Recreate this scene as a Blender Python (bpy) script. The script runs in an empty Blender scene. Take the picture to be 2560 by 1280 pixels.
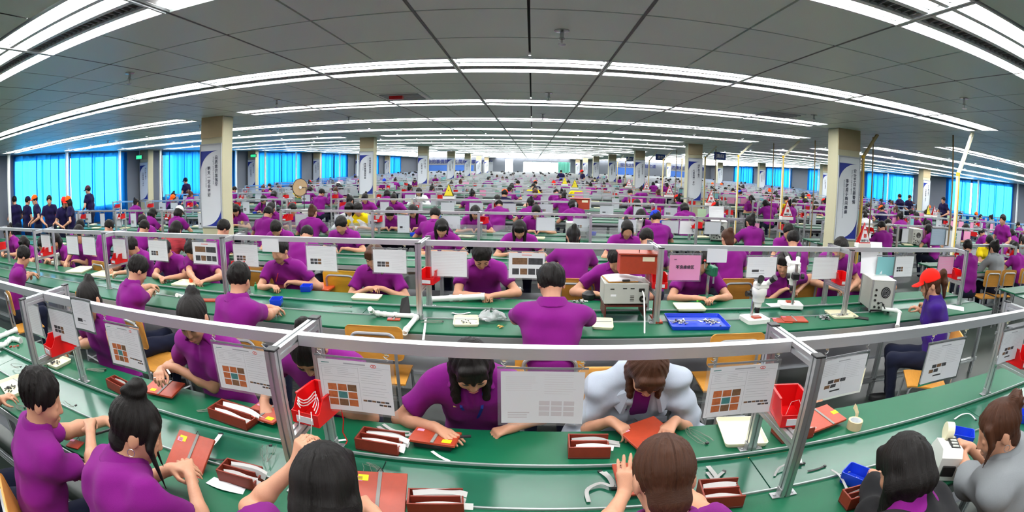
import bpy, math, random
import numpy as np
from mathutils import Vector, Matrix, Euler
PI = math.pi
C = bpy.context.scene.collection
sc = bpy.context.scene
RNG = random.Random(7)

# ------------------------------------------------------------------ camera
# A full-frame fisheye on a ladder at 1.9 m; lens data recovered from the photograph's ceiling grid.
HC = 1.9
F_PX, CX, CY = 1247.2, 1350.5, 584.5
PITCH, YAW, ROLL = 0.1368, 0.0181, 0.0226
def cam_axes():
    f = np.array([math.sin(YAW)*math.cos(PITCH), math.cos(YAW)*math.cos(PITCH), -math.sin(PITCH)])
    r = np.cross(f, [0, 0, 1]); r /= np.linalg.norm(r); u = np.cross(r, f)
    c, s = math.cos(ROLL), math.sin(ROLL)
    return c*r + s*u, -s*r + c*u, f
AXR, AXU, AXF = cam_axes()
cam_d = bpy.data.cameras.new('camera')
cam = bpy.data.objects.new('camera', cam_d); C.objects.link(cam)
cam_d.type = 'PANO'; cam_d.panorama_type = 'FISHEYE_EQUISOLID'
cam_d.sensor_fit = 'HORIZONTAL'; cam_d.sensor_width = 36.0; cam_d.sensor_height = 18.0
cam_d.fisheye_lens = F_PX/2560*36; cam_d.fisheye_fov = PI
cam_d.shift_x = (1280 - CX)/2560; cam_d.shift_y = (CY - 640)/1280
cam.matrix_world = Matrix(((AXR[0], AXU[0], -AXF[0], 0), (AXR[1], AXU[1], -AXF[1], 0), (AXR[2], AXU[2], -AXF[2], HC), (0, 0, 0, 1)))
sc.camera = cam

# ------------------------------------------------------------------ light and exposure
W = bpy.data.worlds.new('daylight'); sc.world = W; W.use_nodes = True
bg = W.node_tree.nodes['Background']
SKY_STRENGTH = 5.0
bg.inputs[0].default_value = (0.80, 0.92, 1.0, 1); bg.inputs[1].default_value = SKY_STRENGTH
sc.view_settings.view_transform = 'Standard'; sc.view_settings.look = 'None'
sc.view_settings.gamma = 1.0; sc.view_settings.use_curve_mapping = False
sc.view_settings.exposure = 0.88
TUBE_EMIT = 11.5
try:
    sc.cycles.max_bounces = 6; sc.cycles.diffuse_bounces = 4; sc.cycles.glossy_bounces = 3
    sc.cycles.transmission_bounces = 4; sc.cycles.transparent_max_bounces = 12
    sc.cycles.caustics_reflective = False; sc.cycles.caustics_refractive = False
    sc.cycles.sample_clamp_indirect = 4.0
    sc.cycles.use_denoising = True
except Exception:
    pass

# ------------------------------------------------------------------ pixel -> place in the room
def ray(x, y):
    u, v = x - CX, CY - y
    r = math.hypot(u, v); th = 2*math.asin(min(1, r/(2*F_PX))); s = math.sin(th)/max(r, 1e-9)
    return AXR*(u*s) + AXU*(v*s) + AXF*math.cos(th)
CAM = np.array([0, 0, HC])
def atz(x, y, z):
    d = ray(x, y); return Vector(CAM + d*((z - HC)/d[2]))
def aty(x, y, Y):
    d = ray(x, y); return Vector(CAM + d*(Y/d[1]))

# ------------------------------------------------------------------ naming
def tag(o, label=None, cat=None, group=None, kind=None):
    if label: o['label'] = label
    if cat: o['category'] = cat
    if group: o['group'] = group
    if kind: o['kind'] = kind
    return o
def thing(name, label, cat, loc=(0, 0, 0), rz=0, group=None):
    o = bpy.data.objects.new(name, None); C.objects.link(o)
    o.empty_display_size = 0.05
    o.location = loc; o.rotation_euler = (0, 0, rz)
    return tag(o, label, cat, group)
def dup(root, loc=None, rz=None, label=None, group=None):
    r = root.copy(); C.objects.link(r)
    if loc is not None: r.location = loc
    if rz is not None: r.rotation_euler = (0, 0, rz)
    tag(r, label, None, group)
    for ch in root.children:
        c = ch.copy(); C.objects.link(c); c.parent = r; c.matrix_parent_inverse = ch.matrix_parent_inverse
        for g in ch.children:
            d = g.copy(); C.objects.link(d); d.parent = c
    return r
ORD = ['first', 'second', 'third', 'fourth', 'fifth', 'sixth', 'seventh', 'eighth', 'ninth', 'tenth', 'eleventh', 'twelfth', 'thirteenth', 'fourteenth',
       'fifteenth', 'sixteenth', 'seventeenth', 'eighteenth', 'nineteenth', 'twentieth', 'twenty-first', 'twenty-second', 'twenty-third', 'twenty-fourth', 'twenty-fifth', 'twenty-sixth']

# ------------------------------------------------------------------ meshes
class MB:
    def __init__(s): s.v = []; s.f = []; s.m = []
    def add(s, vs, fs, m=0):
        n = len(s.v); s.v += [tuple(v) for v in vs]; s.f += [tuple(i + n for i in f) for f in fs]; s.m += [m]*len(fs); return s
    def box(s, c, d, rz=0, m=0, M=None):
        x, y, z = d[0]/2, d[1]/2, d[2]/2
        vs = [Vector((i, j, k)) for i in (-x, x) for j in (-y, y) for k in (-z, z)]
        if M is None: M = Matrix.Rotation(rz, 3, 'Z')
        vs = [M @ v + Vector(c) for v in vs]
        return s.add(vs, [(0, 1, 3, 2), (4, 6, 7, 5), (0, 4, 5, 1), (2, 3, 7, 6), (0, 2, 6, 4), (1, 5, 7, 3)], m)
    def bbox(s, c, d, b=0.004, rz=0, m=0, M=None):                    # box with chamfered edges
        x, y, z = d[0]/2, d[1]/2, d[2]/2
        b = min(b, x*.49, y*.49, z*.49)
        vs = []
        for i in (-1, 1):
            for j in (-1, 1):
                for k in (-1, 1):
                    vs += [Vector((i*x, j*(y-b), k*(z-b))), Vector((i*(x-b), j*y, k*(z-b))), Vector((i*(x-b), j*(y-b), k*z))]
        idx = lambda i, j, k, a: (i*4 + j*2 + k)*3 + a
        fs = []
        for i in (0, 1):
            q = [idx(i, 0, 0, 0), idx(i, 0, 1, 0), idx(i, 1, 1, 0), idx(i, 1, 0, 0)]; fs.append(q if i == 0 else q[::-1])
            q = [idx(0, i, 0, 1), idx(1, i, 0, 1), idx(1, i, 1, 1), idx(0, i, 1, 1)]; fs.append(q if i == 0 else q[::-1])
            q = [idx(0, 0, i, 2), idx(0, 1, i, 2), idx(1, 1, i, 2), idx(1, 0, i, 2)]; fs.append(q if i == 0 else q[::-1])
        for i in (0, 1):
            for j in (0, 1):
                fs.append((idx(i, j, 0, 0), idx(i, j, 1, 0), idx(i, j, 1, 1), idx(i, j, 0, 1)) if (i ^ j) else (idx(i, j, 0, 0), idx(i, j, 0, 1), idx(i, j, 1, 1), idx(i, j, 1, 0)))
                fs.append((idx(i, 0, j, 0), idx(i, 0, j, 2), idx(i, 1, j, 2), idx(i, 1, j, 0)) if (i ^ j) else (idx(i, 0, j, 0), idx(i, 1, j, 0), idx(i, 1, j, 2), idx(i, 0, j, 2)))
                fs.append((idx(0, i, j, 1), idx(1, i, j, 1), idx(1, i, j, 2), idx(0, i, j, 2)) if not (i ^ j) else (idx(0, i, j, 1), idx(0, i, j, 2), idx(1, i, j, 2), idx(1, i, j, 1)))
        for i in (0, 1):
            for j in (0, 1):
                for k in (0, 1):
                    t = (idx(i, j, k, 0), idx(i, j, k, 1), idx(i, j, k, 2)); fs.append(t if (i + j + k) % 2 else t[::-1])
        if M is None: M = Matrix.Rotation(rz, 3, 'Z')
        return s.add([M @ v + Vector(c) for v in vs], fs, m)
    def tube(s, pts, r, n=8, m=0, caps=True, closed=False):
        pts = [Vector(p) for p in pts]; N = len(pts)
        rs = r if isinstance(r, (list, tuple)) else [r]*N
        vs = []; up = None
        for i, p in enumerate(pts):
            a = pts[(i-1) % N] if (i > 0 or closed) else p; b = pts[(i+1) % N] if (i < N-1 or closed) else p
            t = (b - a).normalized() if (b - a).length > 1e-9 else Vector((0, 0, 1))
            if up is None: up = Vector((0, 0, 1)) if abs(t.z) < .9 else Vector((0, 1, 0))
            x = up.cross(t)
            if x.length < 1e-6: x = t.orthogonal()
            x.normalize(); y = t.cross(x); up = y
            vs += [p + (x*math.cos(2*PI*k/n) + y*math.sin(2*PI*k/n))*rs[i] for k in range(n)]
        fs = [(i*n + k, i*n + (k+1) % n, (i+1) % N*n + (k+1) % n, (i+1) % N*n + k) for i in range(N if closed else N-1) for k in range(n)]
        if caps and not closed: fs += [tuple(range(n))[::-1], tuple((N-1)*n + k for k in range(n))]
        return s.add(vs, fs, m)
    def cyl(s, a, b, r, n=12, m=0, r2=None): return s.tube([a, b], [r, r if r2 is None else r2], n, m)
    def lathe(s, prof, n=20, c=(0, 0, 0), m=0, M=None):                # profile of (r, z), turned about z
        vs = []; c = Vector(c)
        for r, z in prof:
            for k in range(n):
                v = Vector((r*math.cos(2*PI*k/n), r*math.sin(2*PI*k/n), z)); vs.append((M @ v if M else v) + c)
        fs = [(i*n + k, i*n + (k+1) % n, (i+1)*n + (k+1) % n, (i+1)*n + k) for i in range(len(prof)-1) for k in range(n)]
        return s.add(vs, fs, m)
    def extrude(s, outline, a, b, m=0, up=(0, 0, 1)):                   # outline (u, v) swept from a to b
        a, b = Vector(a), Vector(b); t = (b - a).normalized(); up = Vector(up)
        x = up.cross(t).normalized() if up.cross(t).length > 1e-6 else t.orthogonal().normalized(); y = t.cross(x)
        n = len(outline); vs = [p + x*u + y*v for p in (a, b) for u, v in outline]
        return s.add(vs, [(k, (k+1) % n, n + (k+1) % n, n + k) for k in range(n)] + [tuple(range(n))[::-1], tuple(range(n, 2*n))], m)
    def strip(s, pts, w, th=0.0006, side=None, m=0):                   # a thin ribbon along points
        pts = [Vector(p) for p in pts]; N = len(pts); vs = []
        for i, p in enumerate(pts):
            t = (pts[min(i+1, N-1)] - pts[max(i-1, 0)]).normalized()
            sd = Vector(side) if side is not None else t.cross(Vector((0, 0, 1)))
            if sd.length < 1e-5: sd = Vector((1, 0, 0))
            sd = (sd - t*sd.dot(t)).normalized(); nn = t.cross(sd).normalized()*th
            vs += [p - sd*w/2 - nn, p + sd*w/2 - nn, p + sd*w/2 + nn, p - sd*w/2 + nn]
        fs = [(i*4 + k, i*4 + (k+1) % 4, i*4 + 4 + (k+1) % 4, i*4 + 4 + k) for i in range(N-1) for k in range(4)]
        fs += [(3, 2, 1, 0), ((N-1)*4, (N-1)*4+1, (N-1)*4+2, (N-1)*4+3)]
        return s.add(vs, fs, m)
    def grid(s, fn, nu, nv, m=0):
        vs = [fn(i/nu, j/nv) for i in range(nu+1) for j in range(nv+1)]
        return s.add(vs, [(i*(nv+1)+j, (i+1)*(nv+1)+j, (i+1)*(nv+1)+j+1, i*(nv+1)+j+1) for i in range(nu) for j in range(nv)], m)
    def data(s, name, mats, smooth=False):
        me = bpy.data.meshes.new(name); me.from_pydata(s.v, [], s.f)
        mats = mats if isinstance(mats, (list, tuple)) else [mats]
        for mt in mats: me.materials.append(mt)
        if len(mats) > 1: me.polygons.foreach_set('material_index', s.m)
        if smooth:
            me.polygons.foreach_set('use_smooth', [True]*len(s.f))
            try: me.set_sharp_from_angle(angle=0.7)
            except Exception: pass
        me.update(); return me
    def build(s, name, mats, parent=None, smooth=False, loc=None, rz=None):
        return put(name, s.data(name, mats, smooth), parent, loc, rz)
def put(name, me, parent=None, loc=None, rz=None):
    o = bpy.data.objects.new(name, me); C.objects.link(o)
    if parent is not None: o.parent = parent
    if loc is not None: o.location = loc
    if rz is not None: o.rotation_euler = (0, 0, rz)
    return o

# ------------------------------------------------------------------ materials
MATS = {}
def mat(name, col, rough=0.5, metal=0.0, noise=0.0, nscale=30.0, bump=0.0, bscale=60.0, spec=0.5, emit=None, estr=1.0, trans=0.0, alpha=1.0, stretch=None, ior=1.45, coat=0.0, sheen=0.0):
    if name in MATS: return MATS[name]
    m = bpy.data.materials.new(name); m.use_nodes = True; nt = m.node_tree; b = nt.nodes['Principled BSDF']; L = nt.links.new
    b.inputs['Base Color'].default_value = (*col, 1); b.inputs['Roughness'].default_value = rough; b.inputs['Metallic'].default_value = metal
    b.inputs['Specular IOR Level'].default_value = spec; b.inputs['IOR'].default_value = ior
    if trans: b.inputs['Transmission Weight'].default_value = trans
    if alpha < 1: b.inputs['Alpha'].default_value = alpha
    if coat: b.inputs['Coat Weight'].default_value = coat
    if sheen: b.inputs['Sheen Weight'].default_value = sheen
    if emit is not None: b.inputs['Emission Color'].default_value = (*emit, 1); b.inputs['Emission Strength'].default_value = estr
    if noise or bump:
        tc = nt.nodes.new('ShaderNodeTexCoord'); co = tc.outputs['Object']
        if stretch:
            mp = nt.nodes.new('ShaderNodeMapping'); mp.inputs['Scale'].default_value = stretch; L(co, mp.inputs[0]); co = mp.outputs[0]
    if noise:
        n = nt.nodes.new('ShaderNodeTexNoise'); n.inputs['Scale'].default_value = nscale; n.inputs['Detail'].default_value = 4; L(co, n.inputs['Vector'])
        mx = nt.nodes.new('ShaderNodeMix'); mx.data_type = 'RGBA'
        mx.inputs[6].default_value = (*[max(0, c*(1-noise)) for c in col], 1); mx.inputs[7].default_value = (*[min(1, c*(1+noise)) for c in col], 1)
        L(n.outputs[0], mx.inputs[0]); L(mx.outputs[2], b.inputs['Base Color'])
    if bump:
        n2 = nt.nodes.new('ShaderNodeTexNoise'); n2.inputs['Scale'].default_value = bscale; n2.inputs['Detail'].default_value = 3; L(co, n2.inputs['Vector'])
        bp = nt.nodes.new('ShaderNodeBump'); bp.inputs['Strength'].default_value = bump; bp.inputs['Distance'].default_value = 0.01
        L(n2.outputs[0], bp.inputs['Height']); L(bp.outputs[0], b.inputs['Normal'])
    MATS[name] = m; return m
def lin(*c):                                                           # 8-bit sRGB to linear
    return tuple((x/255/12.92 if x/255 <= .04045 else ((x/255+.055)/1.055)**2.4) for x in c)
# ------------------------------------------------------------------ smooth closed surfaces from distance fields
def nets(fn, lo, hi, h):
    lo = np.asarray(lo, float); n = np.maximum(8, np.ceil((np.asarray(hi, float) - lo)/h).astype(int) + 2)
    B = 8; nb = -(-n//B); n = nb*B
    g = [lo[a] + h*(np.arange(nb[a])*B + (B-1)/2) for a in range(3)]
    cc = np.stack(np.meshgrid(*g, indexing='ij'), -1).reshape(-1, 3)
    d = fn(cc); keep = np.abs(d) < h*B*1.1
    D = np.repeat(np.repeat(np.repeat(d.reshape(nb), B, 0), B, 1), B, 2).astype(np.float32)
    bi = np.stack(np.unravel_index(np.nonzero(keep)[0], nb), -1)
    off = np.stack(np.meshgrid(*[np.arange(B)]*3, indexing='ij'), -1).reshape(-1, 3)
    ix = (bi[:, None, :]*B + off[None]).reshape(-1, 3)
    D[ix[:, 0], ix[:, 1], ix[:, 2]] = fn(lo + ix*h)
    D[0] = D[-1] = 1; D[:, 0] = D[:, -1] = 1; D[:, :, 0] = D[:, :, -1] = 1
    I = D < 0; st = np.array([n[1]*n[2], n[2], 1]); acc = {}; keys = []; pos = []; quads = []
    for a in range(3):
        s0 = [slice(None)]*3; s1 = [slice(None)]*3; s0[a] = slice(0, -1); s1[a] = slice(1, None)
        e = np.stack(np.nonzero(I[tuple(s0)] != I[tuple(s1)]), -1)
        d0 = D[e[:, 0], e[:, 1], e[:, 2]]; e1 = e.copy(); e1[:, a] += 1; d1 = D[e1[:, 0], e1[:, 1], e1[:, 2]]
        p = e.astype(float); p[:, a] += d0/(d0 - d1)
        b, c = (a+1) % 3, (a+2) % 3; k = e @ st
        q = np.stack([k, k - st[b], k - st[b] - st[c], k - st[c]], -1)
        fl = d0 > 0; q[fl] = q[fl][:, ::-1]
        quads.append(q)
        for i in range(4): keys.append(q[:, i] if False else [k, k - st[b], k - st[b] - st[c], k - st[c]][i]); pos.append(p)
    K = np.concatenate(keys); P = np.concatenate(pos); Q = np.concatenate(quads)
    u, inv = np.unique(K, return_inverse=True); cnt = np.bincount(inv)
    V = np.stack([np.bincount(inv, P[:, a])/cnt for a in range(3)], -1)
    F = np.searchsorted(u, Q)
    return (lo + V*h).astype(np.float32), F
def nets_mesh(name, fn, lo, hi, h, mats, relax=2):
    V, F = nets(fn, lo, hi, h)
    for _ in range(relax):                                             # even the surface out a little
        s = np.zeros_like(V); c = np.zeros(len(V))
        for a in range(4):
            b = (a+1) % 4
            for x, y in ((F[:, a], F[:, b]), (F[:, b], F[:, a])):
                for k in range(3): s[:, k] += np.bincount(x, V[y, k], len(V))
                c += np.bincount(x, minlength=len(V))
        V = V*.5 + (s/np.maximum(c, 1)[:, None])*.5
    me = bpy.data.meshes.new(name)
    me.vertices.add(len(V)); me.vertices.foreach_set('co', V.ravel().astype(np.float32))
    me.loops.add(F.size); me.loops.foreach_set('vertex_index', F.ravel().astype(np.int32))
    me.polygons.add(len(F)); me.polygons.foreach_set('loop_start', np.arange(0, F.size, 4, dtype=np.int32))
    me.polygons.foreach_set('use_smooth', np.ones(len(F), bool))
    for m in (mats if isinstance(mats, (list, tuple)) else [mats]): me.materials.append(m)
    me.update(calc_edges=True); return me
def cone(p, a, b, ra, rb):
    a = np.asarray(a, float); ab = np.asarray(b, float) - a; w = p - a
    t = np.clip((w @ ab)/max(ab @ ab, 1e-12), 0, 1)
    return np.sqrt(((w - t[:, None]*ab)**2).sum(1)) - (ra + t*(rb - ra))
def smin(a, b, k):
    h = np.maximum(k - np.abs(a - b), 0)/k
    return np.minimum(a, b) - h*h*k*.25
def ell(p, c, r, M=None):
    q = p - np.asarray(c)
    if M is not None: q = q @ M                                        # columns of M are the axes
    r = np.asarray(r); k0 = np.sqrt(((q/r)**2).sum(1)); k1 = np.sqrt(((q/(r*r))**2).sum(1))
    return k0*(k0 - 1)/np.maximum(k1, 1e-9)
def nrm(v): v = np.asarray(v, float); return v/max(np.linalg.norm(v), 1e-9)
def field(groups, p, far=0.3):
    """min over groups; each group is (lo, hi, fn), worked out only near its own box."""
    d = np.full(len(p), far)
    for lo, hi, fn in groups:
        m = np.all((p > np.asarray(lo) - .09) & (p < np.asarray(hi) + .09), 1)
        if m.any(): d[m] = np.minimum(d[m], fn(p[m]))
        if (~m).any():
            q = p[~m]; bd = np.sqrt((np.maximum(np.maximum(np.asarray(lo) - q, q - np.asarray(hi)), 0)**2).sum(1)); d[~m] = np.minimum(d[~m], np.maximum(bd, .05))
    return d

def hand_prims(w, fd, pd, side, curl=.6, spread=.15, sc_=1.0, thumb=.6):
    """wrist, finger direction, palm direction; five unequal fingers that bend, thumb from the side of the palm."""
    fd = nrm(fd); pd = nrm(np.asarray(pd) - fd*np.dot(pd, fd)); lat = np.cross(fd, pd)*side    # lat points to the thumb
    pr = []
    kn = [w + fd*.078*sc_ + lat*o*sc_ for o in (.028, .009, -.010, -.027)]
    for k_, r in zip(kn, (.0125, .013, .0125, .0115)): pr.append((w + (k_ - w)*.12, k_, .0165*sc_, r*sc_, .012))
    L = ((.038, .024, .019), (.043, .027, .020), (.039, .025, .019), (.030, .019, .017))
    for i in range(4):
        p = kn[i]; a = 0.0; sd = (.028, .009, -.010, -.027)[i]/.028*spread
        cl = curl*(1 + (.12, 0, .05, .12)[i]) if not isinstance(curl, (tuple, list)) else curl[i]
        rr = [.0098, .0088, .0080, .0068] if i < 3 else [.0088, .0078, .0070, .0062]
        for j in range(3):
            a += cl*(.75, 1.0, .6)[j]
            d = fd*math.cos(a) + pd*math.sin(a) + lat*sd*math.cos(a); q = p + nrm(d)*L[i][j]*sc_
            pr.append((p, q, rr[j]*sc_, rr[j+1]*sc_, .0025)); p = q
    t0 = w + fd*.022*sc_ + lat*.022*sc_ + pd*.006; d1 = nrm(fd*.62 + lat*.62 + pd*.45*thumb*1.6); t1 = t0 + d1*.042*sc_
    d2 = nrm(fd*.86 + lat*.10 + pd*.55*thumb*1.6); t2 = t1 + d2*.031*sc_; t3 = t2 + nrm(d2 - lat*.25)*.024*sc_
    pr += [(t0, t1, .0150*sc_, .0115*sc_, .010), (t1, t2, .0108*sc_, .0095*sc_, .003), (t2, t3, .0095*sc_, .0072*sc_, .003)]
    return pr

class Fig:
    """A seated or standing figure in its own frame: +y is forward, +x its right hand, z up from the floor."""
    def __init__(s, lean=.35, bend=.2, hp=.6, hy=0, hr=0, lh=(-.12, .42, .80), rh=(.12, .42, .80), lf=None, rf=None, sw=.165, scale=1.0, hair='short', sex='m',
                 curl=.55, twist=0, stand=False, elbow=.5, lp=(0, 0, -1), rp=(0, 0, -1), fingers=True, hipz=.53, sleeve='short', cap=None, shoulder=0, hcurl=None, ponydir=None, side=0):
        s.__dict__.update(locals()); A = lambda a: np.array([0, math.sin(a), math.cos(a)])
        tw = np.array([[math.cos(twist), -math.sin(twist), 0], [math.sin(twist), math.cos(twist), 0], [0, 0, 1]])
        if stand: hipz = .90; s.hipz = .90
        s.P0 = np.array([0, 0, hipz]); s.P1 = s.P0 + .19*A(lean*.75) ; s.P2 = s.P1 + .20*A(lean + bend*.5)
        s.P1 = s.P1 + np.array([side*.3, 0, 0]); s.P2 = s.P2 + np.array([side*.7, 0, 0])
        s.N = s.P2 + .115*A(lean + bend) + np.array([side*.3, 0, 0]); s.up = A(lean + bend); s.fw = np.array([0, math.cos(lean+bend), -math.sin(lean+bend)])
        ax = tw @ np.array([1, 0, 0]); s.ax = ax
        s.SR = s.N - .055*s.up + ax*sw + s.fw*.012 + np.array([0, 0, shoulder]); s.SL = s.N - .055*s.up - ax*sw + s.fw*.012 + np.array([0, 0, shoulder])
        na = lean*.6 + hp*.45
        s.T = s.N + .065*A(na)
        M = Matrix.Rotation(-hy, 3, 'Z') @ Matrix.Rotation(-hp, 3, 'X') @ Matrix.Rotation(hr, 3, 'Y')
        s.M = np.array(M); s.hu = s.M[:, 2]; s.hf = s.M[:, 1]; s.hx = s.M[:, 0]
        s.Cn = s.T + s.hu*.085 + s.hf*.018
        s.arms = []
        for sd, S, H, fdir, pl in ((-1, s.SL, lh, lf, lp), (1, s.SR, rh, rf, rp)):
            H = np.asarray(H, float); a1, a2 = .275, .245
            v = H - S; dist = np.linalg.norm(v)
            if dist > a1 + a2 - .005: H = S + v/dist*(a1 + a2 - .005); v = H - S; dist = a1 + a2 - .005
            c = (a1*a1 - a2*a2 + dist*dist)/(2*dist); hh = math.sqrt(max(0, a1*a1 - c*c))
            pole = np.array([sd*elbow*1.2, -.25, -.8]); n = v/dist; pole = pole - n*np.dot(pole, n); pole = nrm(pole)
            E = S + n*c + pole*hh
            fdir = nrm(H - E)*.75 + np.array([-sd*.35, .1, -.05]) if fdir is None else np.asarray(fdir, float)
            s.arms.append((sd, S, E, H, fdir, np.asarray(pl, float)))
    def arm_field(s, arm):
        sd, S, E, H, fd, pl = arm
        pr = [(S, E, .047, .037, .03), (E, E + (H-E)*.35, .037, .036, .02), (E + (H-E)*.35, H, .036, .0235, .02)]
        if s.sex == 'f': pr = [(a, b, ra*.93, rb*.93, k) for a, b, ra, rb, k in pr]
        pr.append((H - nrm(H - E)*.01, H + nrm(fd)*.02, .0225, .019, .015))
        hp_ = hand_prims(H, fd, pl, sd, s.curl if s.hcurl is None else s.hcurl[0 if sd < 0 else 1], sc_=.98 if s.sex == 'm' else .92) if s.fingers else [(H, H + nrm(fd)*.085, .024, .022, .02), (H + nrm(fd)*.085, H + nrm(nrm(fd) + .5*pl)*.14, .020, .012, .01)]
        P = pr + hp_
        pts = np.array([q for p in P for q in p[:2]]); lo, hi = pts.min(0) - .05, pts.max(0) + .05
        def fn(p):
            d = None
            for a, b, ra, rb, k in P:
                e = cone(p, a, b, ra, rb); d = e if d is None else smin(d, e, k)
            return d
        return lo, hi, fn
    def head_field(s):
        Cn, u, f, x, M = s.Cn, s.hu, s.hf, s.hx, s.M
        def fn(p):
            d = ell(p, Cn, (.073, .092, .085), M)
            d = smin(d, ell(p, Cn + f*.036 - u*.055, (.056, .055, .068), M), .03)
            d = smin(d, cone(p, Cn + f*.066 - u*.108, Cn + f*.05 - u*.10, .017, .026), .03)
            for sg in (-1, 1):
                h = -(np.sqrt(((p - (Cn + x*sg*.032 + f*.104 - u*.016))**2).sum(1)) - .021)
                k = .016; hh = np.maximum(k - np.abs(d - h), 0)/k; d = np.maximum(d, h) + hh*hh*k*.25
                d = smin(d, ell(p, Cn + x*sg*.031 + f*.080 - u*.018, (.015, .010, .011), M), .006)
                d = smin(d, ell(p, Cn + x*sg*.075 - u*.026 - f*.006, (.009, .019, .030), M), .008)
                d = smin(d, ell(p, Cn + x*sg*.034 + f*.066 - u*.05, (.022, .018, .020), M), .02)
            d = smin(d, cone(p, Cn + f*.090 - u*.012, Cn + f*.102 - u*.047, .006, .0105), .012)
            d = smin(d, ell(p, Cn + f*.097 - u*.051, (.0165, .008, .007), M), .006)
            d = smin(d, ell(p, Cn + f*.090 - u*.078, (.020, .009, .0055), M), .006)
            d = smin(d, ell(p, Cn + f*.088 - u*.087, (.017, .009, .006), M), .005)
            d = smin(d, cone(p, s.N - s.up*.03, Cn - u*.05 - f*.015, .056, .050), .025)
            for a, b, ra, rb in [t for i, t in enumerate(s.trunk(.012)) if i % (5 if s.sex == 'f' else 4) in (2, 3)]: d = smin(d, cone(p, a, b, ra, rb), .05)
            return d
        pts = np.array([s.P2, s.N, s.SL, s.SR, s.Cn + u*.09, s.Cn + f*.11, s.Cn - f*.1, s.Cn - x*.09, s.Cn + x*.09])
        return pts.min(0) - .12, pts.max(0) + .12, fn
    def trunk(s, thin=0.0):
        w = .065 if s.sex == 'm' else .055; ax = s.ax; r = -thin; f = s.fw
        pr = []
        for sd in (-1, 1):
            pr += [(s.P0 + ax*sd*.062, s.P1 + ax*sd*(w*.85), .104+r, .096+r), (s.P1 + ax*sd*w*.85, s.P2 + ax*sd*(w+.008), .096+r, .102+r)]
            S = s.SR if sd > 0 else s.SL
            pr += [(s.P2 + ax*sd*(w+.008), S*.72 + s.N*.28 - s.up*.035, .102+r, .064+r), (s.N - s.up*.030, S*.97 + s.N*.03 - s.up*.006, .058+r, .046+r)]
            if s.sex == 'f': pr.append((s.P2 + ax*sd*.068 + f*.055 - s.up*.045, s.P2 + ax*sd*.066 + f*.065 - s.up*.05, .058+r, .050+r))
        return pr
    def body_mesh(s, h, m):
        G = [s.head_field()] + [s.arm_field(a) for a in s.arms]
        lo = np.min([g[0] for g in G], 0) - .02; hi = np.max([g[1] for g in G], 0) + .02
        return nets_mesh('person', lambda p: field(G, p), lo, hi, h, m, 1)
    def shirt_mesh(s, h, m, mats_loose=0.0):
        cuff = .66 if s.sleeve == 'short' else 1.62; lo_ = mats_loose
        G = []
        def torso(p):
            d = None
            for a, b, ra, rb in s.trunk(-.006 - lo_): e = cone(p, a, b, ra, rb); d = e if d is None else smin(d, e, .06)
            for sd, S, E, H, fd, pl in s.arms:                            # sleeves, open-ended, cut square across
                t = nrm(E - S)
                if s.sleeve == 'short':
                    e = cone(p, S, S + t*.26, .056 + lo_, .069 + lo_); e = np.maximum(e, (p - (S + t*.178)) @ t)
                    d = smin(d, e, .035)
                else:
                    e = cone(p, S, E, .064 + lo_, .056 + lo_); q = H + (H - E)*0; u2 = nrm(H - E)
                    e2 = cone(p, E, H, .054 + lo_, .043 + lo_); cutl = .19 if s.sleeve == 'rolled' else (.075 if s.sleeve == 'pushed' else .225)
                    e2 = np.maximum(e2, (p - (E + u2*cutl)) @ u2); d = smin(d, smin(e, e2, .03), .04)
            for (a, k1, k2, amp) in s.folds(): d = d + amp*s.foldk*np.sin((p @ a)*k1 + k2)*np.clip(1 - np.abs(d)/.05, 0, 1)
            if s.neck == 'jacket':
                h_ = -smin(cone(p, s.N + s.fw*.08 + s.up*.04, s.N + s.fw*.15 - s.up*.14, .050, .042), cone(p, s.N + s.fw*.15 - s.up*.14, s.P0 + s.fw*.16, .042, .055), .03); d = np.maximum(d, h_)
            elif s.neck != 'closed':
                h_ = -cone(p, s.N + s.fw*.072 + s.up*.035, s.N + s.fw*.125 - s.up*.085, .030, .010); d = np.maximum(d, h_)
            return d
        lo = np.min([s.P0, s.SL, s.SR, s.N] + [a[2] for a in s.arms] + ([a[3] for a in s.arms] if s.sleeve != 'short' else []), 0) - .19
        hi = np.max([s.P0, s.SL, s.SR, s.N] + [a[2] for a in s.arms] + ([a[3] for a in s.arms] if s.sleeve != 'short' else []), 0) + .19
        def fn(p): return np.maximum(torso(p), (s.P0[2] - (.10 if not s.stand else .12)) - p[:, 2])
        return nets_mesh('shirt', fn, lo, hi, h, m, 2)
    lock = False; foldk = 1.0; hairlen = 0; neck = 'open'; strand = 1.0
    def folds(s):
        r = random.Random(int(abs(s.lean*1000 + s.hp*100 + s.sw*10000)))
        out = [(nrm((r.uniform(-.4, .4), r.uniform(-.3, .3), 1)), r.uniform(38, 60), r.uniform(0, 6), .0038) for _ in range(2)]
        out += [(nrm((1, r.uniform(-.5, .5), r.uniform(-1, 1))), r.uniform(30, 55), r.uniform(0, 6), .0034) for _ in range(2)]
        return out
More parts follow.
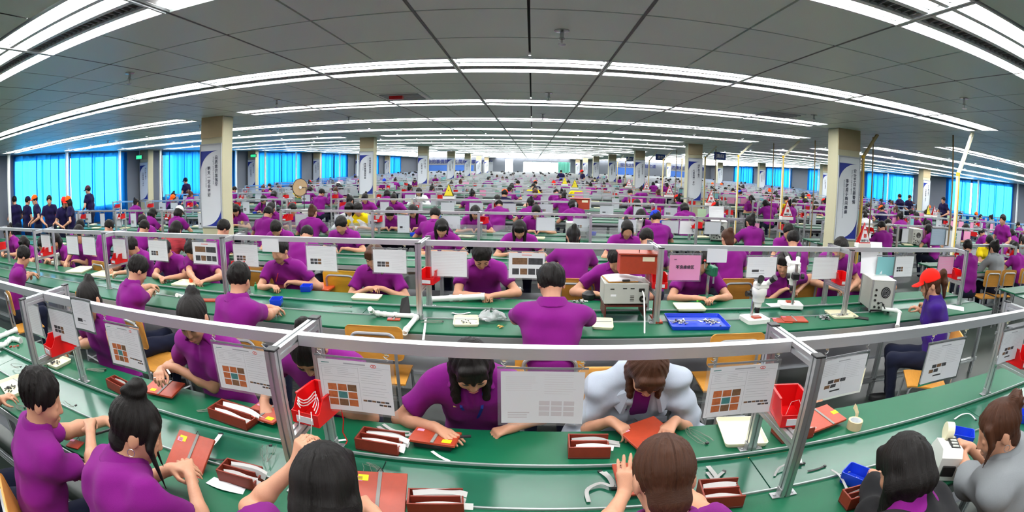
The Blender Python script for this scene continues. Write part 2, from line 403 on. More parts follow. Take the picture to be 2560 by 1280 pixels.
    def collar_mesh(s, h, m):
        nd = nrm(s.Cn - s.hu*.05 - s.hf*.015 - (s.N - s.up*.03)); up = nrm(nd*.7 + s.up*.5 - s.fw*.22); n = s.N + s.up*.012 + s.fw*.004
        f = nrm(s.fw - up*np.dot(s.fw, up)); ax = np.cross(f, up)
        def fn(p):
            w = p - n; a = w @ ax; b = w @ f; c = w @ up
            rr = np.sqrt((a/1.08)**2 + b**2)
            ring = np.sqrt(np.maximum(np.abs(rr - (.0655 - .25*(c - .02))) - .003, 0)**2 + np.maximum(np.abs(c - .012) - .020, 0)**2) - .004
            fall = np.sqrt(np.maximum(np.abs(rr - (.0740 - .62*(c - .02))) - .0025, 0)**2 + np.maximum(np.abs(c - .006) - .026, 0)**2) - .0045
            return np.maximum(np.minimum(ring, fall), b - .058)
        d0 = .13
        me = nets_mesh('collar', fn, n - d0, n + d0, h, m, 1)
        return me
    def hair_mesh(s, h, m, style=None):
        st = style or s.hair; Cn, u, f, x, M = s.Cn, s.hu, s.hf, s.hx, s.M; dn = np.array([0, 0, -1.0])
        B = -f; rr = random.Random(int(s.lean*7000 + s.hy*100 + s.hp*300))
        def cut(d, e, k=.012):
            hh = np.maximum(k - np.abs(d + e), 0)/k; return np.maximum(d, -e) + hh*hh*k*.25
        def fn(p):
            w = p - Cn; a = w @ x; b = w @ f; c = w @ u
            ph = np.arctan2(a, b + .035); rad = np.clip(np.hypot(a, b + .035)/.05, 0, 1); lock = (.0026*np.sin(ph*19 + .8*np.sin(c*30 + ph)) + .0018*np.sin(ph*37 + .9*np.sin(c*22)))*rad*s.strand
            if st == 'short':
                d = ell(p, Cn + u*.016 - f*.007, (.086, .104, .096), M)
                d = d + lock + .0035*np.sin(a*90 + c*60)*np.sin(b*70 + a*40 + 1.3)
                d = cut(d, ell(p, Cn + f*.105 - u*.055, (.066, .070, .098), M))
                d = np.maximum(d, -(c + .078 - .35*np.clip(b, -.02, .1)*0) + np.clip(b + .02, 0, 1)*.9)
            else:
                d = ell(p, Cn + u*.012 - f*.006, (.080, .099, .093), M)
                d = d + lock*.6
                d = cut(d, ell(p, Cn + f*.108 - u*.055, (.060, .070, .092), M))
                d = smin(d, ell(p, Cn - f*.045 - u*.075, (.058, .045, .050), M), .02); d = np.maximum(d, -(c + .118) + np.clip(b + .04, 0, 1)*1.1)
                if st in ('pony', 'lowpony', 'sidepony'):
                    root = Cn + B*(.096 if st != 'lowpony' else .085) + u*(.035 if st != 'lowpony' else -.03)
                    pd = nrm(B*.9 + u*.3) if s.ponydir is None else nrm(s.ponydir)
                    q1 = root + pd*.045; q2 = q1 + nrm(pd*.35 + dn)*.085; q3 = q2 + nrm(dn + pd*.12)*.13
                    if s.ponydir is not None: q2 = q1 + nrm(pd + dn*.2)*.09; q3 = q2 + nrm(pd*.5 + dn)*.13
                    pn = smin(smin(cone(p, root, q1, .022, .030), cone(p, q1, q2, .031, .033), .02), cone(p, q2, q3, .032, .012), .02)
                    d = smin(d, pn + .0028*np.sin(a*230 + 1) + .002*np.sin(a*120+b*100), .012)
                if st == 'updo':
                    bc = Cn + B*.088 + u*.062 + x*.008
                    d = smin(d, ell(p, bc, (.040, .034, .042), M) + .004*np.sin(a*130 + c*90)*np.sin(b*110 + c*60) + .002*np.sin(a*260), .018)
                    for q in range(7 if s.lock else 0): an = q*.9; d = smin(d, cone(p, bc, bc + nrm(B*.9 + x*math.cos(an)*1.1 + u*(math.sin(an)*1.1 - .1))*.046, .012, .005), .008)
                if st == 'bun':
                    bc = Cn + u*.118 + B*.028
                    bn = ell(p, bc, (.037, .037, .046), M) + .003*np.sin((p - bc) @ u*180 + 3*np.arctan2((p - bc) @ x, (p - bc) @ f))
                    d = smin(d, bn, .016)
                    d = smin(d, cone(p, bc + B*.01, bc + B*.045 - u*.02, .030, .014), .012)
                if st in ('long', 'bob', 'fringe'):
                    ln = s.hairlen if s.hairlen else (.20 if st == 'long' else .13)
                    for sg in (-1, 1):
                        r0 = Cn + x*sg*.050 + B*.02 + u*.02; r1 = Cn + x*sg*.064 - u*.06 + B*.005; r2 = r1 + nrm(dn + f*.2*0)*(ln)
                        d = smin(d, smin(smin(cone(p, r0, r1, .036, .031), cone(p, r1, r2, .030, .016), .02), cone(p, r1 - f*.03, r2 - f*.035 + x*sg*.006, .030, .018), .02) + .0022*np.sin(a*200 + b*60) + .0016*np.sin(b*260), .02)
                    r0 = Cn + B*.055; r1 = Cn + B*.075 - u*.075; r2 = r1 + nrm(dn + B*.15)*ln
                    for sg in (-1, 0, 1): d = smin(d, smin(cone(p, r0 + x*sg*.03, r1 + x*sg*.036, .045, .036), cone(p, r1 + x*sg*.036, r2 + x*sg*.036, .034, .018), .02) + .0025*np.sin(a*190), .02)
                if st in ('fringe', 'bob', 'long', 'lock'):                # a fringe over the forehead and strands beside the face
                    for k in range(5):
                        o = (k - 2)*.024; d = smin(d, cone(p, Cn + x*o*.8 + f*.070 + u*.060, Cn + x*o*1.15 + f*(.100 - abs(o)*.5) + u*.008, .020, .011), .014)
                if st in ('lock', 'pony', 'bun', 'sidepony', 'fringe') or (st == 'updo' and s.lock):
                    for sg in (-1, 1):
                        r0 = Cn + x*sg*.052 + f*.058 + u*.035; r1 = Cn + x*sg*.072 + f*.055 - u*.03; r2 = r1 + dn*.085 + f*.006
                        if st == 'bun' : r2 = r1 + dn*.15 + f*.01
                        d = smin(d, smin(cone(p, r0, r1, .020, .014), cone(p, r1, r2, .013, .004), .01), .01)
            return d
        tail = np.array([Cn + B*.17 + dn*.30, Cn + f*.12, Cn + u*.19, Cn - x*.13, Cn + x*.13, Cn + dn*.14, Cn + B*.13])
        if s.ponydir is not None: tail = np.vstack([tail, Cn + nrm(s.ponydir)*.28, Cn + nrm(s.ponydir)*.2 + dn*.2])
        if st == 'long': tail = np.vstack([tail, Cn + dn*.34 - f*.12, Cn + dn*.34 + f*.08 - u*.1, Cn - u*.06 + dn*.27 + x*.1, Cn - u*.06 + dn*.27 - x*.1])
        if st in ('bob', 'fringe', 'bun'): tail = np.vstack([tail, Cn - u*.06 + dn*.22 + x*.1, Cn - u*.06 + dn*.22 - x*.1 + f*.07, Cn - u*.08 + dn*.2 - f*.12])
        me = nets_mesh('hair', fn, tail.min(0) - .02, tail.max(0) + .02, h, m, 1)
        V = np.empty(len(me.vertices)*3, np.float32); me.vertices.foreach_get('co', V); w = V.reshape(-1, 3) - Cn; a, b, c = w @ x, w @ f, w @ u; q = np.clip((-.05 - c)/.03, 0, 1)
        ph = np.arctan2(a, b + .035); fl = np.stack([(ph*9)*(1-q) + a*75*q, c*3.0, b*75*q], -1).astype(np.float32)
        at = me.attributes.new('flow', 'FLOAT_VECTOR', 'POINT'); at.data.foreach_set('vector', fl.ravel()); return me
    def leg_mesh(s, h, m, knee=None, shoes=False):
        P = []; Z = s.hipz
        for sd in (-1, 1):
            hp = np.array([sd*.085, .02, Z - .02])
            if s.stand: kn = np.array([sd*.09, .03, .48]); an = np.array([sd*.09, -.01, .08])
            else: kn = np.array([sd*.11, .41, Z - .03]); an = np.array([sd*.11, .33, .085])
            P += [(hp, kn, .088, .062, .05), (kn, an, .060, .044, .03)]
        P.append((np.array([-.07, 0, Z-.01]), np.array([.07, 0, Z-.01]), .112, .112, .05))
        if s.stand: P.append((s.P0 + np.array([0, 0, .02]), s.P0 - np.array([0, 0, .05]), .13, .12, .05))
        def fn(p):
            d = None
            for a, b, ra, rb, k in P: e = cone(p, a, b, ra, rb); d = e if d is None else smin(d, e, k)
            d = d + .003*np.sin(p[:, 2]*70 + p[:, 1]*40)
            return np.maximum(d, .07 - p[:, 2])
        pts = np.array([q for p in P for q in p[:2]])
        return nets_mesh('trousers', fn, pts.min(0) - .14, pts.max(0) + .14, h, m, 1)
    def shoe_data(s, m, side):
        b = MB()
        for sd in (side,):
            y = .33 if not s.stand else -.01; X = sd*.11 if not s.stand else sd*.09
            prof = [(-.065, .028), (-.05, .04), (0, .044), (.06, .046), (.12, .045), (.165, .035), (.185, .015)]
            rows = [[(X + w*math.cos(t), y + yy, max(.0, .035 + (.05 if yy < .05 else .05 - (yy - .05)*.24)*math.sin(t))) for t in [PI*k/6 for k in range(7)]] for yy, w in prof]
            vs = [v for r in rows for v in r]; n = 7
            fs = [(i*n+k, i*n+k+1, (i+1)*n+k+1, (i+1)*n+k) for i in range(len(rows)-1) for k in range(n-1)]
            lowr = [[(X + w, y + yy, 0.0), (X - w, y + yy, 0.0)] for yy, w in prof]; base = len(vs); vs += [v for r in lowr for v in r]
            for i in range(len(rows)-1):
                fs += [(i*n, (i+1)*n, base+2*(i+1), base+2*i), ((i+1)*n+6, i*n+6, base+2*i+1, base+2*(i+1)+1)]
            fs += [tuple(range(n)) + (base+1, base), tuple((len(rows)-1)*n + k for k in range(n-1, -1, -1)) + (base+2*len(rows)-2, base+2*len(rows)-1)]
            b.add(vs, fs)
        return b.data('shoe', m, True)
    def cap_mesh(s, h, m):
        Cn, u, f, x, M = s.Cn, s.hu, s.hf, s.hx, s.M; R = s.M
        def fn(p):
            w = p - Cn; c = w @ u; b = w @ f; a = w @ x
            d = ell(p, Cn + u*.022, (.089, .107, .099), M); d = np.maximum(d, .018 - c - .12*np.clip(-b, 0, .1)*0)
            e = ell(p, Cn + f*.115 + u*.022, (.072, .075, .05), M); e = np.maximum(e, np.abs(c - .030 + 3.2*a*a + .15*(b - .08)) - .0045); e = np.maximum(e, .06 - b)
            d = smin(d, e, .006)
            return smin(d, np.sqrt(((p - (Cn + u*.122))**2).sum(1)) - .008, .006)
        pts = np.array([Cn + f*.2, Cn - f*.12, Cn + u*.14, Cn - x*.11, Cn + x*.11])
        return nets_mesh('cap', fn, pts.min(0) - .03, pts.max(0) + .03, h, m, 1)
    def face_bits(s, parent):
        """brows, lash lines and lips as small shaped pieces on the face."""
        Cn, u, f, x = s.Cn, s.hu, s.hf, s.hx; V = lambda a, b, c: tuple(Cn + x*a + f*b + u*c)
        for sg in (-1, 1):
            b = MB(); b.tube([V(sg*.014, .0935, .004), V(sg*.026, .0925, .0085), V(sg*.038, .0865, .007), V(sg*.046, .080, .002)], [.0018, .0028, .0024, .001], 6); b.build('eyebrow', M_HAIR, parent, True)
            b = MB(); b.tube([V(sg*.018, .0895, -.019), V(sg*.025, .0915, -.0165), V(sg*.033, .091, -.0165), V(sg*.041, .087, -.019), V(sg*.046, .083, -.021)], [.001, .0021, .0023, .0018, .0008], 6)
            b.build('eye', mat('lash', (.012, .01, .01), .5), parent, True)
        b = MB(); b.tube([V(-.021, .0925, -.083), V(-.010, .0985, -.0815), V(0, .1, -.0825), V(.010, .0985, -.0815), V(.021, .0925, -.083)], [.001, .0032, .0038, .0032, .001], 6)
        b.build('mouth', mat('lips', lin(178, 92, 84), .4), parent, True)

def cloth(name, col, bump=.35): return mat('cloth ' + name, col, .9, 0, .14, 500, bump, 900, .12, sheen=.06)
M_SKIN = mat('skin', lin(192, 140, 112), .48, 0, .06, 25, .06, 260, .4)
M_SKIN.node_tree.nodes['Principled BSDF'].inputs['Subsurface Weight'].default_value = 0.0
def hair_mat(name, dark, light, spec=.2):
    m = bpy.data.materials.new(name); m.use_nodes = True; nt = m.node_tree; L = nt.links.new; b = nt.nodes['Principled BSDF']
    b.inputs['Roughness'].default_value = .48; b.inputs['Specular IOR Level'].default_value = spec
    at = nt.nodes.new('ShaderNodeAttribute'); at.attribute_name = 'flow'; n = nt.nodes.new('ShaderNodeTexNoise'); n.inputs['Scale'].default_value = 2.2; n.inputs['Detail'].default_value = 5; n.inputs['Roughness'].default_value = .65
    L(at.outputs['Vector'], n.inputs['Vector']); mx = nt.nodes.new('ShaderNodeMix'); mx.data_type = 'RGBA'; mx.inputs[6].default_value = (*dark, 1); mx.inputs[7].default_value = (*light, 1); L(n.outputs[0], mx.inputs[0]); L(mx.outputs[2], b.inputs['Base Color'])
    bp = nt.nodes.new('ShaderNodeBump'); bp.inputs['Strength'].default_value = .7; bp.inputs['Distance'].default_value = .006; L(n.outputs[0], bp.inputs['Height']); L(bp.outputs[0], b.inputs['Normal']); return m
M_HAIR = hair_mat('black hair', (.0025, .002, .002), (.012, .009, .008)); M_HAIRB = hair_mat('brown hair', (.014, .0055, .003), (.10, .034, .014), .22)
PURPLE = lin(124, 26, 120)
M_PURPLE = cloth('purple', PURPLE); M_NAVY = cloth('navy', lin(28, 22, 60)); M_DARK = cloth('black', (.012, .012, .014)); M_JEAN = cloth('indigo', (.012, .015, .035))
M_GREYJ = cloth('grey marl', lin(128, 132, 136)); M_PALE = cloth('pale grey blue', lin(172, 180, 194)); M_YEL = cloth('yellow', lin(235, 205, 20)); M_WHITE = cloth('white', lin(225, 225, 228)); M_VIOLET = cloth('violet', lin(58, 28, 120))
M_REDCAP = cloth('red', lin(235, 35, 25)); M_ORCAP = cloth('orange', lin(245, 90, 20)); M_BLUECAP = cloth('blue', lin(35, 60, 190)); M_WCAP = cloth('white cap', lin(230, 228, 225)); M_SHOE = mat('shoe', (.02, .02, .022), .5)

def make_person(fig, label, loc, rz, h=.006, shirt=None, hairm=None, pants=None, group=None, face=False, capm=None, loose=0.0, collar=None, legs=True, shirtname='polo_shirt', hs=None):
    """One continuous body (head, arms, hands); hair and clothing are its children."""
    shirt = shirt or M_PURPLE; hs = hs or h*1.9
    body = fig.body_mesh(h, M_SKIN)
    o = put('person', body, None, loc, rz); tag(o, label, 'person', group)
    put(shirtname, fig.shirt_mesh(hs, shirt, loose), o)
    if collar is None or collar: put('collar', fig.collar_mesh(max(.0055, h*.95), collar or shirt), o)
    put('hair', fig.hair_mesh(max(.006, h), hairm or M_HAIR), o)
    if legs:
        put('trousers', fig.leg_mesh(.02 if not fig.stand else .016, pants or M_JEAN), o)
        [put('shoe', fig.shoe_data(M_SHOE, q), o) for q in (-1, 1)]
    if capm: put('cap', fig.cap_mesh(max(.005, h), capm), o)
    if face: fig.face_bits(o)
    return o
# ------------------------------------------------------------------ the hall
ZC = 2.712                                                              # ceiling
XL, XR, YB, YE = -13.6, 21.4, -3.5, 57.0
TX0, TY0, TS = -0.04, 3.67, 0.6                                         # ceiling grid: line i at TX0+i*TS, line j at TY0+j*TS
M_WALL = mat('wall paint', lin(112, 117, 126), .8, 0, .06, 3, .05, 80)
M_CEIL = mat('ceiling tile', lin(222, 233, 228), .42, 0, .05, 180, .10, 260, .5)
M_GAP = mat('ceiling grid shadow gap', (.03, .03, .03), .8)
M_FLOOR = mat('green grey epoxy floor', lin(60, 70, 65), .32, 0, .14, 2.2, .04, 40)
M_ALU = mat('aluminium', lin(205, 208, 210), .32, .85, .05, 20, .05, 60, stretch=(1, 1, 12))
M_ALUB = mat('bright aluminium', lin(226, 228, 231), .34, .72, .04, 6, .05, 90, stretch=(.3, 4, 4))
M_BLACK = mat('black plastic', (.014, .014, .015), .4)
M_STEEL = mat('grey steel tube', lin(168, 170, 172), .35, .6)
M_GREEN = mat('green rubber mat', lin(8, 90, 60), .42, 0, .10, 240, .10, 500, .4)
M_BELT = mat('green conveyor belt', lin(34, 96, 74), .20, 0, .14, 3.5, .03, 30, .42)
M_EDGE = mat('bench edge strip', lin(170, 176, 176), .3, .5)
M_CREAM = mat('cream plastic', lin(236, 230, 198), .35, 0, .03, 20)
M_RED = mat('red plastic', lin(214, 20, 24), .32)
M_BLUE = mat('blue plastic', lin(28, 66, 205), .32)
M_PVC = mat('white pvc', lin(232, 234, 230), .28)
M_BAKE = mat('red brown bakelite', lin(166, 62, 38), .38, 0, .16, 30, .05, 60)
M_BOX = mat('shaded red brown box', lin(128, 46, 30), .45, 0, .16, 30, .05, 60); M_BAKED = mat('dark bakelite', lin(84, 32, 24), .42, 0, .16, 30, .05, 60)  # cable box walls: bakelite darkened, shade of their fronts put into the colour
M_PAPER = mat('white paper', lin(228, 230, 234), .6, 0, .02, 8)
M_PRINT = mat('grey print', lin(168, 170, 177), .7); M_INK = mat('dark print', lin(52, 52, 56), .7); M_ORP = mat('orange photo print', lin(186, 104, 60), .6, 0, .5, 60); M_TEALP = mat('teal photo print', lin(70, 130, 130), .6, 0, .4, 60); M_FAINT = mat('faint print', lin(205, 200, 204), .7); M_STAMP = mat('red stamp', lin(214, 90, 84), .7)
M_BRP = mat('brown photo print', lin(120, 88, 62), .6, 0, .6, 70); M_BWP = mat('dark photo print', lin(62, 62, 66), .6, 0, .8, 50)
M_PINK = mat('pink paper', lin(228, 150, 186), .65); M_TEAL = mat('teal paper', lin(122, 182, 186), .65); M_LGREEN = mat('pale green paper', lin(176, 208, 168), .65)
M_WOOD = mat('plywood', lin(200, 140, 58), .4, 0, .18, 14, .03, 40, stretch=(1, 6, 6)); M_WOODY = mat('yellow plywood', lin(224, 176, 50), .4, 0, .15, 14, .03, 40, stretch=(1, 6, 6))
M_YELLAB = mat('yellow label', lin(245, 226, 20), .6)
M_COLUMN = mat('cream column paint', lin(192, 187, 156), .7, 0, .04, 6)
M_CAPT = mat('column soffit panel', lin(176, 158, 124), .7, 0, .05, 20)
M_CLEAR = None
def clear_mat(name, tint, k=.12, rough=.05):
    """thin clear sheet: mostly see-through, with a little haze and a surface reflection"""
    if name in MATS: return MATS[name]
    m = bpy.data.materials.new(name); m.use_nodes = True; nt = m.node_tree; nt.nodes.clear(); L = nt.links.new
    o = nt.nodes.new('ShaderNodeOutputMaterial'); t = nt.nodes.new('ShaderNodeBsdfTransparent'); t.inputs[0].default_value = (*tint, 1)
    g = nt.nodes.new('ShaderNodeBsdfGlossy'); g.inputs['Roughness'].default_value = rough; d = nt.nodes.new('ShaderNodeBsdfDiffuse'); d.inputs[0].default_value = (.75, .77, .78, 1)
    f = nt.nodes.new('ShaderNodeFresnel'); f.inputs[0].default_value = 1.35
    a = nt.nodes.new('ShaderNodeMixShader'); a.inputs[0].default_value = k; b = nt.nodes.new('ShaderNodeMixShader')
    L(t.outputs[0], a.inputs[1]); L(d.outputs[0], a.inputs[2]); L(f.outputs[0], b.inputs[0]); L(a.outputs[0], b.inputs[1]); L(g.outputs[0], b.inputs[2]); L(b.outputs[0], o.inputs[0])
    MATS[name] = m; return m
M_CLEAR = clear_mat('clear plastic sheet', (.93, .95, .95), .16); M_GLASS = clear_mat('window glass', (.9, .95, .97), .02)
def struct(name, b, m, parent=None): 
    o = b.build(name, m, parent)
    if parent is None: o['kind'] = 'structure'
    return o
b = MB(); b.box(((XL+XR)/2, (YB+YE)/2, -.05), (XR-XL+.6, YE-YB+.6, .1)); struct('floor', b, M_FLOOR)
b = MB(); b.box(((XL+XR)/2, (YB+YE)/2, ZC+.075), (XR-XL+.6, YE-YB+.6, .1)); ceiling = struct('ceiling', b, M_GAP)
# ceiling tiles, one mesh shared; lights take the place of a tile row every fourth row
tb = MB(); e = .292; tb.add([(-e, -e, 0), (e, -e, 0), (e, e, 0), (-e, e, 0), (-e, -e, .024), (e, -e, .024), (e, e, .024), (-e, e, .024)], [(3, 2, 1, 0), (0, 1, 5, 4), (1, 2, 6, 5), (2, 3, 7, 6), (3, 0, 4, 7)])
tile_me = tb.data('ceiling_tile', M_CEIL)
rows = range(-2, 23)                                                    # rows of lights; row r lies in tile rows 4r..4r+1
def in_lamp(i, j):
    if j % 4: return False
    x = TX0 + (i+.5)*TS; r = j//4
    return lamp_at(r, x)
def lamp_at(r, x):
    if r not in rows: return False
    lo1, hi1, gap = -12.65, 5.36, None
    if r % 3 == 1: gap = (-5.45, -4.25); hi1 = 4.16
    if lo1 < x < hi1 and not (gap and gap[0] < x < gap[1]): return True
    return 7.16 < x < 20.4
cells = []
i0, i1 = int(math.floor((XL - TX0)/TS)) , int(math.ceil((XR - TX0)/TS)); j0, j1 = int(math.floor((YB - TY0)/TS)), int(math.ceil((YE - TY0)/TS))
for i in range(i0, i1):
    for j in range(j0, j1):
        if not in_lamp(i, j):
            x, y = TX0 + (i+.5)*TS, TY0 + (j+.5)*TS
            if XL < x < XR and YB < y < YE: cells.append((x, y))
def seen(x, y, z):
    d = np.array([x, y, z]) - CAM; q = np.array([d @ AXR, d @ AXU, d @ AXF]); th = math.atan2(math.hypot(q[0], q[1]), q[2]); r = 2*F_PX*math.sin(th/2); ph = math.atan2(q[1], q[0])
    return -60 < CX + r*math.cos(ph) < 2620 and -60 < CY - r*math.sin(ph) < 1340
def to_px(x, y, z):
    d = np.array([x, y, z]) - CAM; q = np.array([d @ AXR, d @ AXU, d @ AXF]); th = math.atan2(math.hypot(q[0], q[1]), q[2]); r = 2*F_PX*math.sin(th/2); ph = math.atan2(q[1], q[0])
    return CX + r*math.cos(ph), CY - r*math.sin(ph)
near = sorted([c for c in cells if seen(c[0], c[1], ZC)], key=lambda c: (c[0]**2 + c[1]**2 + .66)**1.5)[:300]; ns = set(near)
for x, y in near: put('ceiling_tile', tile_me, ceiling, (x, y, ZC))
b = MB()
for x, y in cells:
    if (x, y) not in ns: b.add([(x-e, y-e, ZC), (x+e, y-e, ZC), (x+e, y+e, ZC), (x-e, y+e, ZC)], [(3, 2, 1, 0)])
o = b.build('ceiling_tiles', M_CEIL, ceiling); o['kind'] = 'stuff'
# main grid runners under the joints between lights
for i in range(-21, 34, 2):
    x = TX0 + (i + (0 if i % 2 else 1))*TS
    b = MB(); b.box((x, (YB+YE)/2, ZC+.006), (.022, YE-YB, .012)); struct('trim', b, mat('grid runner', lin(96, 98, 98), .5), ceiling).name = 'grid_runner'

# recessed lights
M_TUBE = mat('lit tube', (1, 1, 1), .4, emit=(1.0, 1.0, .985), estr=TUBE_EMIT)
M_REFL = mat('light reflector', lin(225, 228, 230), .35)
M_LOUV = mat('dark louvre', (.05, .05, .05), .4, .3)
def lamp_parts():
    hb = MB()
    for y in (-.288, .288): hb.box((0, y, .004), (1.19, .016, .022))
    for x in (-.588, .588): hb.box((x, 0, .004), (.016, .56, .022))
    for y in (-.121, .034, .157): hb.box((0, y, .008), (1.16, .034, .018))
    hb.box((0, 0, .03), (1.18, .58, .012))
    lv = MB(); lv.box((0, .095, .018), (1.15, .096, .006))
    for k in range(22): lv.box((-.55 + k*.0524, .095, .010), (.004, .085, .012), m=1)
    tu = []
    for y in (-.200, -.042, .222):
        t = MB(); w = .046
        prof = [(-w, .016), (-w*.7, .007), (0, .002), (w*.7, .007), (w, .016)]
        t.add([(x, y + a, z) for x in (-.555, .555) for a, z in prof], [(k+1, k, k+5, k+6) for k in range(4)] + [(0, 1, 2, 3, 4), (9, 8, 7, 6, 5)])
        tu.append(t.data('tube', M_TUBE))
    return hb.data('housing', M_REFL), lv.data('louver', [M_LOUV, M_STEEL]), tu
H_ME, L_ME, T_ME = lamp_parts()
lamps = []
for r in rows:
    n = 0
    for k in range(-30, 40):
        x = TX0 + (k*2 + 2)*TS if k*2*TS < 5.5 else TX0 + (k*2 + 1)*TS
        if lamp_at(r, x) and lamp_at(r, x-.5) and lamp_at(r, x+.5): lamps.append((r, n, x, TY0 + (4*r + .5)*TS)); n += 1
vis = sorted([l for l in lamps if seen(l[2], l[3], ZC)], key=lambda l: l[2]**2 + l[3]**2)[:290]; vs_ = set(vis)
def aisle(x): return 'left of the middle' if x < -5.2 else ('over the middle benches' if x < 6 else 'over the right-hand benches')
per = {}
for l in sorted(vis, key=lambda l: (l[0], l[2])):
    per[l[0]] = per.get(l[0], 0) + 1; n = per[l[0]]
    lb = 'lit three-tube ceiling light, %s from the left in the %s ceiling row from the camera' % (ORD[n-1], ORD[l[0]+2])
    t = thing('ceiling_light', lb, 'light', (l[2], l[3], ZC), 0, 'recessed ceiling lights')
    put('housing', H_ME, t); put('louver', L_ME, t)['kind'] = 'stuff'
    for m_ in T_ME: put('tube', m_, t)
rest = [l for l in lamps if l not in vs_]
b = MB()
for l in rest:
    for y in (-.200, -.042, .222): b.add([(l[2]-.555, l[3]+y-.046, ZC), (l[2]+.555, l[3]+y-.046, ZC), (l[2]+.555, l[3]+y+.046, ZC), (l[2]-.555, l[3]+y+.046, ZC)], [(3, 2, 1, 0)])
    b.box((l[2], l[3], ZC+.02), (1.18, .58, .012), m=1)
o = b.build('ceiling_lights', [M_TUBE, M_REFL]); tag(o, 'far rows of lit ceiling lights running to the end of the hall', 'light', 'recessed ceiling lights', 'stuff')

# walls with window openings
WZ0, WZ1 = .95, 2.60
WL = [(7.0, 11.8), (14.2, 19.0), (21.4, 26.4), (29.0, 34.0), (36.6, 41.6), (44.2, 49.2)]
WR = [(6.2, 10.9), (13.7, 18.4), (21.5, 26.2), (29.2, 33.9), (36.9, 41.6), (44.6, 49.3)]
def side_wall(name, x, wins):
    b = MB(); ys = [YB] + [v for w in wins for v in w] + [YE]
    for k in range(0, len(ys), 2): b.box((x, (ys[k]+ys[k+1])/2, 1.4), (.24, ys[k+1]-ys[k], 2.8))
    for a, c in wins: b.box((x, (a+c)/2, WZ0/2), (.24, c-a, WZ0)); b.box((x, (a+c)/2, (WZ1+2.8)/2), (.24, c-a, 2.8-WZ1))
    struct(name, b, M_WALL)
side_wall('wall_left', XL, WL); side_wall('wall_right', XR, WR)
b = MB(); b.box(((XL+XR)/2, YB, 1.4), (XR-XL, .24, 2.8)); struct('wall_back', b, M_WALL)
b = MB(); FW = [(-3.15, -2.25, .0, 2.55), (-1.1, 4.3, .95, 2.35)]
xs = [XL] + [v for w in FW for v in w[:2]] + [XR]
for k in range(0, len(xs), 2): b.box(((xs[k]+xs[k+1])/2, YE, 1.4), (xs[k+1]-xs[k], .24, 2.8))
for a, c, z0, z1 in FW:
    if z0 > 0: b.box(((a+c)/2, YE, z0/2), (c-a, .24, z0))
    b.box(((a+c)/2, YE, (z1+2.8)/2), (c-a, .24, 2.8-z1))
struct('wall_front', b, M_WALL)
def window(n, x, y0, y1, z0, z1, axis='y'):
    f = MB(); c = (y0+y1)/2; w = y1-y0; nb = max(2, round(w/1.2))
    P = (lambda u, z: (x, u, z)) if axis == 'y' else (lambda u, z: (u, x, z)); S = (lambda u, t, z: (t, u, z)) if axis == 'y' else (lambda u, t, z: (u, t, z))
    mw = mat('window frame', lin(215, 218, 220), .5); f.box(P(c, z0+.03), S(w, .07, .06)); o = f.build('window_%d' % n, mw); o['kind'] = 'structure'
    f = MB(); f.box(P(c, z1-.03), S(w, .07, .06)); f.build('head_rail', mw, o)
    for k in range(nb+1): f = MB(); f.box(P(y0 + .03 + (w-.06)*k/nb, (z0+z1)/2), S(.06, .07, z1-z0-.12)); f.build('mullion', mw, o)
    for k in range(nb):
        g = MB(); g.box(P(y0 + .03 + (w-.06)*(k+.5)/nb, (z0+z1)/2), S((w-.06)/nb-.06, .006, z1-z0-.12)); g.build('pane', M_GLASS, o)
wn = 1
for x, L in ((XL, WL), (XR, WR)):
    for a, c in L: window(wn, x, a, c, WZ0, WZ1); wn += 1
window(wn, YE, FW[1][0], FW[1][1], FW[1][2], FW[1][3], 'x')
# curtains: pleated translucent blue cloth hung inside the windows
mc = bpy.data.materials.new('translucent blue curtain'); mc.use_nodes = True; nt = mc.node_tree; nt.nodes.clear()
o_ = nt.nodes.new('ShaderNodeOutputMaterial'); tr = nt.nodes.new('ShaderNodeBsdfTranslucent'); df = nt.nodes.new('ShaderNodeBsdfDiffuse'); tp = nt.nodes.new('ShaderNodeBsdfTransparent'); ms = nt.nodes.new('ShaderNodeMixShader'); m2 = nt.nodes.new('ShaderNodeMixShader')
tr.inputs[0].default_value = (.03, .40, .92, 1); df.inputs[0].default_value = (.01, .12, .5, 1); tp.inputs[0].default_value = (.14, .72, .98, 1); ms.inputs[0].default_value = .22; m2.inputs[0].default_value = .16
nt.links.new(tr.outputs[0], ms.inputs[1]); nt.links.new(df.outputs[0], ms.inputs[2]); nt.links.new(ms.outputs[0], m2.inputs[1]); nt.links.new(tp.outputs[0], m2.inputs[2]); nt.links.new(m2.outputs[0], o_.inputs[0])
def curtain(x, y0, y1, sgn, label, zb=.55, seed=0, axis='y', ztop=ZC-.05, m=None):
    r = random.Random(seed); n = int((y1-y0)/.022); pts = []; ph = 0
    for k in range(n+1):
        u = k/n; ph += (.42 + .30*math.sin(u*31 + seed) + .15*r.random()) * .9
        am = .030 + .034*(.5 + .5*math.sin(u*17 + seed*1.7 + 2*math.sin(u*43)))**2; pts.append((y0 + (y1-y0)*u + am*math.sin(ph+1.2), .040*math.sin(ph) + .018*math.sin(ph*.31)))
    b = MB(); vs = []
    for z in (ztop, (ztop+zb)/2, zb):
        for a, d in pts:
            s = 1 if z > 2 else 1.15
            vs.append((x + sgn*d*s, a, z) if axis == 'y' else (a, x + sgn*d*s, z))
    N = len(pts); b.add(vs, [(i*N+k, i*N+k+1, (i+1)*N+k+1, (i+1)*N+k) for i in range(2) for k in range(N-1)])
    o = b.build('curtain', m or mc, None, True); tag(o, label, 'curtain', 'blue window curtains'); return o
def wname(side, k): return '%s wall, %s window from the camera' % (side, ORD[k])
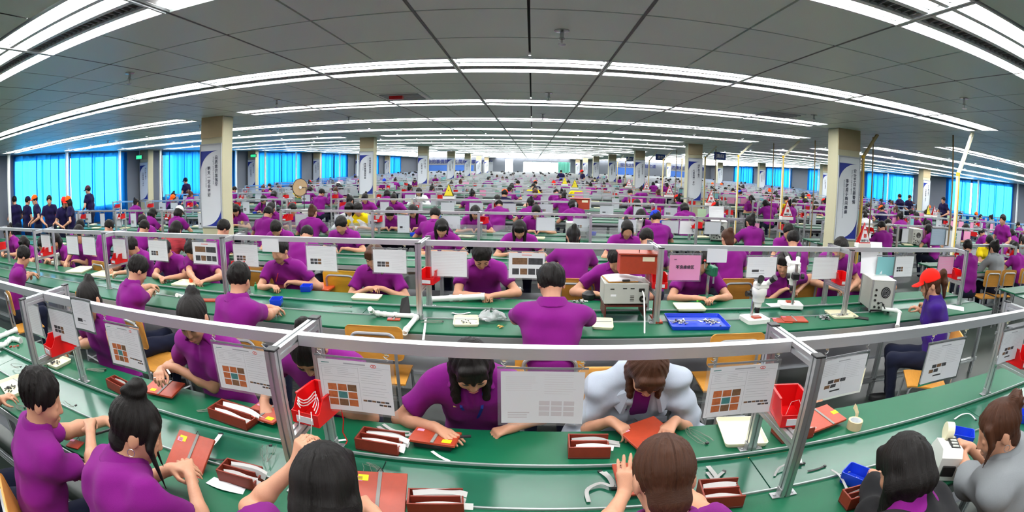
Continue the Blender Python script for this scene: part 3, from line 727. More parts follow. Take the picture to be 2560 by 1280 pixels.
for k, (a, c) in enumerate(WL):
    mid = a + (c-a)*(.52 if k else .47)
    curtain(XL+.22, a-.15, mid, 1, 'blue backlit curtain, nearer half, left wall, %s window from the camera' % ORD[k], seed=k*2+1)
    curtain(XL+.22, mid+.02, c+.25, 1, 'blue backlit curtain, farther half, left wall, %s window from the camera' % ORD[k], seed=k*2+2)
for k, (a, c) in enumerate(WR):
    mid = a + (c-a)*.6
    curtain(XR-.22, a-.15, mid, -1, 'blue backlit curtain, nearer half, right wall, %s window from the camera' % ORD[k], seed=k*2+31)
    curtain(XR-.22, mid+.03, c+.2, -1, 'blue backlit curtain, farther half, right wall, %s window from the camera' % ORD[k], seed=k*2+32)
curtain(YE-.2, 2.85, 4.25, -1, 'green curtain drawn to the right side of the bright end window', zb=.95, seed=90, axis='x', ztop=2.36, m=mat('green curtain', lin(110, 190, 170), .8))
# columns with a banner each
def text_me(s, size, m, align='CENTER', ext=.0008, bold=0.0):
    cu = bpy.data.curves.new('text', 'FONT'); cu.body = s; cu.size = size; cu.align_x = align; cu.extrude = ext; cu.resolution_u = 2; cu.offset = bold*size
    cu.space_line = 1.05
    cu.materials.append(m); return cu
def text(name, s, size, m, parent, loc, rot, align='CENTER', ext=.0008, bold=0.0):
    cu = text_me(s, size, m, align, ext, bold); tmp = bpy.data.objects.new('tmp', cu); C.objects.link(tmp)
    me = bpy.data.meshes.new_from_object(tmp.evaluated_get(bpy.context.evaluated_depsgraph_get())); bpy.data.objects.remove(tmp)
    o = put(name, me, parent, loc); o.rotation_euler = rot; return o
M_BANW = mat('banner white', lin(222, 226, 232), .5); M_BANB = mat('banner blue', lin(22, 44, 140), .5); M_TXT = mat('navy lettering', lin(34, 42, 66), .6); M_TRIM = mat('banner grey trim', lin(160, 164, 170), .5)
COLW, COLD = .46, .30
def banner_mesh(w, h):
    b = MB(); b.box((0, .006, 0), (w, .012, h)); me0 = b.data('board', M_BANW)
    f = MB()
    for z in (-h/2, h/2): f.box((0, -.004, z), (w+.02, .022, .018))
    for x in (-w/2, w/2): f.box((x, -.004, 0), (.014, .022, h))
    me1 = f.data('frame', M_TRIM)
    out = []
    for flip in (1, -1):                                                # blue corner sweeps: upper left, lower right
        q = MB(); n = 12; x0 = -(w/2 - .008)*flip; zt = (h/2 - .10 if flip == 1 else -(h/2 - .015)); R = w*.84; Hh = h*.25
        arc = [(x0 + flip*R*(1 - math.sin(a)), zt - flip*Hh*(1 - math.cos(a))) for a in [PI/2*k/n for k in range(n+1)]]
        vs = [(x, -.0015, z) for x, z in arc] + [(x0, -.0015, zt)]
        q.add(vs, [tuple(range(n+2)) if flip == 1 else tuple(range(n+2))]); q.add([(x, .0, z) for x, _, z in vs], [tuple(range(n+1, -1, -1))])
        out.append(q.data('corner_sweep', M_BANB))
    return me0, me1, out
BAN = banner_mesh(.44, 1.26)
TXTS = [('品质意识加强早', 'Strengthen quality awareness early', '明天一定会更好', 'Tomorrow will be better'), ('安全来自长期警惕', 'Safety from long-term vigilance', '事故源于瞬间麻痹', 'Accidents come from a moment of carelessness'),
        ('改善创新求发展', 'Improve and innovate', '落实管理促效益', 'Carry it through'), ('责任胜于能力', 'Duty above ability', '凡事再细一点心', 'A little more care'),
        ('质量是企业生命', 'Quality is life', '人人把好质量关', 'Every hand keeps it')]
M_TXTL = mat('light lettering', lin(120, 126, 140), .6)
TXM = {}
def vtext(s): return '\n'.join(s)
def column(x, y, label, txt, zb=.75, facing=True, w=COLW, d=COLD, blabel=''):
    t = MB(); t.bbox((0, d/2, ZC/2), (w, d, ZC), .012); o = t.build('column', M_COLUMN, None, loc=(x, y, 0)); tag(o, label, 'column', 'square columns')
    sb = MB(); sb.box((0, -.006, ZC-.16), (w*.98, .012, .32)); sb.build('soffit_panel', M_CAPT, o)
    if not facing: return
    k = thing('banner', blabel, 'banner', (x + (w*.0), y - .016, 1.66), 0, 'banners on the columns')
    put('board', BAN[0], k); put('frame', BAN[1], k)
    for m_ in BAN[2]: put('corner_sweep', m_, k)
    a, b_, c, d_ = TXTS[txt]
    if txt not in TXM:
        l1 = text('headline', vtext(a), .064, M_TXT, k, (.120, -.003, .40), (PI/2, 0, 0), bold=.012)
        l2 = text('headline', vtext(c), .064, M_TXT, k, (-.035, -.003, .24), (PI/2, 0, 0), bold=.012)
        l3 = text('small_print', b_, .030, M_TXTL, k, (.050, -.003, .44), (PI/2, PI/2, 0), align='LEFT')
        l4 = text('small_print', d_, .030, M_TXTL, k, (-.105, -.003, .28), (PI/2, PI/2, 0), align='LEFT')
        TXM[txt] = [(q.data, q.location.copy(), q.rotation_euler.copy(), q.name) for q in (l1, l2, l3, l4)]
    else:
        for me, lo, ro, nm in TXM[txt]: q = put(nm.split('.')[0], me, k, lo); q.rotation_euler = ro
CY0, CP = 6.36, 7.72
for k in range(7):
    y = CY0 + CP*k
    column(-4.89, y, 'cream square column, left of the middle benches, %s from the camera' % ORD[k], 0 if k == 0 else (2 if k == 1 else 3 + k % 2), blabel='white and blue slogan banner on the %s column left of the middle benches' % ORD[k])
    column(4.755, y, 'cream square column, right of the middle benches, %s from the camera' % ORD[k], 1 if k == 0 else (3 if k == 1 else 2 + k % 3), blabel='white and blue slogan banner on the %s column right of the middle benches' % ORD[k])
    if k >= 1: column(14.75, y, 'cream square column among the right-hand benches, %s from the camera' % ORD[k-1], 2 + k % 3, blabel='white and blue slogan banner among the right-hand benches, %s from the camera' % ORD[k-1])
    if k >= 1 and k < 6: column(XL+.45, y - 1.3, 'grey wall pier between the windows of the left wall, %s from the camera' % ORD[k-1], 2 + k % 3, blabel='white and blue slogan banner on the %s pier of the left wall' % ORD[k-1])
# white pipes in front of the windows
pp = MB(); pp.cyl((0, 0, 0), (0, 0, ZC), .055, 14); pp.cyl((0, 0, ZC-.03), (0, 0, ZC), .075, 14); PIPE = pp.data('pipe', M_PVC, True)
for k, y in enumerate((6.5, 8.85, 11.3, 13.5, 16.2, 18.8, 21.5, 25.0, 28.4, 31.6, 35.2, 39.0)):
    o = put('pipe', PIPE, None, (-12.95, y, 0)); tag(o, 'white floor-to-ceiling pipe before the left windows, %s from the camera' % ORD[k], 'pipe', 'white pipes by the left windows')
for k, y in enumerate((12.9, 15.6, 19.6, 23.2, 27.4, 31.5, 36.0)):
    o = put('pipe', PIPE, None, (20.6, y, 0)); tag(o, 'white floor-to-ceiling pipe before the right windows, %s from the camera' % ORD[k], 'pipe', 'white pipes by the right windows')
# slogans and boards on the end wall
M_WALLTXT = mat('blue wall lettering', lin(20, 34, 96), .6)
def wall_sign(name, s, size, x, z, label):
    t = thing(name, label, 'lettering', (x, YE-.125, z)); text('letters', s, size, M_WALLTXT, t, (0, 0, 0), (PI/2, 0, 0), ext=.008, bold=.015)
wall_sign('wall_lettering', '复杂的事情简单化 简单的事情标准化', .50, -8.6, 2.05, 'blue slogan lettering high on the end wall, left of the bright window')
wall_sign('wall_lettering', '现场之管理 精益之道', .46, 12.2, 2.08, 'blue slogan lettering on the end wall, right of the bright window')
wall_sign('wall_lettering', '改善无止境 持续改善', .46, 18.4, 2.08, 'blue slogan lettering on the end wall, farthest to the right')
def notice(x, z, w, h, label, m, rim=True):
    t = thing('notice_board', label, 'board', (x, YE-.14, z)); b = MB(); b.box((0, 0, 0), (w, .03, h)); b.build('panel', m, t)
    if rim:
        f = MB()
        for s in (-1, 1): f.box((s*w/2, -.01, 0), (.05, .05, h+.05)); f.box((0, -.01, s*h/2), (w, .05, .05))
        f.build('rim', M_TRIM, t)
M_BOARDB = mat('blue board', lin(70, 120, 205), .6)
notice(-11.2, 1.25, 3.6, 1.2, 'board coloured with blue window light on the end wall at the far left', M_BOARDB); notice(-8.0, 1.25, 2.6, 1.2, 'board coloured with blue window light on the end wall, second from the left', M_BOARDB)  # left boards: blue window light on the wall is put into their colour
notice(-5.1, 1.5, 1.1, 1.4, 'grey framed notice on the end wall beside the bright doorway', M_TRIM); notice(10.6, 1.4, 2.6, 1.2, 'blue notice board on the end wall right of the window', M_BOARDB); notice(17.8, 1.2, 4.2, 1.3, 'large blue notice board on the end wall at the far right', M_BOARDB)
# sprinklers, smoke heads, vents
sp = MB(); sp.lathe([(0, 0), (.045, 0), (.045, -.006), (.012, -.010), (.012, -.045), (.02, -.05), (.02, -.056), (.006, -.06), (.006, -.085), (.024, -.088), (.024, -.092), (0, -.093)], 14); SPR = sp.data('sprinkler', mat('chrome', (.45, .45, .45), .25, .9), True)
for k, (x, y) in enumerate(((325, 182), (1405, 76), (1372, 232), (692, 250), (2410, 245), (2035, 287), (1357, 285), (872, 292), (500, 312), (270, 352))):
    p = atz(x, y, ZC); o = put('sprinkler', SPR, None, p)
    tag(o, 'chrome ceiling sprinkler %s' % ['over the left benches between the first two light rows', 'nearest the top middle of the photo', 'in front of the third light row, middle', 'left, just before the third light row', 'right, beyond the second light row', 'right, before the column with the banner', 'middle, between the third and fourth light rows', 'left of middle by the fourth light row', 'left, near the column banner', 'far left near the curtains'][k], 'sprinkler', 'ceiling sprinklers')
def vent(px, py, label, red=False):
    p = atz(px, py, ZC); t = thing('ceiling_vent', label, 'vent', (p.x, p.y, ZC)); b = MB(); b.box((0, 0, -.004), (.56, .56, .008)); b.build('frame', M_REFL, t)
    for k in range(5): s = MB(); s.box((0, -.2 + .1*k, -.014), (.46, .05, .012)); s.build('slat', M_TRIM, t)
    if red: b = MB(); b.box((-.05, -.12, -.03), (.16, .07, .05)); b.build('tag', M_RED, t)
vent(1008, 240, 'square ceiling vent with a red tag, left of centre between light rows', True); vent(1945, 285, 'square ceiling vent to the right before the fourth light row')
# ------------------------------------------------------------------ benches
TZ = .75
def prof40(s=.04, slot=.008, dp=.007):                                  # aluminium section with a slot on every face
    h = s/2; q = slot/2
    base = [(-h, -h), (-q, -h), (-q, -h+dp), (q, -h+dp), (q, -h)]; out = []
    for k in range(4):
        c, n = math.cos(k*PI/2), math.sin(k*PI/2); out += [(x*c - y*n, x*n + y*c) for x, y in base]
    return out
P40 = prof40(); P30 = prof40(.03, .008, .006)
def bench(xa, xb, yc, label, hd=.44, hb=.137, legs=True, group='workbenches', detail=True, edge=True):
    t = thing('workbench', label, 'workbench', ((xa+xb)/2, yc, 0), 0, group); L = xb - xa; td = hd - hb
    for s in (-1, 1):
        y = s*(hb + td/2)
        b = MB(); b.bbox((0, y, TZ-.009), (L, td, .018), .003); b.build('tabletop', M_GREEN, t)
        e = MB(); e.bbox((0, s*(hd-.016), TZ-.045), (L, .03, .05), .003); e.build('edge_rail', M_EDGE, t)
        if edge:
            e = MB(); e.bbox((0, s*(hb+.004), TZ+.003), (L, .008, .014), .002); e.build('belt_lip', M_EDGE, t)
    n = max(1, round(L/1.6)) if detail else 1
    for k in range(n):
        b = MB(); b.box((-L/2 + (k+.5)*L/n, 0, TZ-.022), (L/n-.006, 2*hb-.001, .012)); b.build('belt_panel', M_BELT, t)
    b = MB(); b.box((0, 0, TZ-.10), (L-.02, 2*hb+.02, .14)); b.build('belt_bed', M_EDGE, t)
    if legs:
        n = max(2, round(L/1.78)+1)
        for k in range(n):
            x = -L/2 + .06 + (L-.12)*k/(n-1)
            for s in (-1, 1):
                b = MB(); b.extrude(P40, (x, s*(hd-.1), 0), (x, s*(hd-.1), TZ-.02), up=(0, 1, 0)); b.build('leg', M_ALU, t)
        for s in (-1, 1):
            b = MB(); b.extrude(P40, (-L/2, s*(hd-.1), .16), (L/2, s*(hd-.1), .16)); b.build('lower_rail', M_ALU, t)
        b = MB(); b.box((0, 0, .30), (L-.1, .36, .02)); b.build('lower_shelf', M_TRIM, t)
    else:
        for k in (-1, 1): b = MB(); b.box((k*(L/2-.2), 0, .36), (.04, hd*1.6, .72)); b.build('support_panel', M_TRIM, t)
    return t
def frame_parts(half=.18, z0=TZ, top=1.325):
    out = []; rz = top - .02
    for s in (-1, 1):
        b = MB(); b.extrude(P40, (0, s*half, z0), (0, s*half, top), up=(0, 1, 0)); out.append(('post', b.data('post', M_ALU)))
        c = MB(); c.bbox((0, s*half, top+.003), (.042, .042, .008), .002); out.append(('end_cap', c.data('end_cap', M_BLACK)))
        if z0 > .5:
            k = MB()
            for q in (-1, 1):
                k.bbox((q*.037, s*half, z0+.003), (.036, .038, .005), .001); k.bbox((q*.0225, s*half, z0+.02), (.004, .036, .035), .001); k.cyl((q*.04, s*half, z0+.005), (q*.04, s*half, z0+.010), .007, 8)
            out.append(('foot_bracket', k.data('foot_bracket', M_STEEL)))
    for z, nm in ((rz, 'crossbeam'), (z0+.225 if z0 > .5 else .96, 'bin_beam')):
        b = MB(); b.extrude(P40, (0, -half+.02, z), (0, half-.02, z)); out.append((nm, b.data(nm, M_ALU)))
    return out
FP1 = frame_parts(); FP2 = frame_parts(.17, 0.0, 1.165)
def frame(x, y, label, parts, group='aluminium frames'):
    t = thing('aluminium_frame', label, 'frame', (x, y, 0), 0, group)
    for nm, me in parts: put(nm, me, t)
    return t
def rail(xa, xb, y, z, label, m=None):
    b = MB(); L = xb - xa
    h = .02; b.extrude([(-h, -h), (h, -h), (h, h), (-h, h)] if True else P40, (-L/2, 0, 0), (L/2, 0, 0))
    o = b.build('overhead_rail', m or M_ALUB, None, loc=((xa+xb)/2, y, z)); tag(o, label, 'rail', 'overhead rails'); return o
ROWN = ['nearest bench', 'second bench', 'third bench'] + [ORD[k] + ' bench row' for k in range(3, 25)]
B1, B2, B3 = 1.51, 3.70, 5.90
KX = lambda k: .955 + 1.78*k
bench(-6.6, 3.95, B1, 'green topped double workbench nearest the camera, running the full width', .43)
bench(-12.2, 4.88, B2, 'green topped double workbench, second from the camera, cluttered with instruments', .47, .15)
bench(-12.2, 4.6, B3, 'green topped double workbench without rails, third from the camera', .46, .13)
RZ = 1.305
def nth_x(ks, k): 
    n = sorted(ks).index(k); return ORD[n] + ' from the left'
for y, ks, nm in ((B1, range(-3, 2), 'nearest bench'), (B2, range(-7, 3), 'second bench')):
    for k in ks:
        frame(KX(k), y, 'aluminium post frame with black caps on the %s, %s' % (nm, nth_x(ks, k)), FP1)
    rk = list(ks)[:-1]
    for k in rk: rail(KX(k)+.021, KX(k+1)-.021, y, RZ, 'bright overhead rail above the %s, %s' % (nm, nth_x(rk, k)))
    if y == B1:
        rail(-6.6, KX(-3)-.021, y, RZ, 'bright overhead rail leaving the photo at left above the nearest bench'); rail(KX(1)+.021, 3.95, y, RZ, 'bright overhead rail leaving the photo at right above the nearest bench')
# farther benches: posts stand on the floor along the near edge
ROWS = [(8.05 + 2.72*k) for k in range(18)]
FARX = [(-12.3, -5.5), (-4.35, 4.45), (6.3, 19.6)]
blk = ['left', 'middle', 'right-hand']
for r, y in enumerate(ROWS):
    for c, (xa, xb) in enumerate(FARX):
        if r == 0 and c == 2: xa = 5.25
        bench(xa, xb, y, 'green topped workbench of the %s block, %s row from the camera' % (blk[c], ORD[r+3]), .44, .12, legs=r < 4, detail=False, edge=r < 3)
        n = max(2, round((xb-xa)/1.9)+1)
        xs = [xa + .1 + (xb-xa-.2)*k/(n-1) for k in range(n)]
        if r < 9:
            for k, x in enumerate(xs):
                if r < 6: frame(x, y-.30, 'aluminium post frame of the %s block, %s row, %s from its left end' % (blk[c], ORD[r+3], ORD[k]), FP2)
            rail(xa, xb, y-.30, 1.145, 'thin overhead rail of the %s block, %s row from the camera' % (blk[c], ORD[r+3]), M_ALU)
        else:
            rail(xa, xb, y-.30, 1.145, 'thin overhead rail of the %s block, %s row from the camera' % (blk[c], ORD[r+3]), M_ALU)
# right-hand block alongside the first benches
bench(6.12, 19.6, 5.45, 'green topped workbench of the right-hand block, nearest row', .44, .12, edge=True)
bench(6.12, 12.0, 3.55, 'green topped workbench end at the right edge of the photo', .44, .12)
for k in range(8): frame(6.22 + 1.85*k, 5.15, 'aluminium post frame of the right-hand block, nearest row, %s from its left end' % ORD[k], FP2)
rail(6.12, 19.6, 5.15, 1.145, 'thin overhead rail of the right-hand block, nearest row', M_ALU)

# ------------------------------------------------------------------ hanging sheets
def paper_grid(w, h, rects):
    """one connected sheet; each rect (x0, y0, x1, y1, material) is print on it, in fractions from the upper left"""
    xs = sorted(set([0, 1] + [round(v, 4) for r in rects for v in (r[0], r[2])])); ys = sorted(set([0, 1] + [round(v, 4) for r in rects for v in (r[1], r[3])]))
    nx, ny = len(xs), len(ys); g = np.zeros((nx-1, ny-1), int); X = np.array(xs); Y = np.array(ys); mats = [M_PAPER]
    for x0, y0, x1, y1, m in rects:
        if m not in mats: mats.append(m)
        a, b_, c, d = (np.searchsorted(X, round(v, 4)) for v in (x0, x1, 0, 0)); c, d = np.searchsorted(Y, round(y0, 4)), np.searchsorted(Y, round(y1, 4)); g[a:b_, c:d] = mats.index(m)
    b = MB(); b.v = [((x-.5)*w, -.0018, -y*h) for x in xs for y in ys]
    for i in range(nx-1):
        for j in range(ny-1): b.f.append((i*ny+j, i*ny+j+1, (i+1)*ny+j+1, (i+1)*ny+j)); b.m.append(int(g[i, j]))
    return b, mats
def lines(x0, x1, y0, y1, n, m=None, th=.0045, seed=1, jag=.35):
    r = random.Random(seed); return [(x0, y0 + (y1-y0)*k/n, x1 - (x1-x0)*jag*round(r.random()*4)/4, y0 + (y1-y0)*k/n + th, m or M_PRINT) for k in range(n)]
def photos(x0, y0, cw, ch, nx, ny, mats, gx=.014, gy=.02): return [(x0 + i*(cw+gx), y0 + j*(ch+gy), x0 + i*(cw+gx) + cw, y0 + j*(ch+gy) + ch, mats[(i+j*nx) % len(mats)]) for j in range(ny) for i in range(nx)]
def form9(): return [(.36, .05, .66, .075, M_PRINT), (.05, .055, .16, .07, M_TEALP), (.02, .10, .98, .104, M_PRINT), (.04, .14, .55, .144, M_PRINT), (.04, .32, .55, .324, M_PRINT), (.04, .41, .55, .414, M_PRINT), (.55, .12, .553, .96, M_PRINT), (.04, .14, .043, .96, M_PRINT)] + \
    lines(.08, .20, .17, .31, 4) + lines(.26, .50, .17, .31, 4, seed=2) + lines(.58, .92, .13, .45, 7, seed=3) + lines(.58, .95, .49, .70, 4, seed=4) + photos(.10, .47, .125, .13, 3, 3, [M_ORP, M_ORP, M_BRP, M_ORP, M_TEALP, M_ORP, M_ORP, M_BRP, M_ORP]) + \
    photos(.58, .74, .055, .035, 6, 1, [M_BRP, M_BWP], .006) + photos(.80, .80, .05, .035, 3, 1, [M_BWP, M_BRP], .006) + [(.74, .04, .80, .055, M_STAMP), (.74, .085, .80, .10, M_STAMP), (.73, .055, .74, .085, M_STAMP), (.80, .055, .81, .085, M_STAMP), (.76, .062, .78, .078, M_STAMP)]
def form5(): return [(.36, .06, .62, .085, M_PRINT), (.04, .12, .96, .124, M_PRINT)] + lines(.06, .50, .17, .44, 6, seed=5) + lines(.56, .94, .17, .60, 9, seed=6) + photos(.22, .54, .12, .09, 3, 1, [M_BWP, M_BRP, M_BWP]) + photos(.16, .66, .12, .09, 2, 1, [M_BRP, M_BWP]) + [(.30, .82, .52, .86, M_BWP), (.53, .12, .533, .95, M_PRINT)]
def form6(): return lines(.05, .95, .06, .42, 7, seed=7, jag=.1) + [(.02, .03, .98, .033, M_PRINT), (.5, .48, .94, .483, M_PRINT)] + photos(.12, .52, .11, .10, 3, 2, [M_BWP, M_BWP, M_BRP]) + lines(.55, .92, .55, .90, 5, seed=8)
def form1(): return lines(.06, .92, .08, .50, 8, seed=9, jag=.25) + [(.18, .62, .42, .74, M_BWP), (.46, .66, .60, .70, M_PRINT), (.18, .80, .62, .82, M_PRINT)]
def formp(): return [(.10, .20, .52, .46, M_BRP), (.55, .20, .95, .46, M_BWP), (.10, .62, .29, .86, M_BWP), (.32, .62, .52, .86, M_BRP), (.55, .62, .74, .86, M_BWP), (.77, .62, .95, .86, M_BWP), (.36, .07, .64, .10, M_STAMP)]
def formf(): return lines(.06, .48, .10, .40, 8, M_FAINT, seed=10) + lines(.52, .94, .06, .46, 9, M_FAINT, seed=11) + photos(.46, .56, .13, .085, 3, 3, [M_FAINT], .02, .02) + lines(.08, .40, .78, .92, 3, M_FAINT, .02, seed=12)
def forml(): return lines(.06, .95, .06, .94, 14, M_FAINT, .008, seed=13, jag=.2)
SHM = {}
def sheet_parts(kind, w, h, m=None):
    key = (kind, round(w, 2), round(h, 2), m)
    if key in SHM: return SHM[key]
    fn = {'9': form9, '5': form5, '6': form6, '1': form1, 'p': formp, 'f': formf, 'l': forml, '0': lambda: []}[kind]
    rects = fn(); b, mats = paper_grid(w, h, rects)
    if m is not None: mats[0] = m
    if kind in '9156plf0':                                              # the sheet bows a little
        b.v = [(x, y + .012*math.sin((x/w+.5)*PI)*.5 - .004*math.sin(z*9), z) for x, y, z in b.v]
    me = b.data('paper', mats)
    s = MB(); s.grid(lambda u, v: ((u-.5)*(w+.024), .0012 + .006*math.sin(u*PI) + .004*math.sin(v*h*9), .012 - v*(h+.024)), 6, 4); sl = s.data('clear_sleeve', M_CLEAR)
    tp = MB(); tp.box((0, .002, .012), (w+.024, .003, .007)); top = tp.data('top_strip', mat('sleeve edge', lin(128, 130, 134), .4))
    SHM[key] = (me, sl, top); return SHM[key]
hk = MB(); hk.bbox((0, 0, -.006), (.026, .026, .018), .003); hk.cyl((0, 0, -.015), (0, 0, -.034), .0065, 8)
HOOK_B = hk.data('hook_block', M_CREAM)
hk = MB(); hk.tube([(0, 0, -.03), (.009, 0, -.042), (.004, 0, -.056), (-.006, 0, -.060), (-.010, 0, -.05), (-.004, 0, -.066), (.004, 0, -.078), (.006, 0, -.09), (0, 0, -.096)], .0022, 6); HOOK_W = hk.data('hook_wire', M_STEEL, True)
def sheet(x, y, ztop, w, h, kind, label, rail_z=None, m=None, rz=0, rx=0, group=None, hooks=True, sleeve=True):
    t = thing('hanging_sheet', label, 'sheet', (x, y, ztop), rz, group); t.rotation_euler = (rx, 0, rz)
    me, sl, top = sheet_parts(kind, w, h, m)
    put('paper', me, t)
    if sleeve: put('clear_sleeve', sl, t); put('top_strip', top, t)
    if hooks and rail_z is not None:
        for s in (-1, 1):
            o = put('hook_block', HOOK_B, t, (s*w*.46, 0, rail_z - ztop)); put('hook_wire', HOOK_W, o, (0, 0, 0)); o.scale.z = max(.4, (rail_z - ztop - .012)/.096) if rail_z - ztop > .03 else .4
            o.scale.x = o.scale.y = 1.0
    return t
def sheet_px(tl, tr, bl, Y, kind, label, m=None, rz=0, group=None, rail_z=RZ-.02, hooks=True, sleeve=True):
    a, b_, c = aty(*tl, Y), aty(*tr, Y), aty(*bl, Y); w = abs(b_.x - a.x); zt = (a.z + b_.z)/2; h = abs(zt - c.z) if True else 0
    return sheet((a.x+b_.x)/2, Y, zt, w, h, kind, label, rail_z, m, rz, 0, group, hooks, sleeve)
# ------------------------------------------------------------------ prop builders
def foot(tl, tr, bl, z=TZ):
    a, b_, c = atz(*tl, z), atz(*tr, z), atz(*bl, z); u = b_ - a; v = c - a
    ctr = a + u/2 + v/2; return ctr, u.length, v.length, math.atan2(u.y, u.x)
def rrect(w, d, r, n=4):
    out = []
    for cx, cy, a0 in ((w/2-r, d/2-r, 0), (-w/2+r, d/2-r, PI/2), (-w/2+r, -d/2+r, PI), (w/2-r, -d/2+r, 1.5*PI)):
        out += [(cx + r*math.cos(a0 + PI/2*k/n), cy + r*math.sin(a0 + PI/2*k/n)) for k in range(n+1)]
    return out
def shell(loops, closed_top=False):                                     # stacked loops of equal length, bottom first, last loop capped
    b = MB(); n = len(loops[0]); b.v = [v for l in loops for v in l]
    b.f = [(i*n+k, i*n+(k+1) % n, (i+1)*n+(k+1) % n, (i+1)*n+k) for i in range(len(loops)-1) for k in range(n)]
    b.f += [tuple(range(n))[::-1], tuple((len(loops)-1)*n + k for k in range(n))]; b.m = [0]*len(b.f); return b
def tray_mb(w, d, h=.022, t=.004, r=.018, flare=.006):
    L = lambda e, z, rr: [(x, y, z) for x, y in rrect(w+e, d+e, rr)]
    return shell([L(-flare*2-.004, 0, r*.8), L(-flare*2, .003, r), L(0, h-.002, r), L(0, h, r), L(-t*2, h, r), L(-t*2-flare*2, .005, r), L(-t*2-flare*2-.006, .004, r*.9)])
def tray(fp, label, m=None, h=.022, group='shallow trays', drz=0):
    c, w, d, rz = fp; t = thing('tray', label, 'tray', (c.x, c.y, c.z+.0005), rz+drz, group); tray_mb(w, d, h).build('body', m or M_CREAM, t, True); return t
def bin_parts(w=.120, d=.18, h=.10, m=None):
    b = MB(); th = .003
    # open bin whose front is cut down; front is -y
    prof = [(-d/2, h*.5), (-d/2+.018, h*.52), (-d/2+.055, h), (d/2, h)]
    def wall(xo, xi):
        vs = []
        for x in (xo, xi): vs += [(x, -d/2, 0), (x, d/2, 0)] + [(x, y, z) for y, z in prof[::-1]]
        n = 6; b.add(vs, [tuple(range(n)), tuple(range(2*n-1, n-1, -1))] + [(k, k+n, (k+1) % n + n, (k+1) % n) for k in range(n)])
    wall(-w/2, -w/2+th); wall(w/2-th, w/2)
    b.box((0, 0, th/2), (w-2*th, d, th)); b.box((0, d/2-th/2, h/2), (w-2*th, th, h)); b.box((0, -d/2+th/2, h*.25), (w-2*th, th, h*.5))
    for x in (-w/2, w/2): b.box((x, .02, h-.003), (.010, d-.06, .006))
    b.box((0, d/2, h-.003), (w, .010, .006))
    body = b.data('body', m or M_RED)
    l = MB(); l.box((0, -d/2-.002, h*.22), (w*.62, .003, .026)); return body, l.data('label_strip', M_PAPER)
BIN_R = bin_parts(); BIN_B = (tray_mb(.105, .135, .052, .004, .010, .003).data('body', M_BLUE, True), None)
def parts_bin(loc, rz, label, blue=False, group=None):
    t = thing('parts_bin', label, 'bin', loc, rz, group or ('blue parts bins' if blue else 'red parts bins'))
    put('body', (BIN_B if blue else BIN_R)[0], t); put('label_strip', BIN_R[1], t) if not blue else None
    return t
M_RIB = mat('grey ribbon cable', lin(172, 172, 170), .5, 0, .12, 300, stretch=(1, 30, 1)); M_RIBW = mat('white ribbon cable', lin(232, 232, 230), .45)
M_WIRE = mat('grey wire', lin(120, 122, 112), .45); M_CONN = mat('connector', (.02, .02, .02), .4)
def ribbon(pts, w, label, group='loose ribbon cables', m=None, conn=True, side=None):
    """pts in world coordinates"""
    c = Vector(pts[0]); t = thing('ribbon_cable', label, 'cable', c, 0, group); q = [Vector(p) - c for p in pts]
    sm = []
    for i in range(len(q)-1):
        p0, p1, p2, p3 = q[max(i-1, 0)], q[i], q[i+1], q[min(i+2, len(q)-1)]
        for k in range(5):
            u = k/5; sm.append(.5*((2*p1) + (p2-p0)*u + (2*p0-5*p1+4*p2-p3)*u*u + (3*p1-p0-3*p2+p3)*u**3))
    sm.append(q[-1]); b = MB(); b.strip(sm, w, .0007, side); b.build('band', m or M_RIB, t)
    if conn:
        k = MB(); d = (sm[-1]-sm[-2]); k.bbox(sm[-1], (w*1.15, .012, .007), .001, math.atan2(d.y, d.x) - PI/2); k.build('connector', M_CONN, t)
    return t
def wires(p, label, n=7, L=.12, seed=0, ang=0, group='loose wire bundles', m=None):
    r = random.Random(seed); t = thing('wire_bundle', label, 'wires', p, ang, group)
    for k in range(n):
        y = 0; pts = []; a = r.uniform(-.5, .5); off = r.uniform(-.012, .012)
        for j in range(6): pts.append((L*(j/5-.5) + r.uniform(-.004, .004), off + math.sin(j*a*1.3)*.03 + r.uniform(-.003, .003), .002 + .004*abs(math.sin(j+k))))
        b = MB(); b.tube(pts, .0011, 5); b.build('wire', m or M_WIRE, t, True)
    k = MB(); k.bbox((L*.5, 0, .004), (.012, .016, .007), .001); k.build('connector', M_CONN, t); return t
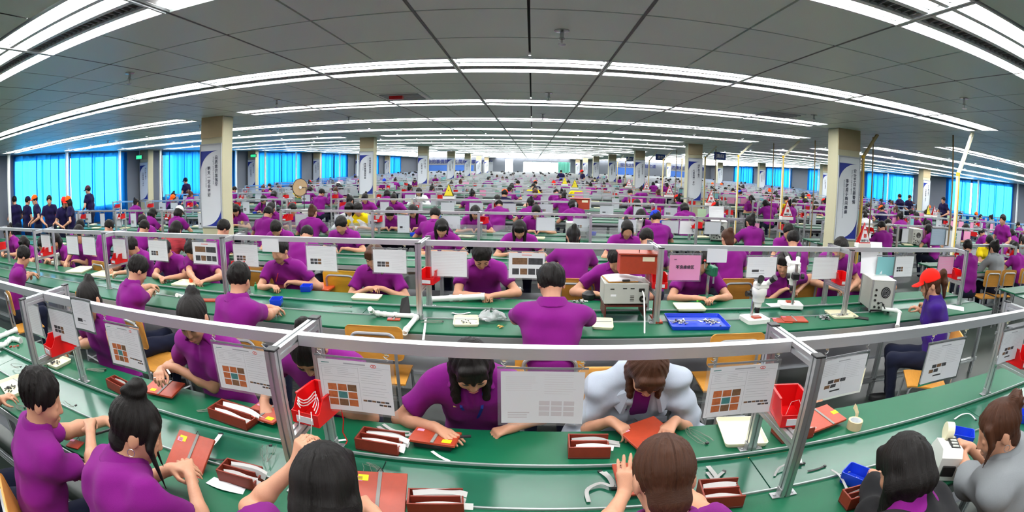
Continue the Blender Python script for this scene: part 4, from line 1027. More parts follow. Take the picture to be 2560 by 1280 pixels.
def cable_box(fp, label, rib=4, h=.058, seed=0, ribrz=0, open_end=True, lblside=''):
    c, w, d, rz = fp; t = thing('cable_box', label, 'box', (c.x, c.y, c.z+.0005), rz, 'red-brown divided cable boxes'); th = .007
    b = MB(); b.bbox((0, 0, .004), (w, d, .008), .001); b.build('base', M_BAKED, t)
    for nm, y in (('side_panel', -d/2+th/2), ('side_panel', d/2-th/2), ('divider', 0)):
        ww = w if nm != 'divider' else w-.02
        b = MB(); b.bbox((0, y, .008+(h-.008)/2), (ww, th, h-.008), .001); b.build(nm, M_BOX, t)
    b = MB(); b.bbox((-w/2+th/2, 0, .008+(h-.008)/2), (th, d-2*th, h-.008), .001); b.build('end_panel', M_BOX, t)
    b = MB(); b.bbox((w/2-th/2, 0, .008+(h-.008)*.28), (th, d-2*th, (h-.008)*.5), .001); b.build('end_panel', M_BOX, t)
    r = random.Random(seed); cs, sn = math.cos(rz), math.sin(rz)
    for k in range(rib):
        s = -1 if k % 2 else 1; y0 = s*d*.25 + r.uniform(-.012, .012); zz = h*.45 + .009*(k//2) ; x0 = r.uniform(-w*.42, -w*.3); LL = w*r.uniform(.75, 1.0)
        pl = [(x0, y0, zz), (x0+LL*.4, y0+.002, zz+.006), (x0+LL*.75, y0+.004*s, zz+.004), (x0+LL*1.02, y0 + r.uniform(-.01, .01), zz-.006)]
        ribbon([(c.x + x*cs - y*sn, c.y + x*sn + y*cs, c.z + z) for x, y, z in pl], r.uniform(.02, .03), '%s ribbon cable, %s in %s slot, %s' % ('grey' if k % 3 == 2 else 'white', ('lowest', 'middle', 'topmost')[k//2], 'near' if s < 0 else 'far', lblside), 'ribbon cables in the ' + lblside, M_RIBW if k % 3 != 2 else M_RIB, conn=False, side=(0, .5*cs, .85))
    return t
def jig(c, w, d, rz, label, tilt=0, roll=0, strip=.55, yellow=(.3, -.3), thick=.012, m=None, lift=0, legs=True):
    t = thing('jig_board', label, 'board', (c.x, c.y, c.z + lift), rz, 'red-brown jig boards'); t.rotation_euler = (tilt, roll, rz); m = m or M_BAKE
    b = MB(); b.bbox((0, 0, thick/2), (w, d, thick), .0015); b.build('board', m, t)
    if strip is not None: b = MB(); b.box((w*(strip-.5), 0, thick+.0015), (.014, d, .003)); b.build('metal_strip', mat('dull grey strip', lin(132, 130, 126), .6), t)
    if yellow: b = MB(); b.box((w*yellow[0], d*yellow[1], thick+.0006), (.04, .027, .0012)); b.build('yellow_label', M_YELLAB, t)
    b = MB(); b.box((-w*.36, d*.3, thick+.0006), (.03, .02, .0012)); b.build('pale_label', M_PINK, t)
    b = MB(); b.tube([(w*(strip or .5)-w*.5-.012, d/2, thick+.002), (w*(strip or .5)-w*.5, d/2+.012, thick+.012), (w*(strip or .5)-w*.5+.012, d/2, thick+.002)], .002, 6); b.build('wire_clip', M_CONN, t, True)
    return t
M_CHROME = mat('chromed steel', (.55, .55, .56), .2, .9)
def chair_parts(wood):
    out = []
    b = MB()                                                            # moulded plywood seat
    b.grid(lambda u, v: ((u-.5)*(.38 - .02*v), (v-.5)*.37 + .01, .445 - .012*math.sin(PI*u)*math.sin(PI*v) - (.012 if v > .85 else 0)*(v-.85)*6), 8, 8)
    n = len(b.v); b.v += [(x, y, z-.012) for x, y, z in b.v]; b.f += [tuple(i+n for i in f)[::-1] for f in b.f[:64]]; b.m = [0]*len(b.f)
    e = [i*9 for i in range(9)] + [72+j for j in range(1, 9)] + [(7-i)*9+8 for i in range(8)] + [7-j for j in range(7)]
    b.f += [(e[k], e[(k+1) % len(e)], e[(k+1) % len(e)]+n, e[k]+n) for k in range(len(e))]; b.m = [0]*len(b.f)
    out.append(('seat', b.data('seat', wood, True)))
    q = rrect(.40, .25, .04, 5); b = MB(); N = len(q)                   # curved back panel
    vs = [(x, -.182 - .018*(1-(x/.2)**2) - z*.10, .745 + z) for x, z in q]; b.v = vs + [(x, y-.011, z) for x, y, z in vs]
    b.f = [tuple(range(N)), tuple(range(2*N-1, N-1, -1))] + [((k+1) % N, k, k+N, (k+1) % N + N) for k in range(N)]; b.m = [0]*len(b.f)
    out.append(('backrest', b.data('backrest', wood)))
    def arc(c, r, a0, a1, n=5): return [(c[0] + r*math.cos(a0 + (a1-a0)*k/n), c[1] + r*math.sin(a0 + (a1-a0)*k/n)) for k in range(n+1)]
    hoop = [(-.15, .36)] + arc((-.10, .775), .05, PI, PI/2) + arc((.10, .775), .05, PI/2, 0) + [(.15, .36)]
    b = MB(); b.tube([(x, -.192 - (z-.45)*.10 if z > .45 else -.192, z) for x, z in hoop], .0115, 8); out.append(('back_hoop', b.data('back_hoop', M_STEEL, True)))
    for sx in (-1, 1):
        b = MB(); b.tube([(sx*.15, -.2, .425), (sx*.165, -.225, .012)], .011, 8); b.cyl((sx*.165, -.225, 0), (sx*.165, -.225, .02), .014, 8); out.append(('leg', b.data('leg', M_STEEL, True)))
        b = MB(); b.tube([(sx*.15, -.2, .425), (sx*.16, .15, .425), (sx*.172, .172, .40), (sx*.178, .20, .012)], .011, 8); b.cyl((sx*.178, .2, 0), (sx*.178, .2, .02), .014, 8); out.append(('leg', b.data('leg', M_STEEL, True)))
        b = MB(); b.tube([(sx*.160, -.213, .2), (sx*.176, .187, .2)], .009, 6); out.append(('stretcher', b.data('stretcher', M_STEEL, True)))
    b = MB(); b.tube([(-.16, -.21, .24), (.16, -.21, .24)], .009, 6); out.append(('stretcher', b.data('stretcher', M_STEEL, True)))
    return out
CH_A, CH_Y = chair_parts(M_WOOD), chair_parts(M_WOODY)
def chair(x, y, rz, label, yellow=False, group='plywood chairs'):
    t = thing('chair', label, 'chair', (x, y, 0), rz, group)
    for nm, me in (CH_Y if yellow else CH_A): put(nm, me, t)
    return t
def pvc(pts, label, r=.02, world=True):
    c = Vector(pts[0]); t = thing('pvc_pipe', label, 'pipe', c, 0, 'white plastic extraction pipes'); q = [Vector(p)-c for p in pts]; full = [q[0]]
    for i in range(1, len(q)-1):
        a, p, e_ = q[i-1], q[i], q[i+1]; u = (a-p).normalized()*.035; v = (e_-p).normalized()*.035; full += [p+u, p+u*.3+v*.3, p+v]
    full.append(q[-1]); b = MB(); b.tube(full, r, 12); b.build('tube', M_PVC, t, True)
    for i in range(1, len(q)-1):
        for o_ in (q[i-1], q[i+1]):
            u = (o_-q[i]).normalized(); k = MB(); k.cyl(q[i]+u*.03, q[i]+u*.055, r*1.22, 12); k.build('coupling', M_PVC, t, True)
    u = (q[-2]-q[-1]).normalized(); k = MB(); k.cyl(q[-1]+u*.0, q[-1]+u*.03, r*1.25, 12); k.build('coupling', M_PVC, t, True)
    return t
M_WHITEP = mat('white enamel', lin(234, 234, 230), .3); M_GREYP = mat('grey enamel', lin(176, 178, 172), .4, 0, .04, 20, .04, 200); M_BLK2 = mat('black rubber', (.01, .01, .01), .35)
def microscope(p, rz, label, k=1.0, tall=.0):
    t = thing('microscope', label, 'microscope', p, rz, 'white stereo microscopes'); w = lambda *a: tuple(v*k for v in a)
    shell([[(x*k, y*k, z) for x, y in rrect(.20, .17, .025)] for z in (0, .004*k, .026*k, .03*k)]).build('base', M_WHITEP, t)
    b = MB(); b.cyl(w(0, .055, .03), w(0, .055, .30+tall), .013*k, 12); b.build('pillar', M_CHROME, t, True)
    b = MB(); b.bbox(w(0, .045, .20+tall), w(.06, .075, .055), .008); b.cyl(w(-.05, .045, .20+tall), w(-.075, .045, .20+tall), .022*k, 12); b.cyl(w(.05, .045, .20+tall), w(.075, .045, .20+tall), .022*k, 12); b.build('focus_arm', M_BLK2, t)
    b = MB(); b.lathe([(0, .115), (.026, .115), (.032, .15), (.044, .155), (.050, .20), (.058, .21), (.058, .255), (.046, .275), (0, .277)], 18, w(0, -.02, tall)) if k == 1 else b.lathe([(r*k, z*k) for r, z in [(0, .115), (.026, .115), (.032, .15), (.044, .155), (.050, .20), (.058, .21), (.058, .255), (.046, .275), (0, .277)]], 18, w(0, -.02, tall))
    b.build('objective_head', M_WHITEP, t, True)
    b = MB(); b.lathe([(0, .075), (.020, .075), (.024, .11), (.020, .12), (0, .12)], 14, w(0, -.02, tall)); b.build('objective_lens', M_BLK2, t, True)
    b = MB(); b.bbox(w(0, -.035, .28+tall), w(.11, .08, .05), .012); b.build('prism_head', M_WHITEP, t)
    for s in (-1, 1):
        b = MB(); b.cyl(w(s*.034, -.045, .285+tall), w(s*.050, -.090, .325+tall), .020*k, 12); b.build('eyepiece_tube', M_WHITEP, t, True)
        b = MB(); b.cyl(w(s*.050, -.090, .325+tall), w(s*.062, -.123, .355+tall), .021*k, 12, r2=.024*k); b.build('eyecup', M_BLK2, t, True)
    b = MB(); b.bbox(w(.0, -.02, .036), w(.07, .05, .012), .004); b.build('stage_plate', M_BAKE, t); return t
def tester(c, w, d, h, rz, label, face='plain', m=None):
    t = thing('test_instrument', label, 'instrument', c, rz, 'bench test instruments')
    b = MB(); b.bbox((0, 0, h/2), (w, d, h), .006); b.build('case', m or M_GREYP, t)
    for x in (-w*.4, w*.4):
        for y in (-d*.4, d*.4): f = MB(); f.cyl((x, y, -.012), (x, y, .001), .012, 8); f.build('foot', M_BLK2, t)
    y = -d/2 - .001
    for k in range(4): s = MB(); s.box((w*.12, y, h*(.16 + .08*k)), (w*.09, .002, .004)); s.build('vent_slot', M_BLK2, t)
    for k, (x, z) in enumerate(((-.33, .72), (-.05, .75), (.12, .75))): s = MB(); s.box((w*x, y, h*z), (w*.09, .002, .008)); s.build('port', M_BLK2, t)
    s = MB(); s.box((-w*.30, y, h*.42), (w*.12, .002, h*.10)); s.build('rating_plate', M_PAPER, t)
    s = MB(); s.cyl((w*.36, y+.002, h*.26), (w*.36, y-.006, h*.26), h*.16, 20); s.build('fan_grille', M_BLK2, t)
    s = MB(); s.cyl((w*.36, y-.005, h*.26), (w*.36, y-.009, h*.26), h*.05, 14); s.build('fan_hub', M_STEEL, t)
    s = MB(); s.bbox((w*.33, y, h*.68), (w*.13, .012, h*.16), .003); s.build('mains_inlet', M_BLK2, t); return t
def tower(p, rz, label, w=.26, d=.34, h=.30, fan=True):
    """grey instrument with framed edges and a fan in its back"""
    t = thing('power_supply', label, 'instrument', p, rz, 'framed grey power supplies')
    b = MB(); b.bbox((0, 0, h/2+.03), (w, d, h), .004); b.build('case', M_GREYP, t)
    for x in (-1, 1):
        for y in (-1, 1):
            e = MB(); e.bbox((x*w/2, y*d/2, h/2+.03), (.018, .018, h+.02), .003); e.build('corner_post', M_STEEL, t)
            f = MB(); f.cyl((x*w*.42, y*d*.42, 0), (x*w*.42, y*d*.42, .03), .014, 8); f.build('foot', M_BLK2, t)
    top = MB(); top.bbox((0, 0, h+.036), (w+.01, d+.01, .012), .003); top.build('lid', M_WHITEP, t); y = -d/2-.002
    s = MB(); s.cyl((w*.12, y+.002, h*.72), (w*.12, y-.006, h*.72), h*.19, 24); s.build('fan_grille', M_BLK2, t)
    for k in range(3): s = MB(); s.tube([(w*.12 + h*.05*(k+1)*math.cos(a*PI/10), y-.008, h*.72 + h*.05*(k+1)*math.sin(a*PI/10)) for a in range(20)], .0022, 5, closed=True); s.build('fan_guard', M_STEEL, t, True)
    for k, (x, z) in enumerate(((-.32, .80), (-.32, .62), (-.32, .45), (-.15, .35), (.08, .30), (-.3, .22), (-.1, .2))): s = MB(); s.cyl((w*x, y+.001, h*z), (w*x, y-.012, h*z), .011, 10); s.build('socket', M_BLK2, t, True)
    s = MB(); s.tube([(-w*.15, y-.01, h*.35), (-.02, y-.05, h*.42), (.02, y-.06, h*.22), (w*.08, y-.01, h*.30)], .005, 6); s.build('lead', M_BLK2, t, True)
    return t
def tape_roll(p, label, r=.042, h=.045, up=True, m=None):
    b = MB(); b.lathe([(r*.78, 0), (r, 0), (r, h), (r*.78, h), (r*.78, 0)], 24); t = thing('tape_roll', label, 'tape', p); b.build('roll', m or mat('buff tape', lin(196, 176, 140), .5), t, True)
    c = MB(); c.lathe([(r*.74, .001), (r*.79, .001), (r*.79, h-.001), (r*.74, h-.001), (r*.74, .001)], 24); c.build('core', M_PAPER, t, True); return t
def warn_sign(p, label, yellow=False, k=1.0, rz=0):
    """folded triangular warning sign on a white foot"""
    t = thing('warning_sign', label, 'sign', p, rz, 'triangular warning signs'); W_, H_ = .13*k, .165*k; y0 = .0
    b = MB(); b.bbox((0, 0, .017*k), (W_*1.12, .06*k, .034*k), .003); b.build('foot', M_WHITEP, t)
    mtri = mat('yellow sign', lin(226, 206, 30), .5) if yellow else M_PAPER; mb_ = mat('dark sign border', lin(70, 64, 20), .5) if yellow else mat('red sign border', lin(200, 40, 36), .5)
    for s in (-1, 1):
        a = MB(); vs = [(-W_/2, s*.022*k, .034*k), (W_/2, s*.022*k, .034*k), (0, 0, .034*k+H_)]; o_ = [(x, y + s*.003, z) for x, y, z in vs]
        f = [(0, 1, 2), (5, 4, 3), (0, 3, 4, 1), (1, 4, 5, 2), (2, 5, 3, 0)]; a.add(vs + o_, f); a.build('board', mb_, t)
        i = MB(); q = .86; cz = .034*k + H_*.36
        vi = [(x*q, y + s*.0035, cz + (z-cz)*q) for x, y, z in o_]; i.add(vi, [(0, 1, 2) if s < 0 else (2, 1, 0)]); i.build('face', mtri, t)
    if yellow:
        e = MB(); e.box((0, -.016*k, .095*k), (.010*k, .003, .04*k)); e.build('mark', mb_, t); e = MB(); e.box((0, -.021*k, .062*k), (.010*k, .003, .010*k)); e.build('mark', mb_, t)
    else:
        text('caption', '严\n禁', .036*k, mb_, t, (0, -.0185*k-.002, .118*k), (PI/2-.13, 0, 0), bold=.02)
        text('caption', '触摸产品', .021*k, M_INK, t, (0, -.0240*k-.003, .048*k), (PI/2-.13, 0, 0), bold=.02)
    return t
def conduit(ptop, pelb, pbot, label, m=None, r=.021):
    t = thing('conduit', label, 'conduit', pbot, 0, 'angled conduits up to the lights'); c = Vector(pbot); m = m or mat('yellow white conduit', lin(238, 232, 208), .4)
    a, b_, d = Vector(ptop)-c, Vector(pelb)-c, Vector(pbot)-c; k = MB(); u = (a-b_).normalized()*.04
    k.extrude([(-r, -r), (r, -r), (r, r), (-r, r)], d, b_, up=(0, 1, 0)); k.build('upright', m, t)
    k = MB(); k.extrude([(-r, -r), (r, -r), (r, r), (-r, r)], b_-u*.3, a, up=(0, 1, 0)); k.build('slanted_arm', m, t)
    k = MB(); k.extrude([(-.008, -.002), (.008, -.002), (.008, .002), (-.008, .002)], d + Vector((0, -r-.002, 0)), b_ + Vector((0, -r-.002, 0)), up=(0, 1, 0)); k.build('yellow_strip', mat('yellow tape', lin(236, 190, 40), .5), t)
    k = MB(); k.bbox(b_, (2.15*r, 2.15*r, 2.2*r), .004); k.build('elbow', mat('yellow tape', lin(236, 190, 40), .5), t); return t
def cabinet(p, w, d, h, rz, label):
    t = thing('hanging_cabinet', label, 'cabinet', p, rz); b = MB(); b.bbox((0, 0, h/2), (w, d, h), .003); b.build('case', M_BAKE, t)
    b = MB(); b.bbox((0, -.01, h+.006), (w+.03, d+.04, .012), .003); b.build('lid', M_BAKE, t); b = MB(); b.box((w*.25, -d/2-.002, h*.78), (w*.32, .003, h*.22)); b.build('label', M_CREAM, t); return t
DBG = False
# ------------------------------------------------------------------ people at the first two benches, each posed from the photograph
def place(label, px_, py_, Y, rz, lh=None, rh=None, h=.006, shirt=None, hairm=None, pants=None, face=False, capm=None, loose=0.0, collar=None, legs=True, shirtname='polo_shirt', hs=None, zmax=.12, attrs=None, **kw):
    """(hx, hy): pixel of the top of the head, Y: its distance; lh, rh: (px, py, height) of the wrists"""
    H = aty(px_, py_, Y); f0 = Fig(**kw); M = Matrix.Rotation(rz, 3, 'Z')
    top = f0.Cn + f0.hu*.105
    if kw.get('hair', 'short') == 'bun' : top = f0.Cn + f0.hu*.105
    ztop = max(top[2], f0.Cn[2] + .09); dz = max(-.14, min(zmax, H.z - ztop))
    if DBG: print('DZ %s want %.2f use %.2f z %.2f x %.2f' % (label[:30], H.z - ztop, dz, H.z, H.x))
    loc = H - M @ Vector((top[0], top[1], 0)); loc.z = 0
    kw['hipz'] = f0.hipz + dz
    def loc_of(t, sd):
        if t is None: return (sd*.12, .40, .82)
        if len(t) == 4: w = Vector(t[:3])
        else: w = atz(t[0], t[1], t[2])
        v = M.inverted() @ (w - loc); return (v.x, v.y, w.z)
    kw['lh'] = loc_of(lh, -1); kw['rh'] = loc_of(rh, 1)
    f = Fig(**kw)
    for k_, v_ in (attrs or {}).items(): setattr(f, k_, v_)
    o = make_person(f, label, loc, rz, h, shirt, hairm, pants, None, face, capm, loose, collar, legs, shirtname, hs)
    return o, f, loc, M
AWAY, TOWARD = 0.0, PI
# near side of the nearest bench, backs to the camera
place('young man at lower left, short black hair, back to the camera, arms on the bench', 103, 922, .93, -.35, (262, 1052, .80), (226, 1078, .86), h=.0055, lean=.30, bend=.18, hp=.38, hy=.35, hair='short', curl=.8, hcurl=(.5, 1.2), elbow=.8, zmax=.16, attrs=dict(strand=1.5, foldk=1.5))
EAR = lambda o, f, sd: (lambda b: (b.tube([tuple(f.Cn + f.hx*sd*.082 - f.hu*(.064 + .013*math.cos(a*PI/8)) + f.hf*(.013*math.sin(a*PI/8) - .006)) for a in range(16)], .0014, 6, closed=True), b.build('earring', mat('silver', (.7, .7, .72), .2, .9), o, True)))(MB())
o, f, loc, M_ = place('woman with high bun and hoop earring, back to the camera, holding a red board', 358, 994, 1.0, -.28, (428, 1172, .84), (476, 1190, .84), h=.0055, lean=.40, bend=.22, hp=.55, hy=.55, hair='bun', sex='f', curl=.5, elbow=.7, attrs=dict(strand=1.5, foldk=1.5))
EAR(o, f, 1)
place('woman with long dark ponytail at bottom centre left, left hand raised beside her head', 812, 1100, 1.0, -.05, (742, 1162, 1.02), (930, 1275, .80), h=.0055, lean=.40, bend=.22, hp=.45, hy=-.1, hair='long', sex='f', curl=.9, elbow=.9, lf=(.2, .3, .8), attrs=dict(strand=1.5, foldk=1.5))
place('woman with reddish brown gathered hair at bottom centre right, back to the camera', 1655, 1078, 1.08, .04, (1560, 1235, .84), (1700, 1215, .82), h=.0055, lean=.46, bend=.25, hp=.62, hy=0, hair='pulled', sex='f', curl=.35, lf=(.1, .45, .75), hairm=M_HAIRB, attrs=dict(strand=1.5, foldk=1.5))
place('woman with dark bobbed hair in a black jacket beside the white tape machine', 2254, 1074, 1.02, .30, (2185, 1200, .82), (2262, 1150, .84), h=.0055, lean=.44, bend=.25, hp=.68, hy=.3, hair='bob', sex='f', shirt=M_DARK, collar=M_PURPLE, sleeve='long', curl=.9, loose=.008, shirtname='jacket', attrs=dict(strand=1.5, foldk=1.5))
o, f, loc, M_ = place('woman in grey hooded sweatshirt with messy brown hair at the lower right corner', 2490, 1004, .93, .45, (2402, 1128, .84), (2425, 1118, .86), h=.0055, lean=.40, bend=.25, hp=.55, hy=-.5, hair='updo', sex='f', attrs=dict(strand=1.5, foldk=1.5, lock=True), shirt=M_GREYJ, collar=M_GREYJ, sleeve='pushed', curl=.9, hairm=M_HAIRB, loose=.010, shirtname='sweatshirt')
EAR(o, f, -1)
place('person at the left edge of the photo, mostly cut off, purple sleeve and dark jeans', -95, 880, .78, -.5, (0, 1000, .80), (5, 985, .80), lean=.22, hp=.4, hair='short', h=.009)
# far side of the nearest bench, facing the camera
place('woman with pinned-up hair behind the far left sheet, hands together over a tray', 203, 712, 1.86, PI+.05, (160, 878, .80), (148, 872, .80), lean=.20, bend=.15, hp=.55, hy=-.15, hair='updo', sex='f', face=True, curl=.9, elbow=.7)
place('woman with black pinned-up hair looking down at a white strip in her fingers', 462, 748, 1.80, PI-.05, (440, 920, .90), (402, 926, .90), h=.0055, lean=.22, bend=.18, hp=.52, hy=-.22, hair='updo', sex='f', face=True, curl=.95, elbow=.6, zmax=.16)
place('woman bending low behind the left aluminium frame, face half hidden', 752, 838, 1.72, PI-.05, (806, 1012, .80), (660, 1008, .80), lean=.45, bend=.3, hp=.95, hy=-.25, hair='updo', sex='f', face=True, curl=.8, elbow=.9)
o, f, loc, M_ = place('woman facing the camera, right hand flat on a red board, long dark fringe', 1176, 872, 1.80, PI+.02, (1278, 1070, .77), (1088, 1068, .80), h=.0055, lean=.44, bend=.25, hp=.72, hy=-.22, hr=.08, hair='long', sex='f', face=True, curl=.35, hcurl=(1.0, .22), elbow=.85, rf=(-.6, .45, -.05), rp=(0, 0, -1), attrs=dict(hairlen=.15, strand=1.3))
ld = MB()
for s_ in (-1, 1): ld.strip([tuple(f.N + f.ax*s_*.055 + f.fw*.060 + f.up*.005), tuple(f.N + f.ax*s_*.045 + f.fw*.122 - f.up*.075), tuple(f.N + f.ax*s_*.012 + f.fw*.126 - f.up*.22), tuple(f.N + f.fw*.11 - f.up*.30)], .012, .001, tuple(f.ax))
eb = MB(); eb.bbox(tuple(f.N - f.ax*.075*-1 + f.fw*.112 - f.up*.085), (.016, .008, .010), .002); eb.build('emblem', mat('tan emblem', lin(200, 170, 110), .6), o)
ld.build('lanyard', mat('blue lanyard', lin(40, 60, 170), .5), o)
o, f, loc, M_ = place('woman in pale grey jacket facing the camera, head bowed over a red board', 1636, 894, 1.84, PI, (1688, 1052, .82), (1528, 1052, .82), h=.0055, lean=.44, bend=.28, hp=.92, hy=.05, hair='long', sex='f', face=True, shirt=M_PALE, collar=M_PALE, sleeve='pushed', loose=.012, curl=.7, elbow=.42, shirtname='jacket', rf=(-.5, .5, -.15), lf=(.45, .5, -.15), hairm=M_HAIRB, attrs=dict(neck='jacket', hairlen=.12, foldk=2.6, strand=1.3))
def inner(p, f=f):
    d = None
    for a, b, ra, rb in f.trunk(.004): e = cone(p, a, b, ra, rb); d = e if d is None else smin(d, e, .06)
    return np.maximum(d, -cone(p, f.N + f.fw*.072 + f.up*.035, f.N + f.fw*.125 - f.up*.085, .030, .010))
for s_ in (-1, 1):                                                        # wide pointed collar and chest pockets of the jacket
    W_ = lambda a, b, c: Vector(f.N + f.ax*s_*a + f.fw*b + f.up*c); P_ = [W_(.070, -.035, .030), W_(.058, .075, .018), W_(.095, .150, -.085), W_(.150, .085, -.050), W_(.120, .0, .0)]; nn = (P_[1]-P_[0]).cross(P_[2]-P_[0]).normalized()*s_*.006
    b = MB(); b.add([p + nn*2 for p in P_] + [p - nn for p in P_], [(0, 1, 2, 3, 4), (9, 8, 7, 6, 5)] + [(k, k+5, (k+1) % 5 + 5, (k+1) % 5) for k in range(5)]); b.build('collar_flap', M_PALE, o)
    b = MB(); b.bbox(tuple(W_(.10, .155, -.165)), (.085, .012, .030), .004); b.build('pocket_flap', M_PALE, o)
put('purple_shirt', nets_mesh('purple_shirt', inner, np.array([-.3, -.2, .35]), np.array([.3, .6, 1.2]), .009, M_PURPLE, 1), o)
# near side of the second bench
place('young man at the far left of the second bench, seen from the side', 66, 616, 3.02, -.5, (88, 686, .80), (84, 690, .80), lean=.25, hp=.55, hy=-.2, hair='short', h=.009, curl=.8)
place('man with short black hair at the second bench, left, ear showing', 356, 640, 3.00, -.45, (405, 712, .80), (400, 722, .80), lean=.15, bend=.15, hp=.55, hy=-.05, hair='short', h=.008, curl=.8, zmax=.2)
place('man at the second bench with head turned to the right, back to the camera', 600, 655, 2.90, -.30, (690, 770, .80), (700, 778, .79), lean=.15, bend=.15, hp=.35, hy=-.45, hair='short', h=.008, elbow=.8, zmax=.2)
place('man with thick black hair at the middle of the second bench, back turned', 1376, 660, 2.98, 0, (1300, 800, .79), (1478, 800, .79), lean=.22, bend=.18, hp=.50, hy=-.1, hair='short', h=.007, elbow=1.3, zmax=.2, sw=.175)
place('woman in red cap and violet polo seated at the right end of the second bench', 2322, 676, 2.98, .95, (2285, 752, .80), (2300, 775, .82), lean=.15, bend=.12, hp=.35, hy=0, hair='pony', sex='f', shirt=M_VIOLET, capm=M_REDCAP, h=.007, hairm=M_HAIRB, zmax=.2, curl=.8)
# far side of the second bench, facing the camera
FB = [
 ('woman at the far left of the second bench, at the photo edge', 14, 566, 4.22, 'pony', 'f', .35, .5, -.1, {}),
 ('woman with black hair over her cheek at the second bench, far left', 52, 592, 4.22, 'bob', 'f', .4, .6, -.1, {}),
 ('person in purple polo at the second bench by the leftmost red bin', 98, 596, 4.24, 'short', 'm', .4, .7, -.1, {}),
 ('woman with black hair falling forward at the second bench, left', 132, 584, 4.24, 'long', 'f', .35, .5, -.1, {}),
 ('person working a grey machine head at the second bench, left', 190, 566, 4.26, 'short', 'm', .28, .5, 0, {}),
 ('person behind a narrow hanging sheet at the second bench left, hands forward', 318, 598, 4.26, 'short', 'm', .4, .7, .2, {}),
 ('person with face hidden by a sheet, hand on a heap of grey cables', 402, 606, 4.22, 'short', 'm', .38, .7, 0, {}),
 ('man bent over a cream tray with an orange cup, head behind a photo sheet', 468, 604, 4.22, 'short', 'm', .35, .75, .2, {}),
 ('man holding a red pencil, forehead hidden by a blank hanging sheet', 692, 598, 4.22, 'short', 'm', .22, .35, .2, {}),
 ('woman with bobbed black hair half hidden by a sheet, hands together over a cream tray', 930, 612, 4.22, 'bob', 'f', .25, .40, .15, {}),
 ('young man with head bowed over a white pipe at the middle of the second bench', 1208, 614, 4.16, 'short', 'm', .38, .85, -.25, {}),
 ('person in purple polo behind the grey test box, head beside the red-brown cabinet', 1545, 622, 4.22, 'short', 'm', .32, .7, .1, {}),
 ('person in purple polo with face hidden by a pink sheet, green tool in hand', 1762, 628, 4.22, 'short', 'm', .30, .6, 0, {}),
 ('woman with long black hair looking into the white microscope', 1962, 630, 4.26, 'long', 'f', .22, .3, .45, {}),
 ('person behind the right frame of the second bench, hand raised to the red bin', 2112, 592, 4.26, 'short', 'm', .3, .8, .1, {}),
 ('person in purple polo mostly hidden by the framed power supply on the second bench', 2212, 622, 4.22, 'short', 'm', .4, .7, -.2, {})]
HANDS = {10: ((1238, 738), (1200, 738)), 9: ((958, 722), (920, 722)), 13: ((2000, 722), (1952, 728)), 12: ((1792, 745), (1740, 745)), 8: ((738, 706), (676, 716)), 7: ((520, 700), (488, 702)), 6: ((425, 694), (398, 692)), 4: ((190, 652), (165, 656)), 5: ((300, 682), (275, 672)), 11: ((1570, 730), (1490, 735))}
for k, (lb, hx, hy, Y, hair, sex, ln, hp_, hyw, kw) in enumerate(FB):
    a = HANDS.get(k); l, r_ = ((a[0][0], a[0][1], .80), (a[1][0], a[1][1], .80)) if a else (None, None)
    place(lb, hx, hy, Y, PI + (.12 if hx < 600 else (-.08 if hx > 1900 else 0)), l, r_, lean=ln, bend=.18, hp=hp_, hy=hyw, hair=hair, sex=sex, h=.011 if hx < 400 else .0095, face=k in (9, 10, 13), elbow=1.15, curl=.85, legs=False, hairm=M_HAIRB if k in (9,) else M_HAIR)
# ------------------------------------------------------------------ hanging sheets on the nearest two benches
NB = 'above the nearest bench'
sheet_px((120, 772), (181, 786), (146, 850), B1, '6', 'small hanging instruction sheet beside the leftmost red bin, nearest rail')
sheet_px((60, 756), (94, 770), (75, 830), B1 + .02, 'l', 'blank looking sheet behind the leftmost frame of the nearest bench')
sheet_px((177, 748), (223, 758), (186, 818), B1 - .03, '1', 'upright sheet with bold brush writing overlapping the rail at left', hooks=False)
sheet_px((262, 808), (343, 826), (285, 908), B1, '9', 'hanging sheet with nine photos, second from the left on the nearest rail')
sheet_px((532, 858), (668, 881), (550, 968), B1, '9', 'hanging sheet with nine photos and red stamp left of the left frame')
sheet_px((793, 894), (975, 912), (806, 1020), B1, '9', 'hanging sheet with nine photos and red stamp right of the left frame')
sheet_px((1252, 926), (1463, 932), (1252, 1058), B1, 'f', 'large pale sheet seen from its faint back, centre of the nearest rail')
sheet_px((1775, 921), (1948, 906), (1757, 1042), B1, '9', 'hanging sheet with nine photos left of the right aluminium frame')
sheet_px((2052, 902), (2176, 886), (2030, 1000), B1 + .03, '5', 'hanging sheet swung askew behind the right aluminium frame', rz=.12)
sheet_px((2325, 863), (2413, 850), (2303, 962), B1, '5', 'hanging sheet with five photos in front of the red-capped woman')
sheet_px((2512, 830), (2566, 820), (2492, 912), B1, '5', 'hanging sheet with five dark photos at the right edge of the photo')
